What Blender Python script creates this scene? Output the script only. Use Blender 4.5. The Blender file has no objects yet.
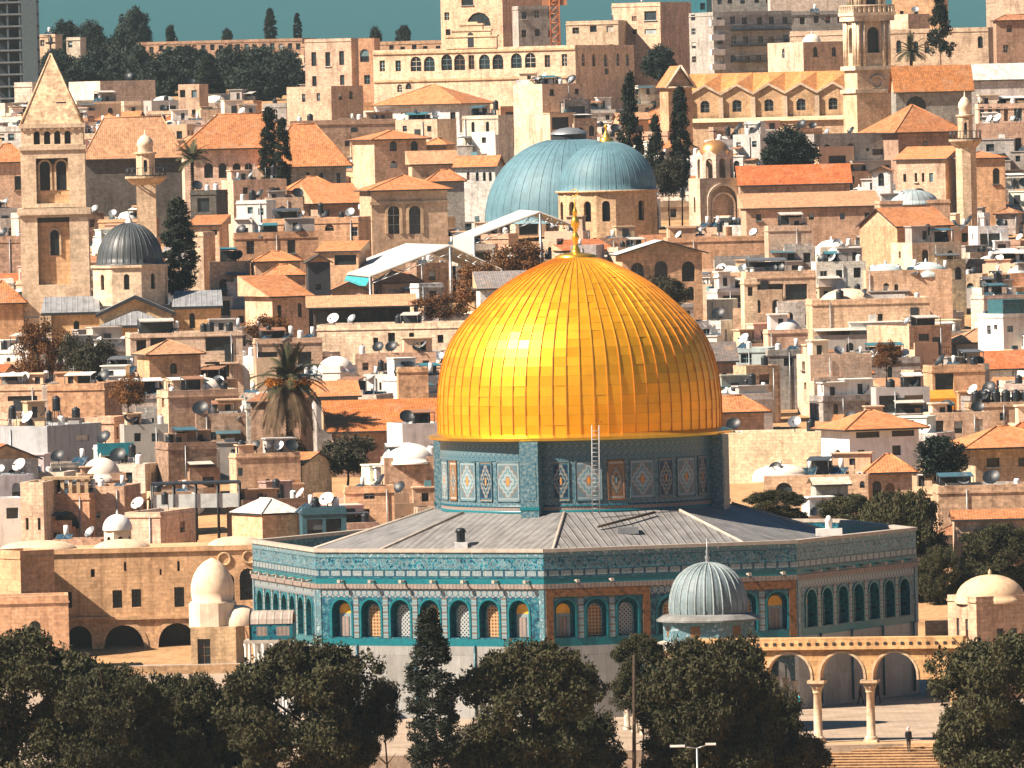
import bpy, math, random
from mathutils import Vector, Matrix

# ---------------------------------------------------------------- camera, world, sun, exposure
SC = bpy.context.scene
COL = SC.collection
FPX = 9645.0          # focal length in pixels of the 1024-wide frame
CAMZ = 45.0
HORIZON = 122.0
ROLL = 0.024
SUN_AZ = math.radians(-69)     # from the direction facing the camera, negative = towards the south (left)
SUN_EL = math.radians(44)

_p = math.atan((384 - HORIZON) / FPX)
_F = Vector((0, math.cos(_p), -math.sin(_p)))
_R0 = Vector((1, 0, 0)); _U0 = _R0.cross(_F)
CR = (_R0 * math.cos(ROLL) - _U0 * math.sin(ROLL)).normalized()
CU = (_U0 * math.cos(ROLL) + _R0 * math.sin(ROLL)).normalized()
CP = Vector((0, 0, CAMZ))
cam = bpy.data.cameras.new('camera')
cam.sensor_width = 36.0; cam.lens = FPX * 36.0 / 1024.0
cam.clip_start = 5.0; cam.clip_end = 12000.0
camo = bpy.data.objects.new('camera', cam); COL.objects.link(camo)
m = Matrix((CR, CU, -_F)).transposed().to_4x4(); m.translation = CP
camo.matrix_world = m
SC.camera = camo

w = bpy.data.worlds.new('World'); SC.world = w; w.use_nodes = True
nt = w.node_tree; nt.nodes.clear()
sky = nt.nodes.new('ShaderNodeTexSky'); sky.sky_type = 'NISHITA'; sky.sun_disc = False
sky.sun_elevation = SUN_EL; sky.sun_rotation = math.radians(249)
sky.air_density = 1.0; sky.dust_density = 0.6; sky.ozone_density = 1.6
tint = nt.nodes.new('ShaderNodeMix'); tint.data_type = 'RGBA'; tint.blend_type = 'MULTIPLY'
tint.inputs[0].default_value = 1.0
tint.inputs[7].default_value = (0.175, 0.44, 0.60, 1)
bg = nt.nodes.new('ShaderNodeBackground'); bg.inputs[1].default_value = 0.05
wo = nt.nodes.new('ShaderNodeOutputWorld')
nt.links.new(sky.outputs[0], tint.inputs[6]); nt.links.new(tint.outputs[2], bg.inputs[0]); nt.links.new(bg.outputs[0], wo.inputs[0])

SUN_DIR = Vector((math.sin(SUN_AZ) * math.cos(SUN_EL), -math.cos(SUN_AZ) * math.cos(SUN_EL), math.sin(SUN_EL)))
sl = bpy.data.lights.new('sun', 'SUN'); sl.energy = 5.0; sl.angle = math.radians(0.5); sl.color = (1.0, 0.85, 0.70)
so = bpy.data.objects.new('sun', sl); COL.objects.link(so)
so.rotation_euler = SUN_DIR.to_track_quat('Z', 'Y').to_euler(); so.location = (-300, 300, 400)
SC.view_settings.view_transform = 'Standard'; SC.view_settings.look = 'None'
SC.view_settings.exposure = 1.3; SC.view_settings.gamma = 1.0
try: SC.view_settings.use_curve_mapping = False
except Exception: pass
try:
    SC.cycles.max_bounces = 6; SC.cycles.diffuse_bounces = 1; SC.cycles.glossy_bounces = 3
except Exception: pass

# ---------------------------------------------------------------- pixel <-> world
def P(px, py, d):
    """world point seen at pixel (px, py) at the horizontal distance d in front of the camera"""
    v = _F + CR * ((px - 512) / FPX) + CU * ((384 - py) / FPX)
    return CP + v * (d / v.y)
def PIX(p):
    q = Vector(p) - CP
    z = q.dot(_F)
    return 512 + FPX * q.dot(CR) / z, 384 - FPX * q.dot(CU) / z
_GT = [(760, 640), (690, 780), (610, 830), (485, 900), (369, 1050), (266, 1200), (155, 1400), (100, 1600), (52, 1900), (62, 2100)]
def D(y):
    """distance at which ground level is seen at row y"""
    for (y0, d0), (y1, d1) in zip(_GT, _GT[1:]):
        if y >= y1: return d0 + (d1 - d0) * (y - y0) / (y1 - y0)
    return _GT[-1][1]
def ground_z(d):
    if d < 820: return 0.0
    for (y0, d0), (y1, d1) in zip(_GT, _GT[1:]):
        if d <= d1:
            t = (d - d0) / (d1 - d0); z0 = CAMZ - (y0 - HORIZON) * d0 / FPX; z1 = CAMZ - (y1 - HORIZON) * d1 / FPX
            return z0 + (z1 - z0) * t
    return CAMZ + 20

# ---------------------------------------------------------------- mesh builder
class MB:
    def __init__(s): s.v = []; s.f = []; s.m = []; s.sm = []; s.uvs = {}
    def face(s, pts, mi=0, smooth=False, uv=None):
        if uv: s.uvs[len(s.f)] = uv
        i = len(s.v); s.v += [tuple(p) for p in pts]; s.f.append(tuple(range(i, i + len(pts)))); s.m.append(mi); s.sm.append(smooth)
    def box(s, x0, x1, y0, y1, z0, z1, mi=0, top=None, skip=''):
        a = [(x0, y0), (x1, y0), (x1, y1), (x0, y1)]
        for k, nm in enumerate('frbl'):
            if nm in skip: continue
            p, q = a[k], a[(k + 1) % 4]
            s.face([(p[0], p[1], z0), (q[0], q[1], z0), (q[0], q[1], z1), (p[0], p[1], z1)], mi)
        if 't' not in skip: s.face([(x, y, z1) for x, y in a], mi if top is None else top)
        if 'd' not in skip: s.face([(x, y, z0) for x, y in reversed(a)], mi)
    def prism(s, pts, z0, z1, mi=0, top=None, bottom=True):
        n = len(pts)
        for k in range(n):
            p, q = pts[k], pts[(k + 1) % n]
            s.face([(p[0], p[1], z0), (q[0], q[1], z0), (q[0], q[1], z1), (p[0], p[1], z1)], mi)
        s.face([(x, y, z1) for x, y in pts], mi if top is None else top)
        if bottom: s.face([(x, y, z0) for x, y in reversed(pts)], mi)
    def lathe(s, prof, n=24, c=(0, 0, 0), mi=0, smooth=True, a0=0.0, a1=None, sy=1.0):
        full = a1 is None
        if full: a1 = a0 + 2 * math.pi
        base = len(s.v); cols = n if full else n + 1
        for r, z in prof:
            for k in range(cols):
                a = a0 + (a1 - a0) * k / n
                s.v.append((c[0] + r * math.cos(a), c[1] + sy * r * math.sin(a), c[2] + z))
        for j in range(len(prof) - 1):
            for k in range(n):
                k2 = (k + 1) % cols
                q = [base + j * cols + k, base + j * cols + k2, base + (j + 1) * cols + k2, base + (j + 1) * cols + k]
                if prof[j][0] < 1e-6: q = [q[0], q[2], q[3]]
                elif prof[j + 1][0] < 1e-6: q = [q[0], q[1], q[2]]
                s.f.append(tuple(q)); s.m.append(mi); s.sm.append(smooth)
    def tube(s, p0, p1, r0, r1=None, n=6, mi=0, cap=True):
        p0 = Vector(p0); p1 = Vector(p1); r1 = r0 if r1 is None else r1
        d = (p1 - p0).normalized(); a = d.orthogonal().normalized(); b = d.cross(a)
        base = len(s.v)
        for p, r in ((p0, r0), (p1, r1)):
            for k in range(n):
                t = 2 * math.pi * k / n; s.v.append(tuple(p + (a * math.cos(t) + b * math.sin(t)) * r))
        for k in range(n):
            s.f.append((base + k, base + (k + 1) % n, base + n + (k + 1) % n, base + n + k)); s.m.append(mi); s.sm.append(True)
        if cap:
            s.f.append(tuple(base + n + k for k in range(n))); s.m.append(mi); s.sm.append(False)
            s.f.append(tuple(base + k for k in reversed(range(n)))); s.m.append(mi); s.sm.append(False)
    def facade(s, o, u, width, z0, z1, ops=(), mi=0, rmi=None, depth=0.3, seg=8):
        """vertical wall from o along u (seen from outside, left to right) with recessed openings (x centre, sill, w, h, arched[, depth])"""
        u = Vector((u[0], u[1], 0)).normalized(); n = Vector((u.y, -u.x, 0)); o = Vector((o[0], o[1], 0)); rmi = mi if rmi is None else rmi
        pt = lambda x, z, dd=0.0: tuple(o + u * x + Vector((0, 0, z)) - n * dd)
        xs = sorted({0.0, width} | {round(v, 4) for p in ops for v in (p[0] - p[2] / 2, p[0] + p[2] / 2)})
        zs = sorted({z0, z1} | {round(v, 4) for p in ops for v in (p[1], p[1] + p[3])})
        for i in range(len(xs) - 1):
            j = 0
            while j < len(zs) - 1:
                xm = (xs[i] + xs[i + 1]) / 2
                def inside(jj):
                    zm = (zs[jj] + zs[jj + 1]) / 2
                    return any(abs(xm - p[0]) < p[2] / 2 and p[1] < zm < p[1] + p[3] for p in ops)
                if inside(j): j += 1; continue
                k = j
                while k + 1 < len(zs) - 1 and not inside(k + 1): k += 1
                s.face([pt(xs[i], zs[j]), pt(xs[i + 1], zs[j]), pt(xs[i + 1], zs[k + 1]), pt(xs[i], zs[k + 1])], mi)
                j = k + 1
        for p in ops:
            x, z, w_, h = p[:4]; arch = p[4] if len(p) > 4 else False; dp = p[5] if len(p) > 5 else depth
            l, r, t = x - w_ / 2, x + w_ / 2, z + h
            out = arch_pts(w_, h, arch, seg); out = [(x + a, z + b) for a, b in out]
            for k in range(1 if z <= z0 + 1e-4 else 0, len(out)):
                a, b = out[k], out[(k + 1) % len(out)]
                s.face([pt(a[0], a[1]), pt(a[0], a[1], dp), pt(b[0], b[1], dp), pt(b[0], b[1])], rmi)
            if arch:
                half = (len(out) - 2) // 2
                rt = out[2:]
                for k in range(len(rt) - 1):
                    a, b = rt[k], rt[k + 1]
                    cx = r if (a[0] + b[0]) / 2 > x else l
                    s.face([pt(cx, t), pt(b[0], b[1]), pt(a[0], a[1])], mi)
    def build(s, name, mats, parent=None, loc=(0, 0, 0), rz=0.0, color=None):
        o = bpy.data.objects.new(name, s.mesh(name, mats)); COL.objects.link(o)
        o.location = loc; o.rotation_euler = (0, 0, rz)
        if parent is not None: o.parent = parent
        if color: o.color = (*color, 1)
        return o
    def mesh(s, name, mats):
        me = bpy.data.meshes.new(name)
        me.from_pydata(s.v, [], s.f)
        for mt in (mats if isinstance(mats, (list, tuple)) else [mats]): me.materials.append(mt)
        me.polygons.foreach_set('material_index', s.m); me.polygons.foreach_set('use_smooth', s.sm)
        uv = me.uv_layers.new(name='UVMap'); data = [0.0] * (2 * len(me.loops)); li = 0
        for fi, f in enumerate(s.f):
            if fi in s.uvs:
                for q in s.uvs[fi]: data[li] = q[0]; data[li + 1] = q[1]; li += 2
                continue
            p = [s.v[i] for i in f]
            nx = ny = nz = 0.0
            for k in range(len(p)):
                a, b = p[k], p[(k + 1) % len(p)]
                nx += (a[1] - b[1]) * (a[2] + b[2]); ny += (a[2] - b[2]) * (a[0] + b[0]); nz += (a[0] - b[0]) * (a[1] + b[1])
            h = math.hypot(nx, ny); L = math.sqrt(nx * nx + ny * ny + nz * nz) or 1
            if h < 1e-4 * L:
                for q in p: data[li] = q[0]; data[li + 1] = q[1]; li += 2
            else:
                tx, ty = -ny / h, nx / h
                nxx, nyy, nzz = nx / L, ny / L, nz / L
                bx = nyy * 0 - nzz * ty; by = nzz * tx - nxx * 0; bz = nxx * ty - nyy * tx
                for q in p:
                    data[li] = q[0] * tx + q[1] * ty; data[li + 1] = q[0] * bx + q[1] * by + q[2] * bz; li += 2
        uv.data.foreach_set('uv', data)
        me.validate(); me.update()
        return me

def arch_pts(w_, h, arch, seg=8):
    """outline of an opening, counter-clockwise from the lower left, x centred, z from 0"""
    if not arch: return [(-w_ / 2, 0), (w_ / 2, 0), (w_ / 2, h), (-w_ / 2, h)]
    pts = [(-w_ / 2, 0), (w_ / 2, 0)]
    r = w_ / 2
    rise = min(r * (1.0 if arch is True else arch), h * 0.9)
    for k in range(seg + 1):
        a = math.pi * k / seg
        s_ = math.sin(a); c_ = math.cos(a)
        if arch is not True and arch > 1.0: s_ = s_ ** 0.9
        pts.append((r * c_, h - rise + rise * s_))
    return pts

# ---------------------------------------------------------------- things, parts, tags
def tag(o, label=None, cat=None, group=None, kind=None):
    if label: o['label'] = label
    if cat: o['category'] = cat
    if group: o['group'] = group
    if kind: o['kind'] = kind
    return o
def thing(name, label, cat, loc, rz=0.0, group=None):
    o = bpy.data.objects.new(name, None); COL.objects.link(o); o.empty_display_size = 0.5
    o.location = loc; o.rotation_euler = (0, 0, rz)
    return tag(o, label, cat, group)
def link_copy(src, parent=None, loc=None, rz=None):
    o = src.copy(); COL.objects.link(o)
    if parent is not None: o.parent = parent
    if loc is not None: o.location = loc
    if rz is not None: o.rotation_euler = (0, 0, rz)
    return o
_KIDS = {}
def copy_tree(src, parent=None):
    o = src.copy(); COL.objects.link(o)
    if parent is not None: o.parent = parent
    if src.name not in _KIDS: _KIDS[src.name] = list(src.children)
    for ch in _KIDS[src.name]: copy_tree(ch, o)
    return o

# ---------------------------------------------------------------- materials
class N:
    """tiny node-graph helper"""
    def __init__(s, name):
        s.m = bpy.data.materials.new(name); s.m.use_nodes = True; s.t = s.m.node_tree; s.t.nodes.clear()
        s.out = s.t.nodes.new('ShaderNodeOutputMaterial'); s.b = s.t.nodes.new('ShaderNodeBsdfPrincipled')
        s.t.links.new(s.b.outputs[0], s.out.inputs[0])
    def n(s, typ, ins=None, **kw):
        x = s.t.nodes.new('ShaderNode' + typ)
        for k, v in kw.items(): setattr(x, k, v)
        for k, v in (ins or {}).items():
            if hasattr(v, 'is_linked') or hasattr(v, 'links'): s.t.links.new(v, x.inputs[k])
            else: x.inputs[k].default_value = v
        return x
    def uv(s): return s.n('UVMap').outputs[0]
    def pos(s): return s.n('NewGeometry').outputs['Position']
    def obj(s): return s.n('TexCoord').outputs['Object']
    def scale(s, vec, sc): return s.n('VectorMath', {0: vec, 1: sc}, operation='MULTIPLY').outputs[0]
    def noise(s, vec, scale, detail=3.0, rough=0.6): return s.n('TexNoise', {'Vector': vec, 'Scale': scale, 'Detail': detail, 'Roughness': rough}).outputs['Fac']
    def math(s, op, a, b=0.0, c=0.0): return s.n('Math', {0: a, 1: b, 2: c}, operation=op).outputs[0]
    def ramp(s, f, stops, const=False):
        x = s.n('ValToRGB', {0: f}); e = x.color_ramp.elements
        x.color_ramp.interpolation = 'CONSTANT' if const else 'LINEAR'
        while len(e) < len(stops): e.new(0.5)
        for k, (p, c) in enumerate(stops):
            e[k].position = p; e[k].color = (*c, 1) if not isinstance(c, (int, float)) else (c, c, c, 1)
        return x.outputs[0]
    def mix(s, f, a, b, mode='MIX'):
        x = s.n('Mix', data_type='RGBA', blend_type=mode)
        for i, v in ((0, f), (6, a), (7, b)):
            if hasattr(v, 'links'): s.t.links.new(v, x.inputs[i])
            else: x.inputs[i].default_value = v if i == 0 else (*v, 1)
        return x.outputs[2]
    def mul(s, col, f): return s.mix(1.0, col, f, 'MULTIPLY')
    def rnd(s): return s.n('ObjectInfo').outputs['Random']
    def ocol(s): return s.n('ObjectInfo').outputs['Color']
    def sep(s, v): return s.n('SeparateXYZ', {0: v}).outputs
    def bump(s, h, strength=0.4, dist=0.05):
        b = s.n('Bump', {'Strength': strength, 'Distance': dist, 'Height': h}); s.t.links.new(b.outputs[0], s.b.inputs['Normal'])
    def done(s, col, rough=0.8, metal=0.0, spec=0.3):
        for k, v in (('Base Color', col), ('Roughness', rough), ('Metallic', metal), ('Specular IOR Level', spec)):
            if hasattr(v, 'links'): s.t.links.new(v, s.b.inputs[k])
            else: s.b.inputs[k].default_value = (*v, 1) if k == 'Base Color' else v
        return s.m

def mk_stone(name, block=(0.62, 0.31), contrast=0.24, stain=0.6):
    """weathered limestone: object colour, courses of blocks, stains, run marks"""
    g = N(name); uv = g.uv(); p = g.pos()
    br = g.n('TexBrick', {'Vector': uv, 'Scale': 1.0, 'Brick Width': block[0], 'Row Height': block[1], 'Mortar Size': 0.03, 'Mortar Smooth': 0.3,
                          'Bias': 0.0, 'Color1': (1, 1, 1, 1), 'Color2': (1 - contrast, 1 - contrast, 1 - contrast, 1), 'Mortar': (0.78, 0.76, 0.74, 1)})
    c = g.mul(g.ocol(), br.outputs[0])
    c = g.mul(c, g.ramp(g.noise(p, 0.35, 4, 0.65), [(0.3, 0.74), (0.5, 1.08), (0.75, 1.22)]))
    st = g.noise(g.scale(p, (1.6, 1.6, 0.22)), 1.0, 3, 0.6)
    c = g.mix(g.math('MULTIPLY', g.ramp(st, [(0.5, 0.0), (0.72, 1.0)]), stain), c, g.mul(c, (0.42, 0.36, 0.33)))
    c = g.mul(c, g.ramp(g.noise(p, 3.0, 3, 0.75), [(0.3, 0.70), (0.7, 1.2)]))
    g.bump(br.outputs[1], 0.35, 0.03)
    return g.done(c, 0.9, 0, 0.15)
def mk_plaster(name):
    g = N(name); p = g.pos()
    c = g.mul(g.ocol(), g.ramp(g.noise(p, 0.5, 5, 0.7), [(0.3, 0.76), (0.5, 1.06), (0.7, 1.15)]))
    st = g.noise(g.scale(p, (2.2, 2.2, 0.25)), 1.0, 3, 0.6)
    c = g.mix(g.math('MULTIPLY', g.ramp(st, [(0.52, 0.0), (0.75, 1.0)]), 0.55), c, g.mul(c, (0.45, 0.42, 0.4)))
    return g.done(c, 0.9, 0, 0.15)
def mk_tiles(name):
    """clay roof tiles in courses running down the slope (object colour)"""
    g = N(name); uv = g.uv(); s = g.sep(uv)
    wv = g.math('SINE', g.math('MULTIPLY', s[0], 2 * math.pi / 0.26))
    rows = g.math('FRACT', g.math('MULTIPLY', s[1], 1 / 0.45))
    c = g.mul(g.ocol(), g.ramp(g.noise(g.pos(), 0.8, 4, 0.7), [(0.3, 0.7), (0.55, 1.0), (0.75, 1.2)]))
    c = g.mul(c, g.ramp(g.noise(g.scale(uv, (2.4, 2.2, 1)), 1.0, 1, 0.5), [(0.3, 0.75), (0.7, 1.2)]))
    c = g.mix(g.ramp(g.noise(g.pos(), 0.55, 4, 0.75), [(0.52, 0.0), (0.68, 0.6)]), c, (0.40, 0.245, 0.145))
    c = g.mix(g.ramp(g.noise(g.scale(g.pos(), (1.3, 1.3, .5)), 1.3, 3, 0.7), [(0.58, 0.0), (0.75, 0.55)]), c, (0.16, 0.09, 0.05))
    c = g.mul(c, g.ramp(rows, [(0.0, 0.86), (0.25, 1.0), (1.0, 1.03)]))
    g.bump(wv, 0.18, 0.05)
    return g.done(c, 0.85, 0, 0.2)
def mk_plain(name, col, rough=0.6, metal=0.0, spec=0.4, var=0.25, nscale=1.5, randomise=0.0):
    g = N(name)
    c = g.mul(g.ocol(), g.ramp(g.noise(g.pos(), nscale, 3, 0.65), [(0.3, 1 - var), (0.7, 1 + var)])) if col is None else \
        g.mul(col, g.ramp(g.noise(g.pos(), nscale, 3, 0.65), [(0.3, 1 - var), (0.7, 1 + var)]))
    if randomise: c = g.mul(c, g.ramp(g.rnd(), [(0.0, 1 - randomise), (1.0, 1 + randomise)]))
    return g.done(c, rough, metal, spec)
def mk_ribbed(name, col, pitch=0.55, depth=0.5, rough=0.55, var=0.3, metal=0.0, stain=(0.5, 0.45, 0.42)):
    """sheet metal with standing seams running up the slope"""
    g = N(name); s = g.sep(g.uv())
    fr = g.math('FRACT', g.math('MULTIPLY', s[0], 1 / pitch))
    seam = g.ramp(fr, [(0.0, 1.0), (0.12, 0.0), (0.88, 0.0), (1.0, 1.0)])
    base = col if col is not None else g.ocol()
    c = g.mul(base, g.ramp(g.noise(g.pos(), 0.7, 4, 0.7), [(0.3, 1 - var), (0.7, 1 + var)]))
    c = g.mix(g.ramp(g.noise(g.scale(g.uv(), (2.0, 0.25, 1)), 1.0, 3, 0.6), [(0.5, 0.0), (0.75, 0.8)]), c, g.mul(c, stain))
    g.bump(seam, depth, 0.08)
    c = g.mul(c, g.ramp(fr, [(0.0, 1.15), (0.1, 1.15), (0.14, 0.72), (0.25, 1.0), (1.0, 1.0)]))
    return g.done(c, rough, metal, 0.4)

M = {}
M['stone'] = mk_stone('limestone')
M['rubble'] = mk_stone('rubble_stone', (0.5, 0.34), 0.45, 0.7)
M['ashlar'] = mk_stone('ashlar_stone', (1.1, 0.5), 0.22, 0.35)
M['plaster'] = mk_plaster('plaster')
M['tiles'] = mk_tiles('roof_tiles')
M['flat'] = mk_plain('roof_screed', None, 0.95, 0, 0.1, 0.35, 0.6)
M['glass'] = mk_plain('dark_glass', (0.018, 0.028, 0.032), 0.25, 0, 0.5, 0.5, 2.0, 0.5)
M['frame'] = mk_plain('window_frame', None, 0.6)
M['paint'] = mk_plain('painted_surface', None, 0.5, 0, 0.4, 0.2, 2.0)
M['metal'] = mk_plain('grey_metal', (0.30, 0.32, 0.33), 0.45, 0.6, 0.5, 0.2)
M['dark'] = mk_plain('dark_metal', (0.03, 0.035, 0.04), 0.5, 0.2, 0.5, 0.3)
M['black'] = mk_plain('black_plastic', (0.012, 0.016, 0.02), 0.45, 0, 0.4, 0.3)
M['white'] = mk_plain('white_paint', (0.72, 0.70, 0.66), 0.5, 0, 0.4, 0.15)
M['panel'] = mk_plain('solar_glass', (0.02, 0.05, 0.075), 0.15, 0, 0.6, 0.4, 1.0, 0.4)
M['lead'] = mk_ribbed('lead_sheet', None, 0.6)
M['trunk'] = mk_plain('bark', (0.06, 0.042, 0.03), 0.95, 0, 0.1, 0.4, 4.0)

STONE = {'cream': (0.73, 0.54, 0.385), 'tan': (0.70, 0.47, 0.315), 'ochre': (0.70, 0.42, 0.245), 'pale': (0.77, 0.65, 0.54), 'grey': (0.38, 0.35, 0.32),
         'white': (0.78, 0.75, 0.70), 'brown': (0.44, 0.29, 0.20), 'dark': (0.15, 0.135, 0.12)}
TILE = {'orange': (0.465, 0.19, 0.078), 'red': (0.46, 0.145, 0.055), 'faded': (0.48, 0.26, 0.14), 'rust': (0.36, 0.16, 0.08)}
# ================================================================ the octagonal shrine
AX = P(582, 512, 750); AX = Vector((AX.x, 750.0, 0.0))
OCT_R = 26.0; OCT_A0 = -7.0
def tile_mats():
    BLUE, DEEP, TURQ, PALE, WHITE = (0.012, 0.08, 0.125), (0.008, 0.032, 0.065), (0.008, 0.16, 0.185), (0.14, 0.22, 0.235), (0.30, 0.335, 0.325)
    g = N('tile_field'); uv = g.uv(); n1 = g.noise(uv, 2.6, 4, 0.75)
    c = g.ramp(n1, [(0.0, DEEP), (0.42, BLUE), (0.5, TURQ), (0.57, PALE), (0.66, WHITE)], True); M['t_field'] = g.done(g.mul(c, (.68, .78, .84)), 0.4, 0, 0.4)
    g = N('tile_script'); uv = g.uv(); n1 = g.noise(g.scale(uv, (1.0, 0.8, 1)), 3.4, 3, 0.6); n2 = g.noise(uv, 0.6, 2)
    c = g.ramp(n1, [(0.0, DEEP), (0.40, (0.015, 0.2, 0.25)), (0.49, (0.24, 0.31, 0.31)), (0.555, BLUE), (0.62, (0.2, 0.27, 0.28)), (0.68, TURQ)], True)
    c = g.mul(c, g.ramp(n2, [(0.3, 0.75), (0.7, 1.2)])); M['t_script'] = g.done(g.mul(c, (.68, .78, .84)), 0.4, 0, 0.4)
    g = N('tile_squares'); uv = g.n('VectorMath', {0: g.uv(), 1: (0.13, -10.72, 0)}, operation='ADD').outputs[0]
    br = g.n('TexBrick', {'Vector': uv, 'Scale': 1.0, 'Brick Width': 0.95, 'Row Height': 0.58, 'Mortar Size': 0.09, 'Mortar Smooth': 0.0, 'Color1': (0.36, 0.38, 0.36, 1), 'Color2': (0.27, 0.33, 0.33, 1), 'Mortar': (*BLUE, 1)}, offset=0.0)
    c = g.mul(br.outputs[0], g.ramp(g.noise(uv, 7, 2), [(0.35, 0.6), (0.6, 1.1)])); M['t_square'] = g.done(g.mul(c, (.68, .78, .84)), 0.4, 0, 0.4)
    g = N('tile_turquoise'); c = g.mul((0.005, 0.165, 0.19), g.ramp(g.noise(g.uv(), 3, 3), [(0.3, 0.8), (0.7, 1.15)])); M['t_turq'] = g.done(g.mul(c, (.75, .82, .85)), 0.35, 0, 0.4)
    g = N('tile_cornice'); s = g.sep(g.uv()); fr = g.math('FRACT', g.math('MULTIPLY', s[0], 3.2))
    c = g.mul(g.ramp(fr, [(0.0, (0.27, 0.2, 0.16)), (0.6, (0.16, 0.15, 0.15))], True), g.ramp(g.noise(g.uv(), 1.4, 3), [(0.3, 0.8), (0.7, 1.2)])); M['t_cornice'] = g.done(c, 0.7)
    g = N('tile_rosettes'); s = g.sep(g.uv()); u = g.math('SUBTRACT', g.math('FRACT', g.math('MULTIPLY', s[0], 1 / 0.5)), 0.5); v = g.math('SUBTRACT', g.math('FRACT', g.math('MULTIPLY', g.math('SUBTRACT', s[1], 9.22), 1 / 0.6)), 0.5)
    d = g.math('SQRT', g.math('ADD', g.math('MULTIPLY', u, u), g.math('MULTIPLY', v, v)))
    c = g.ramp(d, [(0.0, (0.5, 0.3, 0.2)), (0.1, WHITE), (0.36, (0.3, 0.33, 0.33)), (0.44, BLUE), (0.55, (0.5, 0.36, 0.3))], True); M['t_hex'] = g.done(g.mul(c, (.68, .78, .84)), 0.4)
    g = N('tile_pilaster'); s = g.sep(g.uv()); u = g.math('ABSOLUTE', s[0]); v = g.math('ABSOLUTE', g.math('SUBTRACT', g.math('FRACT', g.math('MULTIPLY', s[1], 1 / 0.52)), 0.5))
    d = g.math('ADD', g.math('MULTIPLY', u, 2.2), v)
    uu = g.n('TexCoord').outputs['Generated']
    c = g.ramp(g.math('FRACT', g.math('ADD', g.math('MULTIPLY', v, 1.9), 0.02)), [(0.0, (0.22, 0.13, 0.09)), (0.25, (0.2, 0.3, 0.32)), (0.4, WHITE), (0.85, PALE)], True); M['t_pil'] = g.done(g.mul(c, (.68, .78, .84)), 0.4)
    g = N('tile_niche'); c = g.ramp(g.noise(g.uv(), 3.5, 3, 0.7), [(0.0, DEEP), (0.44, (0.012, 0.15, 0.19)), (0.56, TURQ), (0.66, (0.1, 0.3, 0.32))], True); M['t_niche'] = g.done(g.mul(c, (.68, .78, .84)), 0.4)
    g = N('tile_pale'); c = g.ramp(g.noise(g.uv(), 3.0, 3, 0.7), [(0.0, (0.16, 0.36, 0.38)), (0.42, PALE), (0.58, (0.5, 0.56, 0.54))], True); M['t_pale'] = g.done(g.mul(c, (.68, .78, .84)), 0.4)
    g = N('tile_drum'); c = g.ramp(g.noise(g.uv(), 4.5, 3, 0.7), [(0.0, BLUE), (0.4, (0.06, 0.13, 0.16)), (0.52, (0.13, 0.19, 0.2)), (0.62, (0.22, 0.25, 0.25))], True); M['t_drum'] = g.done(g.mul(c, (.95, 1.02, 1.05)), 0.4, 0, 0.4)
    g = N('tile_brown'); c = g.ramp(g.noise(g.uv(), 3.0, 3, 0.7), [(0.0, (0.10, 0.045, 0.02)), (0.45, (0.19, 0.085, 0.034)), (0.6, (0.24, 0.12, 0.05))], True); M['t_brown'] = g.done(c, 0.5)
    def lattice(nm, bar, hole, k, diag):
        g = N(nm); s = g.sep(g.uv()); a, b = s[0], s[1]
        if diag: a, b = g.math('ADD', s[0], s[1]), g.math('SUBTRACT', s[0], s[1])
        fa = g.math('FRACT', g.math('MULTIPLY', a, k)); fb = g.math('FRACT', g.math('MULTIPLY', b, k))
        c = g.mix(g.math('MINIMUM', g.ramp(fa, [(0.0, 0.0), (0.42, 1.0)], True), g.ramp(fb, [(0.0, 0.0), (0.42, 1.0)], True)), bar, hole)
        M[nm] = g.done(c, 0.5)
    lattice('lat_gold', (0.42, 0.27, 0.14), (0.15, 0.055, 0.02), 3.8, False)
    lattice('lat_grey', (0.36, 0.37, 0.35), (0.02, 0.045, 0.07), 3.2, True)
    g = N('panel_white'); c = g.ramp(g.noise(g.uv(), 4, 3, 0.7), [(0.0, (0.3, 0.36, 0.36)), (0.45, WHITE), (0.6, (0.46, 0.47, 0.44))], True); M['lat_white'] = g.done(g.mul(c, (.68, .78, .84)), 0.4)
    M['t_yellow'] = mk_plain('tile_yellow', (0.75, 0.36, 0.03), 0.4)
    def medallion(nm, stops, border):
        g = N(nm); s = g.sep(g.uv()); u = g.math('ABSOLUTE', g.math('SUBTRACT', s[0], 0.5)); v = g.math('ABSOLUTE', g.math('SUBTRACT', s[1], 0.5))
        d = g.math('ADD', g.math('MULTIPLY', u, 1.1), g.math('MULTIPLY', v, 1.25)); d = g.math('ADD', d, g.math('MULTIPLY', g.math('SINE', g.math('MULTIPLY', g.math('SUBTRACT', u, v), 26.0)), 0.035))
        c = g.ramp(d, stops, True)
        c = g.mix(g.ramp(g.noise(g.uv(), 16, 2, 0.7), [(0.0, 0.0), (0.6, 0.28)], True), c, PALE)
        e = g.math('MAXIMUM', u, v)
        c = g.mix(g.ramp(e, [(0.0, 0.0), (0.425, 1.0)], True), c, border[0]); c = g.mix(g.ramp(e, [(0.0, 0.0), (0.47, 1.0)], True), c, border[1])
        M[nm] = g.done(g.mul(c, (.88, .94, .98)), 0.4)
    medallion('med_pale', [(0.0, (0.65, 0.24, 0.04)), (0.12, (0.2, 0.16, 0.14)), (0.19, (0.3, 0.36, 0.36)), (0.26, WHITE), (0.36, (0.05, 0.18, 0.22)), (0.42, (0.28, 0.31, 0.3)), (0.56, (0.17, 0.155, 0.14)), (0.68, (0.11, 0.17, 0.19))], ((0.26, 0.3, 0.3), (0.1, 0.19, 0.21)))
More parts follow.
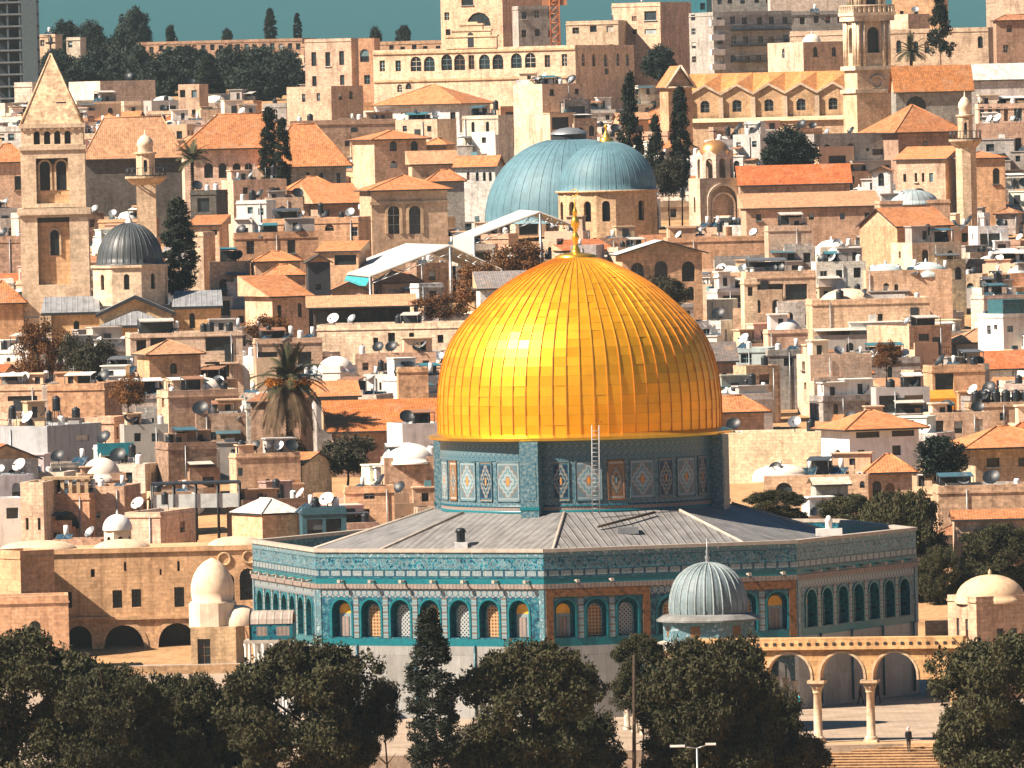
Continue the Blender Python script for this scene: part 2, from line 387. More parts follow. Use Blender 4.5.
    medallion('med_dark', [(0.0, (0.55, 0.26, 0.08)), (0.12, DEEP), (0.25, (0.26, 0.24, 0.2)), (0.34, BLUE), (0.45, (0.25, 0.21, 0.17)), (0.6, DEEP)], ((0.05, 0.12, 0.16), (0.36, 0.2, 0.1)))
    medallion('med_orange', [(0.0, WHITE), (0.1, BLUE), (0.2, (0.34, 0.16, 0.06)), (0.3, (0.3, 0.26, 0.2)), (0.44, BLUE), (0.5, (0.28, 0.14, 0.06))], ((0.42, 0.36, 0.3), (0.28, 0.13, 0.06)))
    g = N('marble_cladding'); br = g.n('TexBrick', {'Vector': g.uv(), 'Scale': 1.0, 'Brick Width': 1.3, 'Row Height': 2.4, 'Mortar Size': 0.03, 'Color1': (0.42, 0.385, 0.35, 1), 'Color2': (0.33, 0.295, 0.265, 1), 'Mortar': (0.3, 0.28, 0.26, 1)})
    c = g.mul(br.outputs[0], g.ramp(g.noise(g.scale(g.uv(), (1, 0.5, 1)), 1.5, 5, 0.7), [(0.3, 0.75), (0.65, 1.1)])); M['marble'] = g.done(g.mul(c, (.75, .82, .85)), 0.35, 0, 0.4)
    M['coping'] = mk_plain('coping_stone', (0.38, 0.33, 0.275), 0.8, 0, 0.2, 0.2)
tile_mats()
# gold plates
def mk_gold():
    g = N('gold_plate'); uv = g.uv()
    wn = g.n('TexWhiteNoise', {'Vector': g.n('VectorMath', {0: uv}, operation='FLOOR').outputs[0]}, noise_dimensions='2D').outputs[0]
    c = g.mix(wn, (0.95, 0.425, 0.012), (0.97, 0.455, 0.018))
    c = g.mul(c, g.ramp(g.noise(g.pos(), 0.5, 4, 0.6), [(0.3, 0.86), (0.7, 1.08)]))
    s = g.sep(g.n('VectorMath', {0: uv}, operation='FRACTION').outputs[0])
    e = g.math('MINIMUM', g.math('MINIMUM', s[1], g.math('SUBTRACT', 1.0, s[1])), 0.1)
    c = g.mul(c, g.ramp(e, [(0.0, 0.55), (0.025, 1.0)]))
    ro = g.math('ADD', 0.36, g.math('MULTIPLY', wn, 0.10))
    return g.done(c, ro, 0.58, 0.5)
M['gold'] = mk_gold()
M['gold_seam'] = mk_plain('gold_seam', (0.62, 0.26, 0.03), 0.45, 0.4, 0.5, 0.15)
M['gold_plain'] = mk_plain('gold_finial', (1.0, 0.55, 0.07), 0.3, 0.85, 0.5, 0.1)

def ring(mb, cx, z, w_, h, arch, th, y0, y1, mi, seg=10):
    """trim round an arched opening: w_/h are the opening's, th the trim's width; from y0 (front) to y1"""
    a = [(cx + p[0], z + p[1]) for p in arch_pts(w_, h, arch, seg)]; b = [(cx + p[0], z + p[1]) for p in arch_pts(w_ + 2 * th, h + th, arch, seg)]
    a = a[1:] + a[:1]; b = b[1:] + b[:1]
    for k in range(len(a) - 1):
        mb.face([(a[k][0], y0, a[k][1]), (b[k][0], y0, b[k][1]), (b[k + 1][0], y0, b[k + 1][1]), (a[k + 1][0], y0, a[k + 1][1])], mi)
        mb.face([(b[k][0], y0, b[k][1]), (b[k][0], y1, b[k][1]), (b[k + 1][0], y1, b[k + 1][1]), (b[k + 1][0], y0, b[k + 1][1])], mi)
        mb.face([(a[k + 1][0], y0, a[k + 1][1]), (a[k + 1][0], y1, a[k + 1][1]), (a[k][0], y1, a[k][1]), (a[k][0], y0, a[k][1])], mi)
def arch_panel(mb, w_, h, arch, y=0.0, mi=0, x=0.0, z=0.0, seg=10):
    mb.face([(x + p[0], y, z + p[1]) for p in arch_pts(w_, h, arch, seg)], mi)

shrine = thing('octagonal_shrine', 'octagonal blue tiled shrine crowned by the huge golden dome', 'shrine', AX)
SIDE = 2 * OCT_R * math.sin(math.radians(22.5)); APO = OCT_R * math.cos(math.radians(22.5))
WMATS = [M[k] for k in ('marble', 't_field', 't_script', 't_square', 't_turq', 't_cornice', 't_hex', 't_niche', 'coping', 't_pale', 't_brown', 't_pil')]
def bays(entrance):
    if not entrance: return [((k - 3) * 2.58, 1.7) for k in range(7)]
    return [(-8.35, 1.6), (-5.9, 1.6), (-3.45, 1.6), (0.0, 2.2), (3.45, 1.6), (5.9, 1.6), (8.35, 1.6)]
def shrine_wall(entrance):
    mb = MB(); H = SIDE / 2; o = (-H, 0); u = (1, 0)
    ops = [(H + x, 6.15, w_, 2.85, 1.1, 0.7) for x, w_ in bays(entrance)]
    mb.facade(o, u, SIDE, 0, 5.5, [], 0)
    mb.facade(o, u, SIDE, 5.5, 6.05, [], 4)
    mb.facade(o, u, SIDE, 6.05, 9.2, ops, 1, 7, 0.7, 10)
    mb.face([(-H + .5, .7, 6), (H - .5, .7, 6), (H - .5, .7, 9.15), (-H + .5, .7, 9.15)], 7)
    mb.facade(o, u, SIDE, 9.2, 9.85, [], 6)
    mb.facade(o, u, SIDE, 10.2, 10.72, [], 4); mb.facade(o, u, SIDE, 10.72, 11.3, [], 3)
    mb.facade(o, u, SIDE, 11.3, 12.22, [], 2); mb.facade(o, u, SIDE, 12.22, 12.6, [], 9)
    mb.box(-H - .05, H + .05, -.14, .3, 9.85, 10.2, 5)
    mb.box(-H - .06, H + .06, -.12, .55, 12.6, 12.86, 8)
    mb.facade((H, .5), (-1, 0), SIDE, 10.4, 12.6, [], 1)           # inner face of the parapet
    for z in (11.28, 10.7, 12.2): mb.box(-H, H, -.03, 0, z - .04, z + .04, 1, skip='r')
    for x, w_ in bays(entrance): ring(mb, x, 6.15, w_, 2.85, 1.1, .16, -.07, 0.0, 4)
    bx = [x for x, _ in bays(entrance)]
    for a, b in zip(bx, bx[1:]):
        c = (a + b) / 2
        if entrance and abs(b - a) > 3: continue
        mb.box(c - .22, c + .22, -.05, 0.0, 6.1, 9.18, 11, skip='r')
    for x in (-H, H): mb.box(x - .0 if x < 0 else x - .42, x + .42 if x < 0 else x, -.06, .0, 5.5, 9.8, 9, skip='r')
    if entrance:
        for s in (-1, 1):
            a, b = (s * 1.7, s * (H - .12)); a, b = min(a, b), max(a, b)
            mb.box(a, b, -.13, 0, 9.22, 9.84, 10, skip='r')
            mb.box(a, a + .55, -.13, 0, 5.6, 9.22, 10, skip='r'); mb.box(b - .55, b, -.13, 0, 5.6, 9.22, 10, skip='r')
    else:
        for x in bx[::2]: mb.tube((x + 1.29, -.1, 0.2), (x + 1.29, -.1, 5.6), .08, .08, 6, 1)
    return mb.mesh('tiled_wall', WMATS)
def lattice_mesh(nm, w_=1.0, h=2.35):
    mb = MB()
    if nm == 'white':
        mb.box(-w_ / 2 - .05, w_ / 2 + .05, -.06, 0, 0, 1.75, 0, skip='r'); arch_panel(mb, w_ + .1, .9, 1.1, -.05, 1, 0, 1.6)
        mb.box(-w_ / 2 + .2, w_ / 2 - .2, -.1, -.06, 0, 1.5, 2, skip='r')
        return mb.mesh('window', [M['lat_white'], M['t_yellow'], M['t_cornice']])
    arch_panel(mb, w_, h, 1.1, -.05, 0); ring(mb, 0, 0, w_, h, 1.1, .1, -.12, 0, 1)
    return mb.mesh('window', [M['lat_' + nm], M['t_pale']])
LM = {k: lattice_mesh(k) for k in ('white', 'gold', 'grey')}
W_PLAIN, W_DOOR = shrine_wall(False), shrine_wall(True)
sp = MB(); sp.tube((0, 0, 0), (0, -.75, -.05), .09, .07, 6); sp.box(-.12, .12, -.8, -.62, -.12, .12); SPOUT = sp.mesh('water_spout', [M['coping']])
for k in range(8):
    az = math.radians(OCT_A0 + 45 * k + 22.5); ent = k == 0
    wl = bpy.data.objects.new('tiled_wall', W_DOOR if ent else W_PLAIN); COL.objects.link(wl); wl.parent = shrine
    wl.location = (APO * math.sin(az), -APO * math.cos(az), 0); wl.rotation_euler = (0, 0, az)
    if 2 < k < 6: continue
    for j, (x, w_) in enumerate(bays(ent)):
        nm = ('white', 'gold', 'grey', 'gold', 'grey', 'gold', 'white')[j]
        o = bpy.data.objects.new('window', LM[nm]); COL.objects.link(o); o.parent = wl; o.location = (x, .66, 6.2)
    for j in range(7):
        if ent and j in (2, 3, 4) and j != 3: continue
        o = bpy.data.objects.new('water_spout', SPOUT); COL.objects.link(o); o.parent = wl; o.location = ((j - 3) * 2.7 + .6, -.02, 10.42)
# roof of lead sheets between parapet and drum
M['shrine_roof'] = mk_ribbed('roof_lead', (0.19, 0.187, 0.182), 0.62, 0.8, 0.6, 0.3)
mb = MB()
for k in range(8):
    a, b = math.radians(OCT_A0 + 45 * k), math.radians(OCT_A0 + 45 * k + 45)
    Ro, Ri = OCT_R - .55, 11.7
    q = lambda t, r, z: (r * math.sin(t), -r * math.cos(t), z)
    mb.face([q(a, Ro, 10.7), q(b, Ro, 10.7), q(b, Ri, 14.95), q(a, Ri, 14.95)], 0)
    mb.tube(q(a, Ro, 10.75), q(a, Ri, 15.0), .13, .13, 6, 1)
    mb.face([q(a, Ri, 14.95), q(b, Ri, 14.95), q(b, 10, 15.05), q(a, 10, 15.05)], 0)
mb.build('roof', [M['shrine_roof'], M['coping']], shrine)
# drum
DR = 10.92
mb = MB()
mb.lathe([(DR, 14.6), (DR, 14.85)], 128, mi=0); mb.lathe([(DR, 14.85), (DR + .06, 14.87), (DR + .06, 15.12), (DR, 15.14)], 128, mi=1)
mb.lathe([(DR, 15.14), (DR, 15.42)], 128, mi=0); mb.lathe([(DR + .05, 15.42), (DR + .05, 15.55), (DR, 15.55)], 128, mi=2)
mb.lathe([(DR, 15.55), (DR, 18.95)], 128, mi=4); mb.lathe([(DR + .04, 18.95), (DR + .04, 19.4)], 128, mi=3); mb.lathe([(DR, 19.4), (DR, 20.6)], 128, mi=4)
drum = mb.build('drum', [M['t_cornice'], M['t_turq'], M['t_field'], M['t_drum'], M['t_drum']], shrine)
def drum_panel(half, mat, rail):
    mb = MB(); n = 4; R = DR + .05
    for k in range(n):
        a, b = -half + 2 * half * k / n, -half + 2 * half * (k + 1) / n
        q = lambda t, z, rr=R: (rr * math.sin(t), -rr * math.cos(t), z)
        mb.face([q(a, 15.9), q(b, 15.9), q(b, 18.85), q(a, 18.85)], 0, False, [(k / n, 0), ((k + 1) / n, 0), ((k + 1) / n, 1), (k / n, 1)])
    for sgn in (-1, 1):
        t = sgn * half; q = lambda t, z, rr: (rr * math.sin(t), -rr * math.cos(t), z)
        mb.tube(q(t, 15.9, R), q(t, 18.85, R), .06, .06, 4, 1, False)
    mb.tube(q(-half, 18.88, R), q(half, 18.88, R), .06, .06, 4, 1, False); mb.tube(q(-half, 15.87, R), q(half, 15.87, R), .06, .06, 4, 1, False)
    return mb.mesh('tile_panel', [M[mat], M[rail]])
PM = {'L': drum_panel(math.radians(5.3), 'med_pale', 't_drum'), 'D': drum_panel(math.radians(3.3), 'med_dark', 't_drum'), 'O': drum_panel(math.radians(3.3), 'med_orange', 't_brown')}
for qd in range(4):
    for j, kk in enumerate('ODLOLDL' if qd == 3 else 'DLOLDLD'):
        az = math.radians(-20 + 90 * qd + 5.6 + 11.2 * (j + .5) + .2)
        if math.cos(az) < -.3: continue
        o = bpy.data.objects.new('tile_panel', PM[kk]); COL.objects.link(o); o.parent = drum; o.rotation_euler = (0, 0, az)
    az = math.radians(-20 + 90 * qd)
    b = MB(); b.box(-.75, .75, -1.0, .3, 14.4, 20.45, 0); b.box(-.8, .8, -1.05, -.95, 15.2, 15.45, 1); b.box(-.55, .55, -1.03, -1.0, 15.9, 18.85, 2)
    o = b.build('buttress', [M['t_drum'], M['t_turq'], M['t_drum']], drum, (DR * math.sin(az), -DR * math.cos(az), 0), az)
# dome of gold plates
PROF = [(11.02, 20.95), (11.05, 22.2), (11.03, 23.3), (10.86, 25.05), (10.5, 26.6), (10.02, 27.8), (9.3, 28.9), (8.62, 29.7), (7.72, 30.6), (6.3, 31.85), (4.8, 32.85), (3.35, 33.6), (1.95, 34.2), (1.5, 34.36)]
def resample(pr, n):
    L = [0.0]
    for a, b in zip(pr, pr[1:]): L.append(L[-1] + math.hypot(b[0] - a[0], b[1] - a[1]))
    out = []
    for k in range(n + 1):
        t = L[-1] * k / n; i = max(0, min(len(L) - 2, next((j - 1 for j in range(1, len(L)) if L[j] >= t - 1e-9), len(L) - 2)))
        f = (t - L[i]) / (L[i + 1] - L[i])
        p0, p1, p2, p3 = pr[max(i - 1, 0)], pr[i], pr[i + 1], pr[min(i + 2, len(pr) - 1)]
        cr = lambda a, b, c, d: .5 * ((2 * b) + (-a + c) * f + (2 * a - 5 * b + 4 * c - d) * f * f + (-a + 3 * b - 3 * c + d) * f ** 3)
        out.append((cr(p0[0], p1[0], p2[0], p3[0]), cr(p0[1], p1[1], p2[1], p3[1])))
    return out
rows = resample(PROF, 24); NS = 64; rg = random.Random(5)
mb = MB()
for k in range(NS):
    a, b = 2 * math.pi * k / NS, 2 * math.pi * (k + 1) / NS
    for j in range(len(rows) - 1):
        t1, t2, t3 = rg.gauss(0, .006), rg.gauss(0, .009), rg.gauss(0, .008)
        def q(t, r, z, su, sv): d_ = t1 + su * t2 + sv * t3; return ((r + d_) * math.cos(t), (r + d_) * math.sin(t), z + d_ * .4)
        (r0, z0), (r1, z1) = rows[j], rows[j + 1]
        mb.face([q(a, r0, z0, -1, -1), q(b, r0, z0, 1, -1), q(b, r1, z1, 1, 1), q(a, r1, z1, -1, 1)], 0, False, [(k, j), (k + .999, j), (k + .999, j + .999), (k, j + .999)])
    for (r0, z0), (r1, z1) in zip(rows, rows[1:]):                 # standing seam
        h = .06; d_ = .036
        f0 = lambda r, z, s_, e: ((r + e) * math.cos(a) - s_ * math.sin(a), (r + e) * math.sin(a) + s_ * math.cos(a), z + e * .5)
        mb.face([f0(r0, z0, -d_, h), f0(r0, z0, d_, h), f0(r1, z1, d_, h), f0(r1, z1, -d_, h)], 1)
        mb.face([f0(r0, z0, -d_, -.05), f0(r0, z0, -d_, h), f0(r1, z1, -d_, h), f0(r1, z1, -d_, -.05)], 1)
        mb.face([f0(r0, z0, d_, h), f0(r0, z0, d_, -.05), f0(r1, z1, d_, -.05), f0(r1, z1, d_, h)], 1)
gd = mb.build('golden_dome', [M['gold'], M['gold_seam']], shrine)
mb = MB(); mb.lathe([(10.8, 20.42), (11.75, 20.5), (11.85, 20.72), (11.3, 20.9), (11.0, 20.98)], 112, smooth=False)
mb.build('eave', [M['gold_plain']], gd)
mb = MB(); mb.box(1.0, 1.5, -10.98, -10.9, 21.9, 22.0); mb.build('hatch', [M['gold_seam']], gd, rz=math.radians(0))
mb = MB(); mb.lathe([(1.62, 34.25), (1.62, 34.5), (1.2, 34.62), (.32, 34.75), (.34, 34.95), (.2, 35.2), (.15, 35.5), (.28, 35.75), (.3, 35.95), (.17, 36.2), (.13, 36.5), (.31, 36.8), (.36, 37.05), (.26, 37.35), (.13, 37.6), (.2, 37.8), (.16, 38.0), (.07, 38.25), (.03, 38.9), (0, 38.95)], 20)
mb.build('finial', [M['gold_plain']], gd)
mb = MB()
for k in range(18):
    t0, t1 = math.radians(-60 + 300 * k / 18 - 60), math.radians(-60 + 300 * (k + 1) / 18 - 60)
    mb.tube((.26 * math.cos(t0), 0, 39.4 + .26 * math.sin(t0)), (.26 * math.cos(t1), 0, 39.4 + .26 * math.sin(t1)), .035, .035, 5)
mb.build('crescent', [M['gold_plain']], gd)
# ladder, roof vents
M['ladder'] = mk_plain('pale_metal', (0.42, 0.43, 0.43), 0.5)
def ladder_mesh(L, w_=.55):
    mb = MB(); mb.tube((-w_ / 2, 0, 0), (-w_ / 2, 0, L), .035, .035, 5); mb.tube((w_ / 2, 0, 0), (w_ / 2, 0, L), .035, .035, 5)
    for k in range(int(L / .33)): mb.tube((-w_ / 2, 0, .2 + .33 * k), (w_ / 2, 0, .2 + .33 * k), .022, .022, 5)
    return mb
az = math.radians(4.6)
lo = ladder_mesh(6.9).build('ladder', [M['ladder']], None, (AX.x + 12.3 * math.sin(az), AX.y - 12.3 * math.cos(az), 14.75), az)
lo.rotation_euler = (math.radians(-3), math.radians(1.2), az)
tag(lo, 'tall thin grey ladder leaning against the drum under the golden dome', 'ladder')
def roofpt(px, py):
    for d in [x * .25 + 722 for x in range(0, 100)]:
        p = P(px, py, d); r = math.hypot(p.x - AX.x, p.y - AX.y)
        if p.z < 10.7 + (24.3 - min(r, 24.3)) / (24.3 - 11.2) * 4.25: return p
    return P(px, py, 735)
p = roofpt(461, 546); mb = MB(); mb.box(-.5, .5, -.4, .4, -.2, .3, 0); mb.lathe([(.33, .3), (.33, 1.0), (.45, 1.05), (.3, 1.35), (0, 1.4)], 12, mi=1)
tag(mb.build('roof_ventilator', [M['white'], M['black']], None, p), 'black roof ventilator on a white box at the parapet of the shrine', 'ventilator')
p = roofpt(829, 533); mb = MB(); mb.box(-1, 1, -.4, .4, -.2, .35, 0); mb.lathe([(.25, .35), (.28, .9), (.3, .95), (.15, 1.3), (0, 1.35)], 12, mi=0)
tag(mb.build('roof_ventilator', [M['white']], None, p), 'small white domed ventilator on the shrine roof in the shadow', 'ventilator')
p = roofpt(628, 531); mb = MB(); mb.box(-.8, .8, -.5, .5, -.2, .3, 0)
tag(mb.build('roof_hatch', [M['metal']], None, p), 'grey metal hatch on the ribbed lead roof below the drum', 'hatch')
p0, p1, p2 = roofpt(598, 530), roofpt(625, 523), roofpt(655, 515.5); mb = MB(); up = Vector((0, 0, .25))
mb.tube(p0 + up, p1 + up, .1); mb.tube(p1 + up, p2 + up, .1)
tag(mb.build('roof_pipe', [M['trunk']], None), 'dark bent pipe lying on the lead roof of the shrine', 'pipe')
# ================================================================ house library
_WC = {}
def window_mesh(w_, h, arch, style):
    """dark pane set back in the wall with its frame; the frame takes the object's colour"""
    w_, h = round(w_, 1), round(h, 1)
    key = (w_, h, bool(arch), style)
    if key in _WC: return _WC[key]
    mb = MB()
    arch_panel(mb, w_ + .02, h + .02, arch, .0, 0, 0, -.01, 6)
    t = .07
    if style in ('bars', 'cross', 'french'):
        mb.box(-w_ / 2, -w_ / 2 + t, -.05, 0, 0, h * (.72 if arch else 1), 1, skip='r'); mb.box(w_ / 2 - t, w_ / 2, -.05, 0, 0, h * (.72 if arch else 1), 1, skip='r')
        mb.box(-t / 2, t / 2, -.06, 0, 0, h, 1, skip='r')
        for f in ((.5,) if style == 'cross' else (.33, .66)): mb.box(-w_ / 2, w_ / 2, -.055, 0, h * f - t / 2, h * f + t / 2, 1, skip='r')
    if style == 'half': mb.box(-w_ / 2, w_ / 2, -.08, 0, h * .45, h, 1, skip='r')
    if style == 'shut':
        mb.box(-w_ / 2, w_ / 2, -.08, -.01, 0, h * (.75 if arch else 1), 1, skip='r'); mb.box(-.02, .02, -.085, -.08, 0, h * .75, 0, skip='r')
    if style == 'sill': mb.box(-w_ / 2 - .12, w_ / 2 + .12, -.42, -.2, -.14, -.02, 1)
    _WC[key] = mb.mesh('window', [M['glass'], M['frame']])
    return _WC[key]
FRAMES = [(.55, .5, .42), (.12, .2, .22), (.2, .12, .07), (.35, .4, .4), (.08, .09, .1)]
class Hs: pass
FOOT = []          # footprints already taken: (x0, x1, y0, y1)
PROT = []          # picture areas that nothing nearer may cover: (x0, x1, y0, y1, d)
HOUSES = []
def add_windows(root, ops, o, u, depth, rg, style=None, fcol=None):
    u = Vector((u[0], u[1], 0)).normalized(); n = Vector((u.y, -u.x, 0)); rz = math.atan2(u.y, u.x)
    for p in ops:
        if p[2] < .25: continue
        st = style or rg.choice(['cross', 'half', 'plain', 'plain', 'plain', 'shut', 'sill'])
        ob = bpy.data.objects.new('window', window_mesh(p[2], p[3], p[4] if len(p) > 4 else False, st)); COL.objects.link(ob); ob.parent = root
        q = Vector((o[0], o[1], 0)) + u * p[0] - n * ((p[5] if len(p) > 5 else depth) - .01)
        ob.location = (q.x, q.y, p[1]); ob.rotation_euler = (0, 0, rz); ob.color = (*(fcol or rg.choice(FRAMES)), 1)
def rows_to_ops(spec, W, H, rg, top=.9):
    """'a3/r2' -> rows of arched / square openings from the roof down, '-' an empty row"""
    ops = []
    for i, row in enumerate((spec or '').split('/')):
        if not row or row[0] == '-': continue
        n = int(row[1:]); kind = row[0]
        w_, h = {'a': (.8, 1.5), 'r': (.85, 1.15), 's': (.65, .8), 'n': (.5, 1.6), 'A': (1.5, 2.3), 'D': (2.6, 1.7), 'P': (1.1, 1.0)}[kind]
        pitch = W / n; w_ = min(w_, pitch * .7)
        for k in range(n):
            x = (k + .5) * pitch + rg.uniform(-.12, .12) * pitch
            z = H - top - 3.1 * i - h + rg.uniform(-.15, .15)
            if z < .2 or x - w_ / 2 < .25 or x + w_ / 2 > W - .25: continue
            ops.append((x, z, w_, h, kind in 'anA'))
    return ops
def house(xa, xm, xb, yt, yb, stone='tan', roof='flat', front='', side='', rise=None, psi=None, d=None, mat='stone', name='stone_house', label=None, cat='house', group=None,
          wins=None, swins=None, tile='orange', deep=None, over=.35, style=None, seed=0, prot=True, cornice=False, wstyle=None, top=.9):
    """A building seen from the picture's columns xa..xb with its nearest corner at xm, wall top at row yt. wins/swins: openings (column, row of sill, w px, h px, arched)."""
    rg = random.Random(seed or int(xa * 7 + xb * 13 + yt * 29)); h = Hs()
    d = d or D(yb + 18)
    px = d / FPX
    C = P(xm, yt, d); gz = ground_z(d) - 1.2
    if xm - xa < 1 and psi is None and d > 842: xm, psi = xb, 10; C = P(xm, yt, d)
    left, right = xm - xa, xb - xm
    front_is_right = right >= left
    wide, narrow = (right, left) if front_is_right else (left, right)
    ang = abs(math.radians(psi if psi is not None else 8))
    if narrow < 1:
        ang = math.radians(abs(psi or 0)); Dp = deep or min(8, max(4, wide * px * .8))
    else:
        Dp = narrow * px / math.sin(ang)
        lim = deep or 10
        if Dp > lim: ang = math.asin(min(.92, narrow * px / lim)); Dp = lim
        if Dp < 3.5: Dp = 3.5; ang = math.asin(min(.9, narrow * px / 3.5))
    W = wide * px / math.cos(ang)
    rz = ang if front_is_right else -ang
    H = C.z - gz
    off = Vector((-W / 2 if front_is_right else W / 2, 0, 0)); off.rotate(Matrix.Rotation(rz, 3, 'Z'))
    loc = Vector((C.x, C.y, gz)) - off
    root = thing(name, label, cat, loc, rz, group)
    h.root, h.W, h.D, h.H, h.d, h.rz, h.px = root, W, Dp, H, d, rz, (xa, xm, xb, yt, yb); h.stone, h.roof, h.tile = stone, roof, tile
    col = STONE[stone] if isinstance(stone, str) else stone
    v = rg.uniform(.8, 1.16); col = tuple(min(.8, c * v * rg.uniform(.97, 1.03)) for c in col)
    def conv(ws, face):
        out = []
        for q in ws or []:
            cx, cy, wp, hp = q[:4]; ar = q[4] if len(q) > 4 else False
            z = P(cx, cy, d).z - gz
            if face == 'f': x = (cx - (xm if front_is_right else xa)) * px / math.cos(ang)
            else: x = ((cx - xa) if front_is_right else (cx - xm)) * px / max(.2, math.sin(ang))
            wm = wp * px / (math.cos(ang) if face == 'f' else max(.3, math.sin(ang)))
            out.append((x, z, wm, hp * px, ar))
        return out
    Wf = W; fo = conv(wins, 'f') + rows_to_ops(front, W, H, rg, top); so_ = conv(swins, 's') + rows_to_ops(side, Dp, H, rg, top)
    fo = [q for q in fo if q[0] - q[2] / 2 > .05 and q[0] + q[2] / 2 < W - .05 and q[1] > .05 and q[1] + q[3] < H - .05]
    so_ = [q for q in so_ if q[0] - q[2] / 2 > .05 and q[0] + q[2] / 2 < Dp - .05 and q[1] > .05 and q[1] + q[3] < H - .05]
    mb = MB(); dep = .24
    mb.facade((-W / 2, 0), (1, 0), W, 0, H, fo, 0, 0, dep, 6)
    LS = ((-W / 2, Dp), (0, -1)); RS = ((W / 2, 0), (0, 1))
    vis, hid = (LS, RS) if front_is_right else (RS, LS)
    mb.facade(vis[0], vis[1], Dp, 0, H, so_, 0, 0, dep, 6); mb.facade(hid[0], hid[1], Dp, 0, H, [], 0)
    mb.facade((W / 2, Dp), (-1, 0), W, 0, H, [], 0)
    t = .3
    if roof == 'flat':
        ph = rg.uniform(.35, .75); h.roofz = H - ph
        for a, b in (((-W / 2, 0), (W / 2, 0)), ((W / 2, 0), (W / 2, Dp)), ((W / 2, Dp), (-W / 2, Dp)), ((-W / 2, Dp), (-W / 2, 0))):
            ix = lambda q: (q[0] - math.copysign(t, q[0]), q[1] + (t if q[1] == 0 else -t))
            c, e = ix(a), ix(b)
            mb.face([(*a, H), (*b, H), (*e, H), (*c, H)], 0); mb.face([(*e, H - ph), (*c, H - ph), (*c, H), (*e, H)], 0)
        # thin coping standing proud of the wall
        if rg.random() < .6 or cornice:
            z0, z1, e = H - ph - .05, H - ph + .1, .09
            for bx in ((-W / 2 - e, W / 2 + e, -e, -.002), ): mb.box(bx[0], bx[1], bx[2], bx[3], z0, z1, 0)
            if front_is_right: mb.box(-W / 2 - e, -W / 2 - .002, -e + .09, Dp, z0, z1, 0)
            else: mb.box(W / 2 + .002, W / 2 + e, -e + .09, Dp, z0, z1, 0)
    wall = mb.build('wall', [M[mat]], root, color=col); h.wall = wall
    if roof == 'flat':
        r = MB(); r.face([(-W / 2 + t, t, H - ph), (W / 2 - t, t, H - ph), (W / 2 - t, Dp - t, H - ph), (-W / 2 + t, Dp - t, H - ph)])
        fc = rg.choice([(.50, .42, .34), (.42, .36, .30), (.66, .62, .56), (.36, .35, .34), (.42, .46, .46), (.6, .5, .38)])
        r.build('roof', [M['flat']], root, color=fc)
    else:
        rm = (rise * px) if rise else W * .2
        tc = TILE[tile] if isinstance(tile, str) else tile
        v = rg.uniform(.85, 1.15); tc = tuple(c * v for c in tc)
        r = MB(); e = over; x0, x1, y0, y1 = -W / 2 - e, W / 2 + e, -e, Dp + e; zb = H - .06; zr = H + rm; th = .16; h.roofz = H + rm * .4
        if roof == 'hip':
            if W >= Dp: a, b = (x0 + (y1 - y0) / 2, Dp / 2, zr), (x1 - (y1 - y0) / 2, Dp / 2, zr)
            else: a, b = (0, y0 + (x1 - x0) / 2, zr), (0, y1 - (x1 - x0) / 2, zr)
            c = [(x0, y0, zb), (x1, y0, zb), (x1, y1, zb), (x0, y1, zb)]
            if W >= Dp: fs = [(c[0], c[1], b, a), (c[1], c[2], b), (c[2], c[3], a, b), (c[3], c[0], a)]
            else: fs = [(c[0], c[1], a), (c[1], c[2], b, a), (c[2], c[3], b), (c[3], c[0], a, b)]
            for f in fs: r.face(f, 0)
            r.tube(a, b, .1, .1, 5, 0)
            for q in ((c[0], a), (c[1], b if W >= Dp else a)): r.tube(q[0], q[1], .09, .09, 5, 0)
            r.box(x0 + .02, x1 - .02, y0 + .02, y1 - .02, zb - th, zb - .003, 1, skip='t')
        elif roof == 'gx':          # ridge along the front
            yr = Dp / 2
            r.face([(x0, y0, zb), (x1, y0, zb), (x1, yr, zr), (x0, yr, zr)], 0); r.face([(x1, y1, zb), (x0, y1, zb), (x0, yr, zr), (x1, yr, zr)], 0)
            r.face([(x0, y0, zb - th), (x0, yr, zr - th), (x1, yr, zr - th), (x1, y0, zb - th)], 1)
            r.face([(x0, y0, zb - th), (x1, y0, zb - th), (x1, y0, zb), (x0, y0, zb)], 1)
            for x, s_ in ((x0, 1), (x1, -1)):
                q = [(x, y0, zb), (x, yr, zr), (x, y1, zb), (x, y1, zb - th), (x, yr, zr - th), (x, y0, zb - th)]
                r.face(q if s_ < 0 else q[::-1], 1)
            for x, s_ in ((-W / 2, 1), (W / 2, -1)):
                q = [(x, 0, H - .02), (x, Dp, H - .02), (x, yr, zr - th)]; r.face(q if s_ < 0 else q[::-1], 2)
        elif roof == 'gy':          # gable to the front
            r.face([(x0, y0, zb), (0, y0, zr), (0, y1, zr), (x0, y1, zb)][::-1], 0); r.face([(x1, y0, zb), (x1, y1, zb), (0, y1, zr), (0, y0, zr)], 0)
            q = [(x0, y0, zb), (0, y0, zr), (x1, y0, zb), (x1, y0, zb - th), (0, y0, zr - th), (x0, y0, zb - th)]; r.face(q[::-1], 1)
            r.face([(x0, y0, zb - th), (x0, y1, zb - th), (x0, y1, zb), (x0, y0, zb)][::-1], 1)
            r.face([(-W / 2, -.002, H - .02), (W / 2, -.002, H - .02), (0, -.002, zr - th)], 2); r.face([(W / 2, Dp, H - .02), (-W / 2, Dp, H - .02), (0, Dp, zr - th)], 2)
        elif roof == 'shed':
            r.face([(x0, y0, zb), (x1, y0, zb), (x1, y1, zr), (x0, y1, zr)], 0); r.box(x0, x1, y0, y0 + .05, zb - th, zb - .002, 1)
